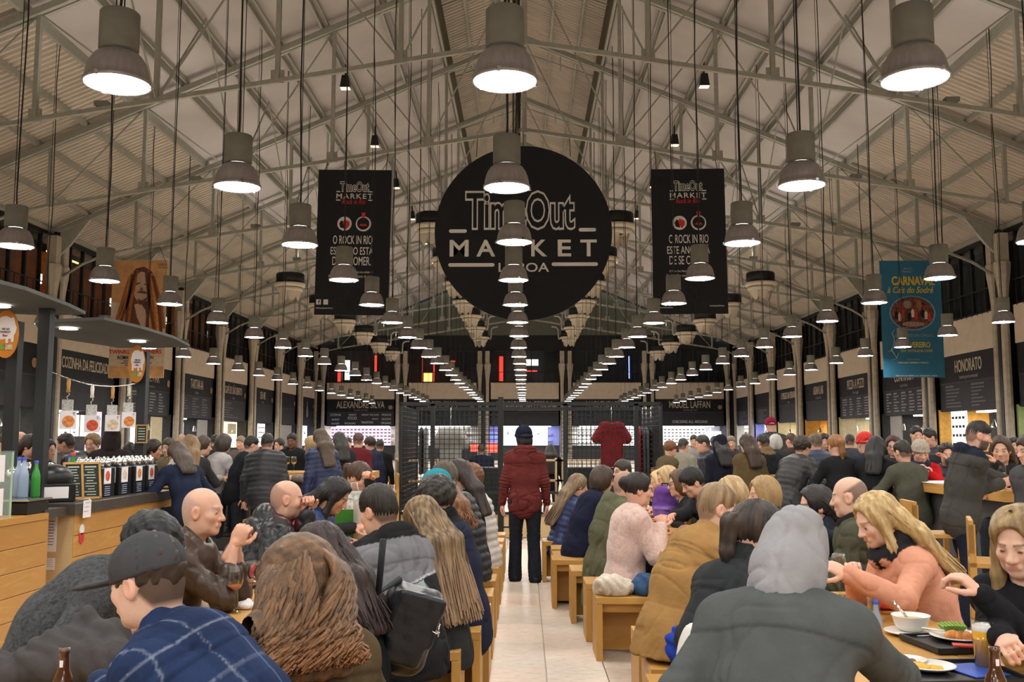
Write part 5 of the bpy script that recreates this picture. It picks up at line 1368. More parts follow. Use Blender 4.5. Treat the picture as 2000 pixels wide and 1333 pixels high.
pig = [(-.08,.11),(-.05,.14),(.0,.15),(.05,.13),(.07,.14),(.085,.12),(.095,.08),(.11,.05),(.10,.0),(.085,-.02),(.085,-.08),(.06,-.08),(.055,-.05),(.03,-.05),(.03,-.09),(.005,-.09),(.0,-.05),(-.03,-.06),(-.05,-.055),(-.055,-.09),(-.08,-.09),(-.085,-.02),(-.1,.03)]
def oval_sign(px,py,Y,w,h,rz,label):
    c = at(px,py,Y); t = thing('oval_sign',label,'sign',(c.x,c.y-.13,c.z),rz); MB().box((0,.05,0),(.03,.09,.03)).build('mount', m_post, t)
    front(circ(0,0,w/2,h/2,32),.02).build('plate', m_orange, t)
    q = front([(x*w/.21*.82,z*h/.42+.02*h) for x,z in pig],.006).build('pig_shape', m_paper, t); q.location.y=-.014
    text('TIME OUT',.05,m_ink,t,(0,-.019,.10*h),fit=(w*.32,h*.04)); text('MARKET',.05,m_ink,t,(0,-.019,.04*h),fit=(w*.4,h*.045)); text('Bar',.05,m_badge,t,(0,-.019,-.03*h),fit=(w*.2,h*.05))
    front([(-.3*w,-.33*h),(-.02*w,-.33*h),(-.02*w,-.22*h),(-.3*w,-.22*h)],.004).build('photo', m_food[3], t).location.y=-.014
    front([(.02*w,-.33*h),(.3*w,-.33*h),(.3*w,-.22*h),(.02*w,-.22*h)],.004).build('photo', m_food[2], t).location.y=-.014
oval_sign(27,656,8.7,.215,.43,RAD(8),'orange oval sign with white pig at the left edge'); oval_sign(276,713,11.0,.19,.42,RAD(42),'smaller orange oval sign with white pig on the far post')
# wire with hanging graters
A, Bq = at(75,716,8.45), at(275,748,10.95); w_ = [A.lerp(Bq,q)+Vector((0,0,-.10*math.sin(PI*q))) for q in np.linspace(0,1,13)]
tag(MB().tube(w_,.007,5).build('hanging_wire', m_chrome),'thin steel wire strung between the canopy posts','wire')
m_grater = mat('grater_steel',(.55,.55,.54),.35,.8,var=.3,vscale=60); m_hw = mat('handle_white',(.72,.68,.6),.5)
for i,(px,py,q) in enumerate(((130,737,.25),(168,741,.47),(210,748,.68),(245,750,.86))):
    p = A.lerp(Bq,q)+Vector((0,0,-.10*math.sin(PI*q))); t = thing('hanging_grater','hanging kitchen grater with food picture, %s from the counter end' % ORD[i].replace('nearest','first'),'grater',p,RAD(18),'graters hung on the wire')
    sc = 1.0
    MB().lathe([(0,0),(.014,-.005),(.019,-.04),(.015,-.09),(.02,-.125),(0,-.13)],10).build('handle', m_hw if i%2 else m_wood, t)
    MB().tube([(0,0,-.125),(.012,0,-.15),(-.01,0,-.17),(0,0,-.20)],.005,5).build('shank', m_chrome, t)
    MB().box((0,0,-.26),(.10,.012,.13),bev=.004).build('grater_plate', m_grater, t)
    q_ = MB().box((.01,-.012,-.385),(.145,.006,.17)).build('photo_card', m_paper, t); MB().lathe([(0,0),(.055,0)],14).build('food_print', m_food[i%3], q_); q_.children[0].location=(.015,-.017,-.40); q_.children[0].rotation_euler=(PI/2,0,0)
    text('T',.05,m_ink,q_,(.06,-.018,-.33),fit=(.022,.03))
c = at(278,848,10.92); t = thing('small_chalkboard','small chalkboard sign hung on the far canopy post','chalkboard',(c.x,c.y-.02,c.z),RAD(15))
MB().box((0,0,0),(.11,.015,.19)).build('board', m_chalk, t)
fr = MB()
for g in (-1,1): fr.box((g*.055,-.003,0),(.012,.02,.20)); fr.box((0,-.003,g*.097),(.12,.02,.012))
fr.build('frame', m_wood, t)
for k in range(5): MB().box((0,-.01,.06-k*.03),(.07,.003,.009)).build('chalk_line', MATS['chalk'], t)

# ================================================================== MESH CAGE WITH MERCHANDISE
CY = 15.6; x0, x1 = atx(782,CY), atx(1292,CY); zt = 2.13
t = thing('merchandise_cage','black wire mesh cage shop at the end of the aisle','shop cage',(0,CY,0))
def wiregrid(xa,xb,za,zb,y,step=.078,ax='x'):
    mb = MB(); n = int(round((xb-xa)/step)); m_ = int(round((zb-za)/step))
    for i in range(n+1):
        x = xa+(xb-xa)*i/n; mb.box((x,y,(za+zb)/2) if ax=='x' else (y,x,(za+zb)/2),(.010,.010,zb-za))
    for j in range(m_+1):
        z = za+(zb-za)*j/m_; mb.box(((xa+xb)/2,y,z) if ax=='x' else (y,(xa+xb)/2,z),(xb-xa,.010,.010) if ax=='x' else (.010,xb-xa,.010))
    return mb
edges = [x0, atx(845,CY), atx(978,CY), atx(1104,CY), atx(1243,CY), x1]
for i in range(5):
    if i == 2: continue
    g = wiregrid(edges[i]+.03,edges[i+1]-.03,.42,zt-.03,0).build('wire_mesh', m_black, t); g['kind']='stuff'
g = wiregrid(.0,2.4,.42,zt-.03,x0,ax='y').build('wire_mesh', m_black, t); g['kind']='stuff'
g = wiregrid(.0,2.4,.42,zt-.03,x1,ax='y').build('wire_mesh', m_black, t); g['kind']='stuff'
for i in (1,3): 
    g = wiregrid(edges[i]+.03,edges[i+1]-.03,.42,zt-.03,2.4).build('wire_mesh', m_black, t); g['kind']='stuff'
for x in edges: MB().box((x,0,zt/2),(.07 if x in edges[1:5] else .04,.06,zt)).build('post', m_black, t)
for x in (x0,x1): MB().box((x,2.4,zt/2),(.05,.05,zt)).build('post', m_black, t)
for y in (0,2.4): MB().box(((x0+x1)/2,y,zt),(x1-x0,.06,.06)).build('top_rail', m_black, t)
for z in (.40,.72): MB().box(((x0+x1)/2,0,z),(x1-x0,.05,.04)).build('rail', m_black, t)
for xa,xb in ((edges[0],edges[2]-.05),(edges[2]+.05,edges[3]-.02),(edges[3]+.02,edges[5])): MB().box(((xa+xb)/2,.12,.2),(xb-xa,.24,.36),bev=.004).build('plinth', m_pale, t)
for x in np.linspace(x0+.2,x1-.2,6): MB().box((x,.1,.01),(.09,.09,.02)).build('foot', m_black, t)
# a door post pair in front with cross bolts
for px in (978,): 
    x = atx(px,12.9); o = MB().box((x,12.9,1.06),(.07,.07,2.12)).build('gate_post', m_black); tag(o,'slim black post in front of the mesh cage beside the maroon hoodie','post')
    MB().box((x,12.9,.42),(.22,.03,.02)).build('cross_bolt', m_black, o)
# goods
def shirt(px,py,Y,w,h,m,label):
    c = at(px,py,Y); pts=[(-.18,.48),(-.08,.5),(0,.46),(.08,.5),(.18,.48),(.5,.34),(.42,.06),(.30,.12),(.31,-.5),(-.31,-.5),(-.30,.12),(-.42,.06),(-.5,.34)]
    v = Vox((-.6*w,-.1,-.6*h),(.6*w,.1,.6*h),.02); v.box((0,0,-.05*h),(.30*w,.035,.44*h),None,.03,.03); v.ell((0,0,.36*h),(.26*w,.045,.14*h),None,.05)
    for g in (-1,1): v.cone((g*.2*w,0,.36*h),(g*.40*w,0,.12*h),.09,.085,k=.05)
    v.ell((0,0,.52*h),(.10*w,.1,.07*h),None,.02,True); V,Q=v.mesh(); N=vnormals(V,Q); V=V+N*(.008*wnoise(V,4,5,2))[:,None]
    o = link('tshirt', mesh_np('tshirt',V,Q,m), None, c); tag(o,label,'shirt'); MB().tube([(0,0,.45*h),(0,0,.6*h),(0,.02,zt-c.z-.02)],.005,4).build('hook', m_chrome, o)
shirt(1195,868,15.95,.62,.76,mat('tshirt_red',(.22,.01,.015),.9,var=.15),'dark red T-shirt hanging inside the mesh cage')
shirt(880,880,16.3,.62,.8,mat('tshirt_grey',(.33,.33,.31),.9,var=.15),'pale grey rounded T-shirt hanging inside the mesh cage')
for i,(px,col) in enumerate(((1247,(.3,.02,.02)),(1256,(.1,.1,.12)),(1263,(.12,.14,.14)),(1272,(.02,.02,.02)),(823,(.05,.05,.05)),(832,(.2,.2,.2)))):
    c = at(px,880,16.6); v = Vox((-.06,-.3,-.45),(.06,.3,.45),.025); v.box((0,0,-.05),(.025,.2,.36),None,.02,.02); v.ell((0,0,.3),(.03,.22,.1),None,.04); V,Q=v.mesh()
    o = link('hanging_garment', mesh_np('garment',V,Q,mat('garment%d'%i,col,.9)), None, c); tag(o,['narrow red garment','grey garment','grey green garment','black garment','black garment','silver garment'][i]+' hung edge on in the cage, %s' % ('right end' if i<4 else ['far left','left'][i-4]),'garment','garments on the cage rail')
    MB().tube([(0,0,.38),(0,0,zt-c.z-.02)],.005,4).build('hook', m_chrome, o)
tag(MB().box((atx(930,16.5),16.5,.55),(.95,.5,1.1),bev=.02).build('display_plinth', m_black),'tall black display block behind the cage door, left','display block')
tag(MB().box((atx(1160,16.5),16.5,.55),(.9,.5,1.1),bev=.02).build('display_plinth', m_black),'tall black display block behind the mesh right of the door','display block')
for i,(px,py,w,h,Y) in enumerate(((930,875,.25,.18,20),(962,875,.22,.22,20))): 
    c=at(px,py,Y); tag(MB().box(c,(w*.9,.05,h*.9)).build('menu_screen', m_scrR),'small glowing red screen seen through the cage, %s one'%('left' if i==0 else 'right'),'screen'); 
    tag(MB().box((c.x,Y+.05,c.z/2-.15),(.06,.05,c.z-.3)).build('screen_stand', m_black),'thin black stand under the glowing red screen, %s one'%('left' if i==0 else 'right'),'stand')
for i,(px,Y,w) in enumerate(((815,16.9,.7),(1065,17.2,.6),(1130,17.2,.8))):
    tt = thing('wooden_crate_shelf','pale wooden display shelf inside the cage, %s from the left'%ORD[i].replace('nearest','first'),'shelf',(atx(px,Y),Y,0),0,'cage shelves')
    for z in (.45,.85,1.2): MB().box((0,0,z),(w,.3,.03)).build('shelf_board', m_pale, tt)
    for g in (-1,1): MB().box((g*w/2,0,.62),(.03,.3,1.24)).build('side_board', m_pale, tt)
# ================================================================== WHO SITS WHERE
def put(label, px, py, Y, heading, **p):
    """head centre at this pixel and depth; heading 0 looks away from the camera, 90 to the left, -90 to the right, 180 to the camera"""
    C = np.array(at(px, py, Y)); rz = RAD(heading); k = skeleton(p)
    if p.get('pose') == 'stand':
        for _ in range(4): p['s'] = p.get('s', 1.0)*C[2]/k.H[2]; k = skeleton(p)
    else:
        p['seat'] = p.get('seat', .45 if p.get('pose','sit') == 'sit' else .72) + C[2]-k.H[2]; k = skeleton(p)
    c, s = math.cos(rz), math.sin(rz); R = np.array([[c,-s,0],[s,c,0],[0,0,1]])
    off = R@np.array([k.H[0],k.H[1],0]); loc = np.array([C[0],C[1],0])-off
    inv = R.T
    if 'hw' in p: p['hands'] = [None if q is None else inv@(np.array(at(*q))-loc) for q in p['hw']]
    elif p.get('pose','sit') == 'sit': p['hands'] = [None if q is None else q for q in p.get('hands',[(-.16,.40,max(.80,0)),(.16,.42,.80)])]
    for a in ('palm','handdir'):
        if a+'w' in p: p[a] = [None if q is None else inv@np.array(q,'f8') for q in p[a+'w']]
    return person(label, tuple(loc), rz, **p)
GL = 'people at the left tables'; GR = 'people at the right tables'
def plaid(k, V, C):
    a = (V-k.P)@k.cr; b = (V-k.P)@k.cu; arm = np.minimum(*[np.linalg.norm(V-k.el[i],axis=1) for i in (0,1)])
    w = np.array((.20,.23,.30)); f = lambda t, per, off: np.clip(1-np.abs(((t+off)%per)-per/2)/.0042,0,1)
    m = np.clip(f(a,.125,.03)*.7+f(b,.135,.02)*.8, 0, .8); sh = .35*((a%.25)<.125)+.35*((b%.27)<.135)
    return C*(.75+.5*sh)[:,None]*(1-m)[:,None]+w*m[:,None]
def ski(k, V, C):
    b = (V-k.P)@k.cu; a = (V-k.P)@k.cr; lo = b < .30+.35*np.abs(a)*0+.22*a
    C = np.where(lo[:,None], np.array((.018,.018,.02)), np.array((.17,.17,.185)))
    band = (b < .29+.22*a)&(b > .16+.22*a)&(a<.02)&(a>-.2); C = np.where(band[:,None], np.array((.30,.36,.37)), C)
    pip = np.abs(b-.30-.22*a) < .006; C = np.where(pip[:,None], np.array((.4,.4,.42)), C)
    col = ((V-k.N)@k.cu) > -.015; return np.where(col[:,None], np.array((.015,.015,.016)), C)
def rust(k, V, C):
    a, b = k.sh[1]+.22*(k.el[1]-k.sh[1]), k.el[1]; ba = b-a; t = np.clip((V-a)@ba/(ba@ba),0,1); d = np.linalg.norm(V-a-t[:,None]*ba,axis=1)
    a2, b2 = k.el[1], k.wr[1]; ba = b2-a2; t = np.clip((V-a2)@ba/(ba@ba),0,1); d = np.minimum(d, np.linalg.norm(V-a2-t[:,None]*ba,axis=1))
    return np.where((d<.088)[:,None], np.array((.17,.03,.02)), C)
def hoodcol(c):
    return lambda k, V, C: np.where((((V-k.N)@k.cu) > -.03)[:,None], np.array(c), C)
def scarfcol(c):
    return lambda k, V, C: np.where((np.linalg.norm(V-k.N-k.cu*.02,axis=1) < .135)[:,None], np.array(c), C)
# ---- left table
put('person in grey cap and navy checked flannel shirt leaning over the left table', 286,1138,2.65, 78, lean=34, hp=12, hy=6, hat='cap', hatcol=(.055,.055,.06), hair='curly', haircol=(.03,.017,.01), col=(.018,.032,.085), top='shirt', paint=plaid, skin='pale', group=GL, collar='stand', bulk=1.12, hw=[(190,1335,2.95),(330,1300,3.0)], curl=[.4,.7], stubble=.9)
put('person in charcoal knitted sweater with bowed head by the bar counter', 292,1072,3.95, -72, lean=36, hp=42, hair='curly', haircol=(.008,.008,.009), haircol2=(.02,.02,.022), col=(.055,.058,.062), top='sweater', fab='knit', group=GL, bulk=1.18, hw=[(300,1215,3.9),(235,1230,3.55)], hth=.026, collar='stand')
put('person in brown leather jacket with clasped hands above the table', 398,1000,4.75, -88, lean=20, hp=4, hy=8, hair='none', stubble=.45, haircol=(.30,.27,.25), bald=1, skin='fair', col=(.05,.032,.023), fab='leather', group=GL, collar='stand', bulk=1.12, th=.018, hs=.97, hw=[(462,1062,4.86),(458,1064,4.70)], curl=[1.15,1.15], cuff=.13, palmw=[(0,-1,0),(0,1,0)], handdirw=[(.45,-.1,.9),(.45,.1,.9)], pole=[(-.3,-.2,-1),(.3,-.2,-1)])
put('person in brown olive hooded parka, back turned, left of the leather backpack', 582,1150,3.15, 38, f=1, lean=12, hp=14, hair='bigcurl', hlen=.10, hshift=-.075, haircol=(.055,.028,.012), haircol2=(.17,.085,.035), hairgrad=(.24,.095,.035), locks=760, lockr=.0115, col=(.075,.052,.026), collar='hood', th=.03, group=GL, bulk=1.15, hwide=.115, wrinkle=1.5)
put('person in black coat wearing the leather backpack at the left table', 622,1088,4.0, 62, f=1, lean=18, hp=16, hair='long', hlen=.2, haircol=(.012,.008,.008), haircol2=(.05,.028,.025), locks=120, col=(.012,.013,.016), group=GL, th=.02)
put('person in grey and black ski jacket with pale stripe, back turned', 738,1000,4.9, 52, lean=16, hp=14, hy=-5, hair='short', haircol=(.016,.012,.009), col=(.17,.17,.18), fab='cloth', paint=ski, collar='hood', th=.03, group=GL, bulk=1.12, wrinkle=1.6, hth=.012)
put('person in charcoal jacket beside the aisle, between ski jacket and navy coat', 822,1018,5.5, 52, f=1, lean=10, hp=15, hair='long', hlen=.40, haircol=(.07,.04,.022), haircol2=(.30,.20,.10), hairgrad=(.45,.29,.18), locks=260, lockr=.007, hwide=.11, col=(.03,.031,.032), th=.025, group=GL, bulk=1.1)
put('person in long navy coat with black collar at the left table', 850,975,6.15, 70, lean=14, hp=12, hair='curly', haircol=(.015,.013,.012), haircol2=(.05,.045,.04), col=(.017,.021,.042), collar='fur', th=.025, skirt=.15, group=GL, paint=scarfcol((.012,.012,.013)), hth=.03)
put('person in teal felt hat and grey hooded coat', 852,957,6.85, 66, f=1, lean=12, hp=12, hat='cloche', hatcol=(.02,.22,.27), hair='wave', hlen=.14, haircol=(.12,.05,.02), haircol2=(.25,.11,.05), locks=80, col=(.15,.155,.165), collar='hood', th=.02, group=GL, q=1.2)
put('person in black quilted puffer jacket behind the teal hat', 868,936,7.6, 75, lean=14, hp=15, hair='short', haircol=(.06,.045,.032), col=(.018,.021,.021), fab='puffer', th=.035, group=GL, q=1.3, bulk=1.1)
put('person in dark top between black puffer jacket and cream coat', 893,930,8.2, 75, f=1, lean=10, hair='long', haircol=(.02,.012,.01), col=(.02,.02,.022), group=GL, q=1.5, hlen=.2)
put('person in cream puffer coat at the end of the left table', 916,938,8.8, 80, f=1, lean=10, hair='curly', haircol=(.12,.05,.02), hth=.03, col=(.50,.45,.42), fab='puffer', th=.03, group=GL, q=1.4)
put('person in glossy black jacket with maroon hood, fist at the mouth', 562,976,6.0, -72, lean=26, hp=6, hy=4, hair='none', stubble=.42, haircol=(.06,.045,.04), bald=1, skin='fair', col=(.016,.017,.020), fab='leather', th=.035, group=GL, collar='hood', bulk=1.1, hs=.97, wrinkle=2, hw=[(596,1000,6.02),(600,1075,5.7)], curl=[1.3,.6], pole=[(-.2,-.1,-1),(.6,-.4,-.7)], handdirw=[(.1,-.1,1),None], paint=scarfcol((.05,.012,.018)), beard=.35)
put('person in bright red jacket with navy shoulders bending over the left table', 655,970,7.05, -95, f=1, lean=26, hp=32, hair='long', hlen=.12, haircol=(.012,.010,.010), col=(.55,.035,.02), fab='puffer', th=.02, quilt=.2, group=GL, q=1.2, skin='tan', sidelocks=.1, paint=lambda k,V,C: np.where((((V-k.P)@k.cu)>.44)[:,None], np.array((.02,.04,.12)), C))
put('person in black jacket leaning on one hand behind the shopping bags', 702,934,8.2, -118, f=1, lean=24, hp=26, hair='pony', haircol=(.055,.03,.018), col=(.025,.026,.03), collar='fur', th=.02, group=GL, q=1.3, hw=[(722,938,8.0),None], curl=[.9,.5])
# ---- right table, aisle side
put('person in blue puffer jacket at the far end of the right tables', 1130,950,11.0, -72, f=1, lean=18, hair='long', hlen=.35, haircol=(.14,.09,.05), haircol2=(.28,.2,.12), col=(.03,.045,.12), fab='puffer', th=.03, group=GR, q=1.5, locks=60)
put('person in navy sweater next to the aisle at the right tables', 1178,938,9.6, -72, f=1, lean=22, hair='bob', haircol=(.045,.03,.02), col=(.012,.014,.032), group=GR, q=1.4, th=.02, top='sweater', bulk=1.1)
put('person in olive quilted parka with fallen hood, aisle side', 1222,948,8.35, -78, lean=14, hp=10, hair='none', stubble=.45, haircol=(.07,.045,.03), col=(.105,.105,.062), collar='hood', th=.032, skirt=.30, group=GR, q=1.2, bulk=1.12, wrinkle=1.6)
put('person in fluffy pale pink sweater', 1248,958,7.45, -86, f=1, lean=8, hp=6, hair='bun', haircol=(.018,.013,.012), col=(.58,.41,.36), top='sweater', fab='fuzzy', th=.035, group=GR, q=1.1, bulk=1.1, hw=[None,(1290,1030,7.4)])
put('person in tan suede jacket bent over the right table', 1402,994,5.2, -66, lean=30, hunch=1.1, hp=8, hy=18, hair='short', haircol=(.16,.10,.05), haircol2=(.34,.23,.13), skin='pale', col=(.31,.175,.062), top='jacket', th=.02, hem=.20, group=GR, bulk=1.06, tcol=(.16,.24,.34), collar='stand', wrinkle=1.4, hth=.009)
put('person in charcoal scarf with rust red sleeve beside the pale hood', 1482,1045,4.0, -58, f=1, lean=22, hp=14, hy=8, hair='pony', hth=.018, haircol=(.022,.016,.013), haircol2=(.06,.04,.03), col=(.026,.029,.031), collar='scarf', th=.028, group=GR, paint=rust, bulk=1.08, hands=[(-.15,.35,.82),(.26,.26,.86)], skin='fair')
put('person in grey jacket with pale grey hood pulled up, back turned', 1550,1098,2.98, -24, lean=24, hp=36, hr=6, neck=.035, hat='hood', hatcol=(.28,.275,.29), hair='crop', col=(.075,.082,.082), collar='stand', th=.022, group=GR, bulk=1.0, wide=.98, wrinkle=.75, hem=.15, hw=[(1440,1420,2.95),(1790,1390,3.2)], curl=[.5,.6], pole=[(-.35,-.6,-.8),(.9,-.3,-.4)])
# ---- right table, far side
put('person in peach pink jacket and black scarf leaning on the table', 1712,1018,4.75, 96, f=1, lean=24, hp=24, hy=-4, hair='long', hlen=.26, haircol=(.34,.22,.09), haircol2=(.62,.45,.22), locks=440, lockr=.0042, sidelocks=.24, skin='pale', col=(.62,.29,.19), collar='scarf', paint=scarfcol((.02,.018,.02)), th=.02, group=GR, bulk=1.0, wrinkle=.6, hw=[(1655,1122,4.45),(1668,1125,4.75)], curl=[.7,.7], hwide=.10)
put('person in black top at the right edge reaching across the table', 1990,1062,3.7, 128, f=1, lean=14, hp=18, hy=-6, hair='wave', hlen=.28, haircol=(.16,.10,.045), haircol2=(.36,.25,.12), locks=200, lockr=.007, sidelocks=.24, skin='pale', col=(.012,.012,.014), top='sweater', th=.012, group=GR, hw=[(1915,1160,3.55),(1968,1268,3.3)], curl=[.8,1.0])
put('person with glasses and navy scarf holding a lit phone', 1592,990,6.3, 92, f=1, lean=18, hp=8, hair='long', hlen=.12, haircol=(.022,.018,.017), skin='fair', glasses=1, col=(.028,.032,.045), collar='scarf', th=.02, group=GR, q=1.1, hw=[(1565,1000,6.25),None], locks=80)
put('person in olive jacket with black fur collar, back half turned', 1658,972,5.75, 62, lean=10, hp=8, hair='none', stubble=.75, bald=1, haircol=(.045,.035,.028), skin='pale', col=(.068,.068,.046), collar='fur', th=.03, group=GR, bulk=1.16, wrinkle=1.8, paint=scarfcol((.012,.011,.011)))
put('person in dark fur coat looking left across the right table', 1490,968,7.2, 92, f=1, lean=18, hp=5, hair='bob', haircol=(.30,.19,.08), haircol2=(.42,.28,.13), skin='fair', col=(.022,.023,.027), fab='fuzzy', collar='fur', th=.035, group=GR, q=1.2)
put('person bending low between dark fur coat and tan suede jacket', 1428,966,7.7, 55, f=1, lean=20, hp=25, hair='bob', haircol=(.34,.22,.10), haircol2=(.55,.40,.22), col=(.03,.02,.02), th=.02, group=GR, q=1.3)
put('person in black jacket looking down behind the purple backpack', 1352,944,8.6, 104, lean=26, hp=28, hair='fringe', haircol=(.012,.010,.009), skin='fair', col=(.022,.023,.026), collar='stand', th=.02, group=GR, q=1.2, hw=[None,(1310,1010,8.3)])
put('person with glasses and dark top behind the black jacket', 1326,946,9.3, 92, f=1, lean=28, hp=6, hair='bob', haircol=(.09,.05,.025), glasses=1, skin='fair', col=(.025,.025,.028), th=.02, group=GR, q=1.4)
put('person in pale yellow green top facing left behind the purple backpack', 1302,938,9.9, 95, f=1, lean=28, hair='bob', haircol=(.42,.29,.14), skin='fair', col=(.30,.26,.16), th=.02, group=GR, q=1.5); put('person in beige top at the far end, facing left', 1288,944,10.4, 95, f=1, lean=28, hair='bob', haircol=(.5,.36,.18), skin='fair', col=(.2,.17,.12), th=.02, group=GR, q=1.6)
put('person with glasses and black top turned to the aisle', 1215,922,10.8, 118, lean=8, hp=2, hair='short', haircol=(.03,.025,.02), glasses=1, skin='fair', col=(.02,.02,.022), th=.02, group=GR, q=1.4)
# ---- standing in the aisle and at the bar table
put('person in maroon hooded jacket and dark jeans walking down the aisle', 1022,856,10.9, 4, pose='stand', lean=2, hp=6, hy=-20, hair='bob', haircol=(.012,.011,.011), hat='beanie', hatcol=(.012,.014,.03), col=(.115,.024,.022), collar='hood', th=.016, skirt=.09, tcol=(.012,.014,.022), tth=.03, stride=.12, bulk=.98, wide=.88, wrinkle=1.8, q=1.0)
put('person in grey wool jacket with navy hood standing at the bar table', 1912,852,8.4, -98, pose='stand', lean=12, hp=14, hy=4, hair='crop', haircol=(.014,.012,.011), stubble=.6, beard=.85, skin='fair', col=(.058,.056,.050), collar='hood', paint=hoodcol((.012,.016,.028)), th=.026, skirt=.05, tcol=(.012,.015,.03), bulk=1.02, hw=[(1985,948,8.8),(1955,945,8.4)], curl=[.8,.6], q=1.0, hs=1.0, wrinkle=1.2)
put('person in bright red coat and beige knitted beanie looking at phone', 1798,884,11.2, 168, pose='perch', f=1, lean=6, hp=24, hy=-10, hat='beanie', hatcol=(.42,.36,.29), hatfab='knit', hair='long', hlen=.05, haircol=(.3,.2,.1), skin='pale', col=(.50,.012,.016), th=.025, collar='fur', paint=scarfcol((.03,.03,.05)), hw=[(1812,920,11.0),(1798,924,11.0)], curl=[.8,.8], q=1.2)
put('person hiding the mouth behind a hand, right of the red coat', 1850,888,11.9, 165, pose='perch', f=1, lean=6, hair='curly', haircol=(.02,.012,.01), skin='fair', col=(.03,.032,.05), fab='puffer', th=.02, q=1.5, hw=[(1852,900,11.75),None])
put('person in dark grey coat cut off by the right edge', 2010,880,7.4, 100, pose='stand', lean=6, hair='short', col=(.06,.06,.062), th=.03, q=1.5)
put('person raising fingers to the chin behind the grey wool jacket', 1955,880,9.4, 150, pose='perch', f=1, lean=6, hair='long', haircol=(.05,.03,.02), skin='fair', col=(.02,.02,.022), q=1.5, hw=[(1945,905,9.2),None], curl=[.6,.5])
put('person in navy top walking inside the mesh cage', 866,866,17.4, 100, pose='stand', lean=2, hair='crop', haircol=(.03,.025,.02), skin='fair', col=(.018,.035,.06), q=1.6, th=.015)
put('person in dark blue bent over goods inside the cage', 940,880,17.9, 10, pose='stand', lean=12, hair='short', col=(.012,.014,.03), q=1.8, th=.025)
put('person in black coat standing behind the cage door', 1075,880,18.4, 0, pose='stand', lean=2, hair='long', haircol=(.02,.014,.012), col=(.012,.012,.014), q=1.8, th=.025, f=1)
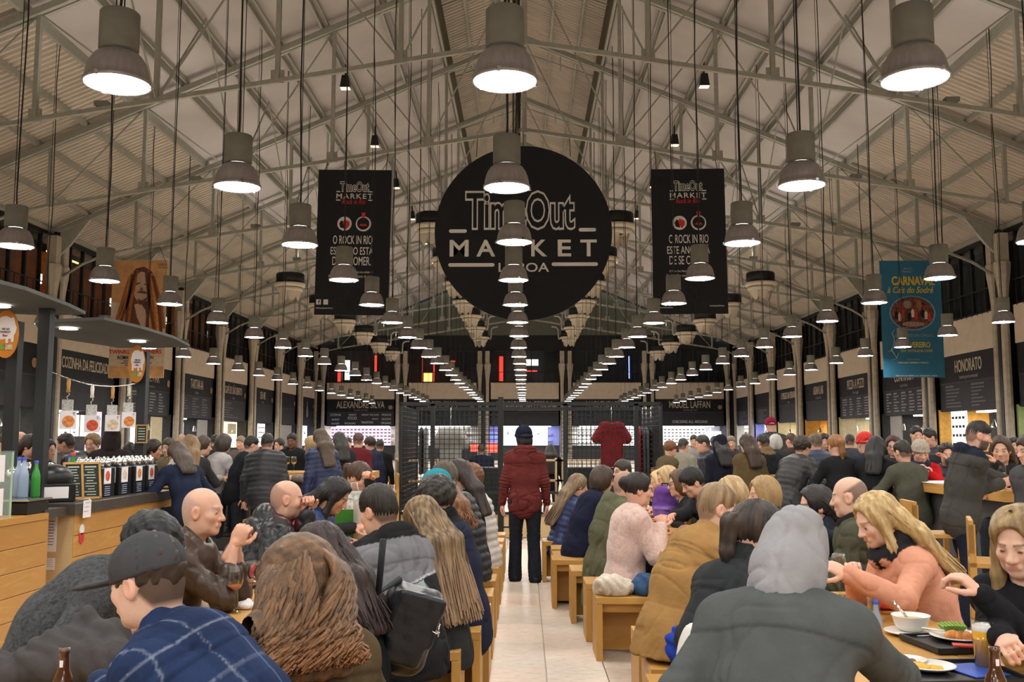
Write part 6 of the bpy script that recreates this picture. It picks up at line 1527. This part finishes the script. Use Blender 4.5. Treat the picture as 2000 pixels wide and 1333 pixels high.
# ---- the crowd further back: head pixel, depth, heading, pose, hair, colours
CROWD = [
 (12,868,11.5,-120,'perch','short',(.03,.02,.014),(.10,.10,.06),'cloth','person in camouflage green jacket at far left behind the display case',{}),
 (38,862,12.5,170,'perch','none',(.05,.03,.02),(.25,.2,.12),'cloth','person in sand coloured top facing the viewer at far left',{}),
 (60,872,11.2,-95,'perch','long',(.025,.015,.01),(.05,.03,.016),'cloth','person in brown coat between the first two canopy posts',{'f':1}),
 (128,868,12.0,95,'perch','short',(.02,.014,.012),(.055,.055,.06),'leather','person in shiny grey jacket bending left beside the tall post',{'lean':30,'skin':'tan'}),
 (92,880,11.6,-100,'perch','long',(.015,.012,.012),(.014,.013,.014),'cloth','person in black behind the tall canopy post',{'f':1}),
 (180,868,12.6,175,'perch','curly',(.18,.11,.05),(.02,.02,.02),'cloth','person in black facing the viewer below the hanging graters',{'f':1}),
 (220,858,11.4,10,'stand','none',(.02,.016,.015),(.028,.022,.022),'cloth','hooded figure in dark coat seen from behind under the graters',{'hat':'hood','hatcol':(.028,.022,.022),'s':1.05}),
 (253,885,12.4,20,'perch','short',(.02,.015,.012),(.07,.012,.016),'cloth','person in wine red top left of the far post',{}),
 (300,880,12.0,-80,'perch','long',(.02,.013,.01),(.02,.03,.05),'cloth','person in dark blue looking right beside the far post',{'f':1,'skin':'tan'}),
 (330,875,13.0,160,'perch','short',(.05,.035,.02),(.16,.12,.07),'cloth','person in khaki top at the end of the bar',{}),
 (345,888,10.6,45,'perch','long',(.05,.035,.025),(.016,.022,.045),'cloth','person in navy blazer and cream scarf leaning on the bar',{'f':1,'lean':26,'collar':'scarf','scarf':(.6,.55,.48),'hp':25}),
 (372,872,11.8,20,'perch','wave',(.15,.09,.04),(.03,.028,.03),'cloth','person in dark grey top behind the navy blazer',{'f':1,'hlen':.35}),
 (398,872,13.0,-70,'perch','wave',(.05,.03,.02),(.42,.37,.33),'cloth','person in pale cream top in the left crowd',{'f':1,'hlen':.25}),
 (438,868,13.2,-40,'perch','bob',(.04,.03,.024),(.40,.38,.37),'cloth','person in light grey sweater in the left crowd',{'f':1}),
 (492,870,13.0,-60,'stand','short',(.015,.012,.01),(.014,.015,.019),'cloth','person in black suit leaning to the left high table',{'lean':18}),
 (522,866,12.4,5,'stand','short',(.018,.014,.011),(.022,.022,.026),'puffer','person in black horizontally quilted jacket, back turned, at the high table',{'th':.035,'bulk':1.12}),
 (570,862,15.5,178,'stand','short',(.012,.01,.009),(.015,.015,.016),'cloth','person in black facing the viewer behind the small wine glasses',{'skin':'brown'}),
 (608,872,13.4,85,'perch','bob',(.30,.21,.10),(.24,.19,.165),'cloth','person in taupe jumper leaning left in the left crowd',{'f':1,'lean':18}),
 (625,858,13.0,40,'stand','wave',(.06,.04,.025),(.02,.028,.075),'puffer','person in royal blue puffer coat behind the taupe jumper',{'f':1,'th':.03,'hlen':.3}),
 (662,862,14.0,30,'stand','long',(.02,.015,.012),(.02,.021,.024),'cloth','person in black coat right of the royal blue puffer',{'f':1}),
 (700,862,15.0,-10,'stand','short',(.06,.03,.02),(.10,.015,.02),'cloth','person in dark red jumper near the mesh cage',{}),
 (722,868,16.5,60,'stand','curly',(.03,.02,.015),(.03,.035,.07),'cloth','person in denim blue beside the dark red jumper',{}),
 (742,872,17.5,0,'stand','short',(.02,.016,.012),(.014,.014,.015),'cloth','person in black right next to the mesh cage, left',{}),
 (545,870,18,150,'stand','curly',(.03,.02,.015),(.02,.02,.022),'cloth','small figure in dark top behind the horizontally quilted jacket',{'f':1}),
 (470,866,17,170,'stand','short',(.2,.16,.1),(.12,.1,.09),'cloth','small figure in taupe behind the black suit',{}),
 (420,862,19,0,'stand','short',(.02,.016,.012),(.03,.03,.033),'cloth','dark figure before the cream lit stall',{}),
 (355,860,18,20,'stand','none',(.04,.03,.025),(.03,.03,.03),'cloth','small dark figure behind the dark grey top',{'stubble':.4}),
 (640,866,20,0,'stand','curly',(.03,.02,.015),(.05,.03,.05),'cloth','far figure in plum before the pink lit menu',{}),
 (680,866,21,170,'stand','short',(.03,.02,.015),(.2,.18,.17),'cloth','far figure in light grey before the pink lit menu',{}),
 # right side
 (1310,878,14.0,-60,'stand','curly',(.12,.05,.02),(.10,.075,.04),'cloth','person in khaki coat right of the mesh cage',{'f':1,'lean':16}),
 (1335,872,15.0,-40,'stand','short',(.03,.025,.02),(.24,.22,.17),'cloth','person in pale beige coat beside the khaki coat',{}),
 (1372,868,13.2,95,'stand','short',(.03,.025,.022),(.022,.027,.038),'puffer','person in dark blue puffer jacket facing left in the right crowd',{'th':.03}),
 (1405,870,13.0,10,'stand','long',(.012,.011,.011),(.012,.013,.022),'cloth','person in long black hooded coat in the right crowd',{'f':1,'hat':'hood','hatcol':(.014,.015,.024)}),
 (1428,866,17.0,175,'stand','short',(.15,.12,.09),(.06,.05,.05),'cloth','figure in grey brown between hooded black coat and camel coat',{}),
 (1458,868,12.4,15,'stand','long',(.035,.02,.012),(.10,.07,.032),'cloth','person in camel brown coat in the right crowd',{'f':1,'hlen':.18}),
 (1490,866,13.2,20,'stand','short',(.018,.015,.012),(.014,.015,.02),'cloth','person in black with brown fur collar in the right crowd',{'collar':'fur','scarf':(.16,.10,.05)}),
 (1515,866,14.5,-20,'stand','bob',(.35,.33,.3),(.025,.03,.03),'cloth','person in dark green right of the fur collar',{'f':1}),
 (1545,862,16.0,30,'stand','short',(.06,.03,.02),(.05,.03,.03),'cloth','figure before the violet lit stall',{}),
 (1505,832,19.0,0,'stand','none',(.03,.02,.015),(.05,.05,.05),'cloth','tall figure in crimson beanie far right of centre',{'hat':'beanie','hatcol':(.2,.015,.04)}),
 (1568,874,11.8,-60,'perch','curly',(.03,.022,.016),(.035,.034,.035),'puffer','person in charcoal quilted jacket bending over the right high table',{'lean':24,'th':.03}),
 (1592,866,13.0,20,'stand','short',(.08,.06,.04),(.035,.045,.075),'puffer','person in slate blue quilted coat in the right crowd',{'th':.025}),
 (1632,872,11.2,10,'perch','pony',(.20,.085,.03),(.014,.014,.016),'cloth','person in black top left of the bright red beanie',{'f':1}),
 (1688,868,11.8,15,'perch','none',(.03,.02,.015),(.025,.028,.035),'cloth','person in bright red beanie and dark jacket',{'hat':'beanie','hatcol':(.60,.045,.04),'hatfab':'knit'}),
 (1712,876,11.0,-30,'perch','long',(.012,.011,.011),(.013,.014,.014),'cloth','person in black coat right of the bright red beanie',{'f':1}),
 (1745,872,12.6,150,'perch','curly',(.05,.02,.018),(.04,.035,.035),'cloth','person with glasses facing the viewer left of the red coat',{'f':1,'glasses':1,'skin':'fair'}),
 (1762,884,10.8,20,'perch','short',(.022,.018,.014),(.075,.075,.055),'cloth','person in dull olive jacket left of the red coat',{}),
 (1790,850,14.5,175,'stand','short',(.02,.016,.012),(.03,.03,.03),'cloth','dark figure behind the beige beanie',{}),
 (1815,856,13.5,100,'stand','short',(.02,.016,.012),(.03,.03,.045),'puffer','figure in navy padded coat right of the beige beanie',{}),
 (1980,870,14.0,170,'stand','short',(.015,.012,.01),(.014,.014,.016),'cloth','person in black behind the till at right edge',{}),
 (1355,862,20.0,170,'stand','short',(.04,.03,.02),(.3,.28,.26),'cloth','far figure in white before the bright menu',{}),
 (1395,864,21.0,10,'stand','long',(.02,.015,.01),(.03,.03,.05),'cloth','far figure in navy before the blue neon sign',{'f':1}),
 (1470,866,20.0,170,'stand','short',(.03,.02,.015),(.1,.03,.03),'cloth','far figure in brick red before the round wall mark',{}),
 (1610,862,17.0,170,'stand','curly',(.02,.015,.012),(.03,.03,.03),'cloth','figure in black before the orange lit stall',{}),
 (1660,864,16.0,-20,'stand','short',(.03,.02,.015),(.05,.05,.06),'cloth','figure in dark grey before the pizza stall',{}),
]
for (px,py,Y,hd,pose,hr,hc,cl,fab,lb,ex) in CROWD:
    ex = dict(ex)
    if 'scarf' in ex: ex['paint'] = scarfcol(ex.pop('scarf'))
    ex.setdefault('q', 1.9 if Y < 14 else 2.5); ex.setdefault('th', .02); ex.setdefault('skin', 'fair'); ex.setdefault('hlen', .16); ex['hlen'] = min(ex['hlen'], .24); ex.setdefault('hwide', .06)
    if pose == 'perch': ex.setdefault('seat', .74)
    if hr in ('long','wave') and 'f' in ex: ex.setdefault('locks', 30 if Y < 13 else 0)
    put(lb, px, py, Y, hd, pose=pose, hair=hr, haircol=hc, col=cl, fab=fab, group='people in the crowd', **ex)
# ================================================================== THINGS ON THE TABLES
TZ = .752
m_porc = mat('porcelain',(.78,.76,.72),.25,coat=.3); m_tray = mat('tray_black',(.02,.02,.022),.45); m_wine = mat('white_wine',(.85,.62,.15),.05,alpha=.7); m_rose = mat('wine_dregs',(.55,.16,.06),.1,alpha=.8)
m_wglass = thin_glass('wine_glass_clear')
def wineglass(px,py,label,fill=0,m=m_rose,base=None):
    c = base or atz(px,py,TZ); t = thing('wine_glass',label,'wine glass',(c.x,c.y,c.z),0,'wine glasses')
    MB().lathe([(0,.004),(.034,.003),(.036,0),(.03,.006),(.006,.012),(.004,.02),(.004,.085),(.008,.095),(.028,.115),(.038,.14),(.040,.16),(.036,.19),(.031,.215),(.030,.215),(.035,.19),(.0385,.16),(.0365,.14),(.027,.117),(0,.1)],24).build('glass', m_wglass, t)
    if fill:
        z = .1+fill; r = .026 if fill<.025 else .037
        MB().lathe([(0,.101),(.025,.117),(r,z),(0,z)],20).build('wine', m, t)
    return t
wineglass(457,1198,'empty stemmed wine glass in front of the leather jacket, nearer one',.03); wineglass(398,1160,'stemmed wine glass held by the leather jacket side, farther one',.03); wineglass(492,1185,'third wine glass half hidden by the brown olive parka',.015)
wineglass(1640,1165,'wine glass of white wine by the pink jacket',.055,m_wine)
for i,(px,Y) in enumerate(((545,14.1),(562,14.0),(575,14.1))): wineglass(0,0,'small wine glass on the high table in the left crowd, %s of three'%['left','middle','right'][i],.03,m_wine,Vector((atx(px,Y),Y,1.102)))
# beer bottles
def beer(px,py,label,s=1.0,base=None):
    c = base or atz(px,py,TZ); t = thing('beer_bottle',label,'bottle',(c.x,c.y,TZ),0,'brown beer bottles')
    m = mat('beer_glass',(.07,.025,.008),.06,spec=.6,coat=.5); lab = mat('beer_label',(.42,.02,.03),.5)
    MB().lathe([(0,0),(.029,0),(.031,.01),(.031,.12),(.027,.145),(.0155,.175),(.013,.215),(.0145,.218),(.0145,.232),(0,.232)],20).build('glass_body', m, t)
    MB().lathe([(.0142,.178),(.0136,.205)],16).build('neck_label', lab, t); MB().lathe([(.0315,.05),(.0315,.105)],20).build('body_label', lab, t)
    MB().box((0,-.0145,.192),(.009,.002,.018)).build('label_mark', m_paper, t)
    return t
b = at(123,1335,2.72); beer(0,0,'brown beer bottle with red neck label at the lower left',1,Vector((b.x,b.y,TZ))); b = at(1946,1350,2.77); beer(0,0,'brown beer bottle with red neck label before the beer mug',1,Vector((b.x,b.y,TZ)))
# beer mug
c = atz(1925,1312,TZ); t = thing('beer_mug','tall glass of amber beer with white foam at the lower right','beer glass',(c.x,c.y,TZ))
MB().lathe([(0,.006),(.03,.004),(.031,0),(.033,.01),(.040,.16),(.041,.175),(.039,.175),(.031,.012),(0,.01)],24).build('glass', m_wglass, t)
MB().lathe([(0,.012),(.030,.014),(.0375,.138),(0,.138)],24).build('beer', mat('amber_beer',(.75,.36,.03),.05,spec=.5), t); MB().lathe([(.0375,.138),(.0385,.158),(.02,.163),(0,.164)],24).build('foam', m_porc, t)
# soup bowl, saucer, spoon
c = atz(1780,1240,TZ); t = thing('soup_bowl','white bowl of soup with a spoon standing on a saucer','bowl',(c.x,c.y,TZ))
MB().lathe([(0,.0),(.04,.0),(.105,.012),(.108,.016),(.1,.018),(0,.012)],28).build('saucer', m_porc, t)
MB().lathe([(.03,.014),(.045,.018),(.065,.04),(.075,.075),(.078,.08),(.073,.078),(.062,.045),(0,.03)],28).build('bowl', m_porc, t); MB().lathe([(0,.062),(.069,.062)],24).build('soup', mat('soup',(.55,.33,.08),.3,var=.3,vscale=20), t)
MB().tube([(-.01,.0,.064),(-.03,.01,.09),(-.06,.03,.13)],.006,6).build('spoon', m_chrome, t)
# trays with plates
def plate(c,r,label,m=m_porc,food=None,seed=0,z=0):
    t = thing('dinner_plate',label,'plate',(c.x,c.y,TZ+z)); MB().lathe([(0,.004),(r*.6,.003),(r*.95,.016),(r,.02),(r*.97,.022),(r*.6,.009),(0,.009)],28).build('plate', m, t)
    rr = random.Random(seed)
    for i,(mm,n,rad) in enumerate(food or []):
        for j in range(n):
            a = rr.uniform(0,6.28); q = rr.uniform(0,r*.5); v = (q*math.cos(a)+(i-.5)*.03,q*math.sin(a)+(i-.5)*.02)
            MB().lathe([(0,.008+rad*1.1),(rad*.6,.008+rad*.9),(rad,.008+rad*.4),(rad*.8,.008)],8,(v[0],v[1],0)).build('food_piece', mm, t)
    return t
def tray(px,py,w,d,rz,label):
    c = atz(px,py,TZ); t = thing('serving_tray',label,'tray',(c.x,c.y,TZ),rz); MB().box((0,0,.006),(w,d,.012)).build('base', m_tray, t)
    for g in (-1,1): MB().box((g*w/2,0,.014),(.012,d,.02)).build('rim', m_tray, t); MB().box((0,g*d/2,.014),(w,.012,.02)).build('rim', m_tray, t)
    return c
c = tray(1890,1262,.40,.28,RAD(8),'black tray under the plate with avocado'); plate(c+Vector((-.01,.04,0)),.115,'white plate with sandwich and fanned avocado',food=[(m_food[0],4,.03),(m_food[3],5,.016),(m_food[2],4,.02)],z=.013)
t = thing('avocado_fan','green fan of sliced avocado on the white plate','avocado',(c.x-.02,c.y+.08,TZ+.05))
for k in range(8): MB().box((.0,0,.0),(.008,.05,.03),Matrix.Rotation(RAD(-40+k*11),3,'Y')@Matrix.Rotation(RAD(10),3,'X')).build('avocado_slice', m_food[3], t, (-.04+k*.011,0,.005))
c = tray(1850,1322,.42,.30,RAD(5),'black tray with chips and saucer at the bottom edge'); plate(c+Vector((-.05,.03,0)),.09,'white dish of golden fried chips',food=[(mat('chips',(.62,.36,.06),.7,var=.2,vscale=40),14,.016)],z=.013); plate(c+Vector((-.08,.12,0)),.06,'small white saucer with a brown bite',food=[(mat('bite',(.2,.08,.05),.6),1,.018)],z=.013)
tag(MB().box((c.x+.1,c.y+.02,TZ+.016),(.14,.18,.004),Matrix.Rotation(.3,3,'Z')).build('tray_leaflet', mat('leaflet_blue',(.03,.08,.4),.5)),'blue printed leaflet lying on the lower tray','leaflet')
k = atz(1895,1278,TZ); tag(MB().box((k.x,k.y,TZ+.03),(.12,.05,.006),Matrix.Rotation(-.3,3,'Z')).build('sachet', m_badge),'red and white sauce sachet on the upper tray','sachet')
k = atz(1860,1255,TZ); tag(MB().tube([(k.x-.10,k.y+.05,TZ+.045),(k.x+.10,k.y-.05,TZ+.035)],.005,5).build('chopsticks', m_porc),'pair of white chopsticks resting on the avocado plate','chopsticks')
# drink with straw, napkin
c = atz(1707,1200,TZ); t = thing('iced_drink','clear tumbler of iced drink with a black straw','glass',(c.x,c.y,TZ))
MB().lathe([(0,.006),(.026,.004),(.027,0),(.034,.13),(.0325,.13),(.026,.01),(0,.01)],22).build('glass', m_wglass, t); MB().lathe([(0,.012),(.025,.013),(.031,.1),(0,.1)],18).build('drink', mat('iced_tea',(.55,.5,.36),.1,alpha=.6), t)
MB().tube([(.0,0,.02),(-.015,.0,.14),(-.045,.01,.23)],.004,6).build('straw', m_black, t)
c = atz(1735,1190,TZ); v = Vox((-.1,-.1,-.01),(.1,.1,.06),.008); v.ell((0,0,.01),(.075,.05,.012),None,.01); v.ell((.02,.01,.02),(.05,.03,.02),None,.02); V,Q = v.mesh(); V=V+vnormals(V,Q)*(.004*wnoise(V,16,3,2))[:,None]
tag(link('red_napkin', mesh_np('red_napkin',V,Q,mat('napkin_red',(.5,.02,.02),.8)),None,(c.x,c.y,TZ)),'crumpled red napkin next to the iced drink','napkin')
bottle(*(atz(1712,1222,TZ)+Vector((0,0,-.12))).to_tuple(),m_wb,m_capb,'small water bottle with blue cap beside the pale hood',.8)
# left table
c = atz(640,1082,TZ); t = thing('coffee_cup','white coffee cup on a dark saucer before the grey jacket','cup',(c.x,c.y,TZ)); MB().lathe([(0,.0),(.05,0),(.07,.008),(.068,.012),(0,.008)],24).build('saucer', m_tray, t); MB().lathe([(0,.012),(.022,.012),(.036,.07),(.034,.07),(.022,.018),(0,.018)],20).build('cup', m_porc, t)
MB().tube([(.033,0,.06),(.055,0,.055),(.05,0,.03),(.028,0,.028)],.005,6).build('handle', m_porc, t)
c = atz(665,1090,TZ); plate(c,.06,'small white saucer right of the coffee cup')
c = atz(470,1148,TZ); plate(c,.11,'black plate with a crumpled white napkin between glasses',m_tray)
def crumple(c,r,m,label,nm='paper_napkin',seed=1,cat='napkin'):
    v = Vox((-r*1.6,)*2+(-.02,),(r*1.6,)*2+(r*1.5,),r/7); v.ell((0,0,r*.3),(r,r*.7,r*.35),None,.01); v.ell((r*.3,r*.2,r*.5),(r*.5,r*.3,r*.4),None,.01); V,Q=v.mesh(); V=V+vnormals(V,Q)*(r*.16*wnoise(V,1.6/r,seed,2))[:,None]; V[:,2]=np.maximum(V[:,2],.001)
    return tag(link(nm, mesh_np(nm,V,Q,m),None,c),label,cat)
crumple((c.x-.02,c.y,TZ+.012),.05,m_paper,'crumpled white napkin on the black plate'); c = atz(463,1190,TZ); crumple((c.x+.03,c.y,TZ),.05,m_paper,'crumpled white napkin under the nearer wine glass',seed=4); c = atz(480,1235,TZ); crumple((c.x,c.y,TZ),.045,m_paper,'white napkin beside the brown olive parka',seed=5)
# bags
def bag(px,py,w,h,d,m1,m2,label,rz,split=.62):
    c = atz(px,py,TZ); t = thing('shopping_bag',label,'shopping bag',(c.x,c.y,TZ),rz)
    def hull(z0,z1,s0,s1):
        mb = MB(); V=[]
        for z,s_ in ((z0,s0),(z1,s1)): V += [(-w/2*s_,-d/2,z),(w/2*s_,-d/2,z),(w/2*s_,d/2,z),(-w/2*s_,d/2,z)]
        return mb.add(V,[(0,1,5,4),(1,2,6,5),(2,3,7,6),(3,0,4,7),(3,2,1,0),(4,5,6,7)])
    hull(0,h*split,1,.95).build('lower_body', m1, t); hull(h*split,h,.95,.9).build('upper_body', m2, t)
    for g in (-1,1): MB().tube([(-w*.2,g*d*.4,h*.98),(-w*.12,g*d*.4,h*1.18),(w*.12,g*d*.4,h*1.18),(w*.2,g*d*.4,h*.98)],.006,6).build('handle', m1, t)
    return t
m_bgreen = mat('bag_green',(.03,.16,.02),.35,var=.1); m_bwhite = mat('bag_white',(.68,.62,.58),.5,var=.05); m_bpat = mat('bag_pattern',(.55,.57,.55),.6,var=.45,vscale=30)
bag(668,1052,.18,.33,.14,m_bgreen,m_bpat,'green shopping bag with pale leaf print at its top, on the table',RAD(12),.72); bag(694,1050,.17,.38,.13,m_bwhite,m_bpat,'white shopping bag with patterned rim, right of the green bag',RAD(-6),.78)
def pile(label,nm,c,r,m,col,seed,extra=(),cat='clothing'):
    pts=[np.array(q[0])-max(q[1]) for q in extra]+[np.array(q[0])+max(q[1]) for q in extra]+[np.array(r),-np.array(r)]
    v = Vox(np.min(pts,0)-.05,np.max(pts,0)+.05,.011); v.ell((0,0,r[2]*.6),r,None,.02)
    for (cc,rr) in extra: v.ell(cc,rr,None,.03)
    V,Q = v.mesh(); V=V+vnormals(V,Q)*(.012*wnoise(V,6,seed,3)+.014*np.abs(np.sin(V@unit(V3(1,.6,.7))*2*PI/.12+2*wnoise(V,4,seed,1)))-.007)[:,None]; V[:,2]=np.maximum(V[:,2],0)
    return tag(link(nm, mesh_np(nm,V,Q,m,np.tile(np.array(col),(len(V),1))),None,c),label,cat)
c = at(150,1290,3.35); pile('charcoal coat heaped on the table at lower left','folded_coat',(c.x,c.y,TZ),(.2,.16,.10),CL['cloth'],(.06,.055,.055),3,[((-.22,-.05,.03),(.14,.13,.06)),((.08,.03,.12),(.08,.07,.07)),((.0,.05,.15),(.05,.05,.08)),((.14,-.05,.06),(.1,.1,.07))])
pile('red jumper lying on the table between leather jacket and brown olive parka','red_jumper',(-1.46,5.75,TZ),(.16,.07,.055),CL['cloth'],(.5,.05,.05),8,[((-.08,.02,.07),(.07,.06,.05))])
pile('cream shearling coat lying on a box stool','shearling_coat',(.64,7.14,.452),(.15,.14,.08),CL['fuzzy'],(.62,.54,.43),11,[((-.04,-.05,.09),(.10,.09,.05))]); pile('blue denim jacket bundled next to the cream coat','denim_jacket',(.86,7.15,.452),(.10,.13,.08),CL['denim'],(.04,.09,.19),12,[((.0,-.04,.10),(.08,.07,.05))])
c = atz(1355,1245,.58); pile('bright blue jacket bundled behind the pale grey hood','blue_jacket',(c.x-.04,c.y,.47),(.12,.12,.11),CL['cloth'],(.02,.05,.36),13,[((.0,.02,.13),(.10,.09,.05))]); pile('cream fleece folded below the bright blue jacket','cream_fleece',(c.x+.05,c.y-.14,.49),(.11,.08,.06),CL['fuzzy'],(.6,.52,.42),14)
# purple backpack on the table
c = atz(1300,1022,TZ); v = Vox((-.22,-.2,-.02),(.22,.2,.4),.009); v.ell((0,0,.16),(.13,.10,.17),None,.02); v.ell((0,-.08,.10),(.10,.06,.09),None,.015); v.ell((0,0,.30),(.11,.08,.06),None,.04); v.cone((-.07,-.14,.14),(.07,-.14,.14),.012,.012,k=.01)
V,Q = v.mesh(); V=V+vnormals(V,Q)*(.008*wnoise(V,8,4,2))[:,None]; V[:,2]=np.maximum(V[:,2],0); col=np.where((V[:,2]>.17)[:,None],np.array((.13,.055,.26)),np.array((.22,.12,.42)))
o = tag(link('purple_backpack', mesh_np('purple_backpack',V,Q,CL['cloth'],col),None,(c.x,c.y,TZ),(0,0,RAD(-25))),'purple school backpack standing on the right table','backpack'); MB().tube([(-.03,0,.33),(-.03,0,.38),(.03,0,.38),(.03,0,.33)],.008,6).build('grab_loop', m_signblk, o)
c = atz(1345,1040,TZ); t = thing('beer_glass','small glass of pale beer beside the purple backpack','beer glass',(c.x,c.y,TZ)); MB().lathe([(0,0),(.03,0),(.04,.14),(.038,.14),(.029,.006),(0,.006)],18).build('glass', m_wglass, t); MB().lathe([(0,.008),(.028,.01),(.036,.11),(0,.11)],16).build('beer', MATS['amber_beer'], t)
# black leather backpack worn at the left bench
c = at(795,1215,4.05); v = Vox((-.2,-.2,-.25),(.2,.2,.25),.008); v.box((0,0,-.05),(.125,.075,.15),None,.06,.02); v.ell((0,0,-.14),(.12,.085,.07),None,.03); v.box((.0,-.03,.10),(.118,.082,.055),None,.05,.012); v.box((.0,-.095,.05),(.10,.018,.105),None,.016,.006); v.box((0,-.085,-.09),(.085,.032,.06),None,.03,.01); v.cone((-.12,-.05,.075),(.12,-.05,.075),.006,k=.004,neg=True)
V,Q = v.mesh(); V=V+vnormals(V,Q)*(.005*wnoise(V,8,4,2))[:,None]
o = tag(link('leather_backpack', mesh_np('leather_backpack',V,Q,CL['leather'],np.tile(np.array((.012,.013,.016)),(len(V),1))),None,c,(RAD(12),RAD(18),RAD(20))),'black leather backpack worn by the person in black coat','backpack')
MB().tube([(-.09,0,.16),(-.17,-.06,.10),(-.22,-.02,.30)],.014,6).build('strap', m_signblk, o); MB().lathe([(.012,-.003),(.018,-.003),(.018,.003),(.012,.003)],12,(.09,-.12,.03)).build('buckle', m_chrome, o); MB().tube([(.1,-.1,.06),(.11,-.11,.01)],.004,5).build('zip_pull', m_chrome, o)
# phones and papers
for (px,py,Y,lb) in ((1560,985+10,6.15,'phone lit blue held by the person in navy scarf'),(1805,913,11.05,'black phone held by the person in red coat')):
    c = at(px,py,Y); o = MB().box((0,0,0),(.07,.008,.14),bev=.002).build('phone', m_signblk,None,c); o.rotation_euler=(-.6,0,.5); tag(o,lb,'phone'); MB().box((0,.005,0),(.06,.002,.12)).build('screen', m_scrB if Y<8 else m_glass, o)
tag(MB().box((4.5,10.6,1.104),(.5,.7,.004)).build('newspaper', m_paper),'white papers spread on the high bar table','papers')
wineglass(0,0,'wine glass of white wine before the grey wool jacket',.05,m_wine,Vector((4.42,9.15,1.102)))
# beige cloth on bar chair
pile('beige cloth hung over a bar chair in the left crowd','beige_cloth',(atx(620,14.9),14.88,.76),(.18,.06,.18),CL['cloth'],(.55,.4,.24),21)
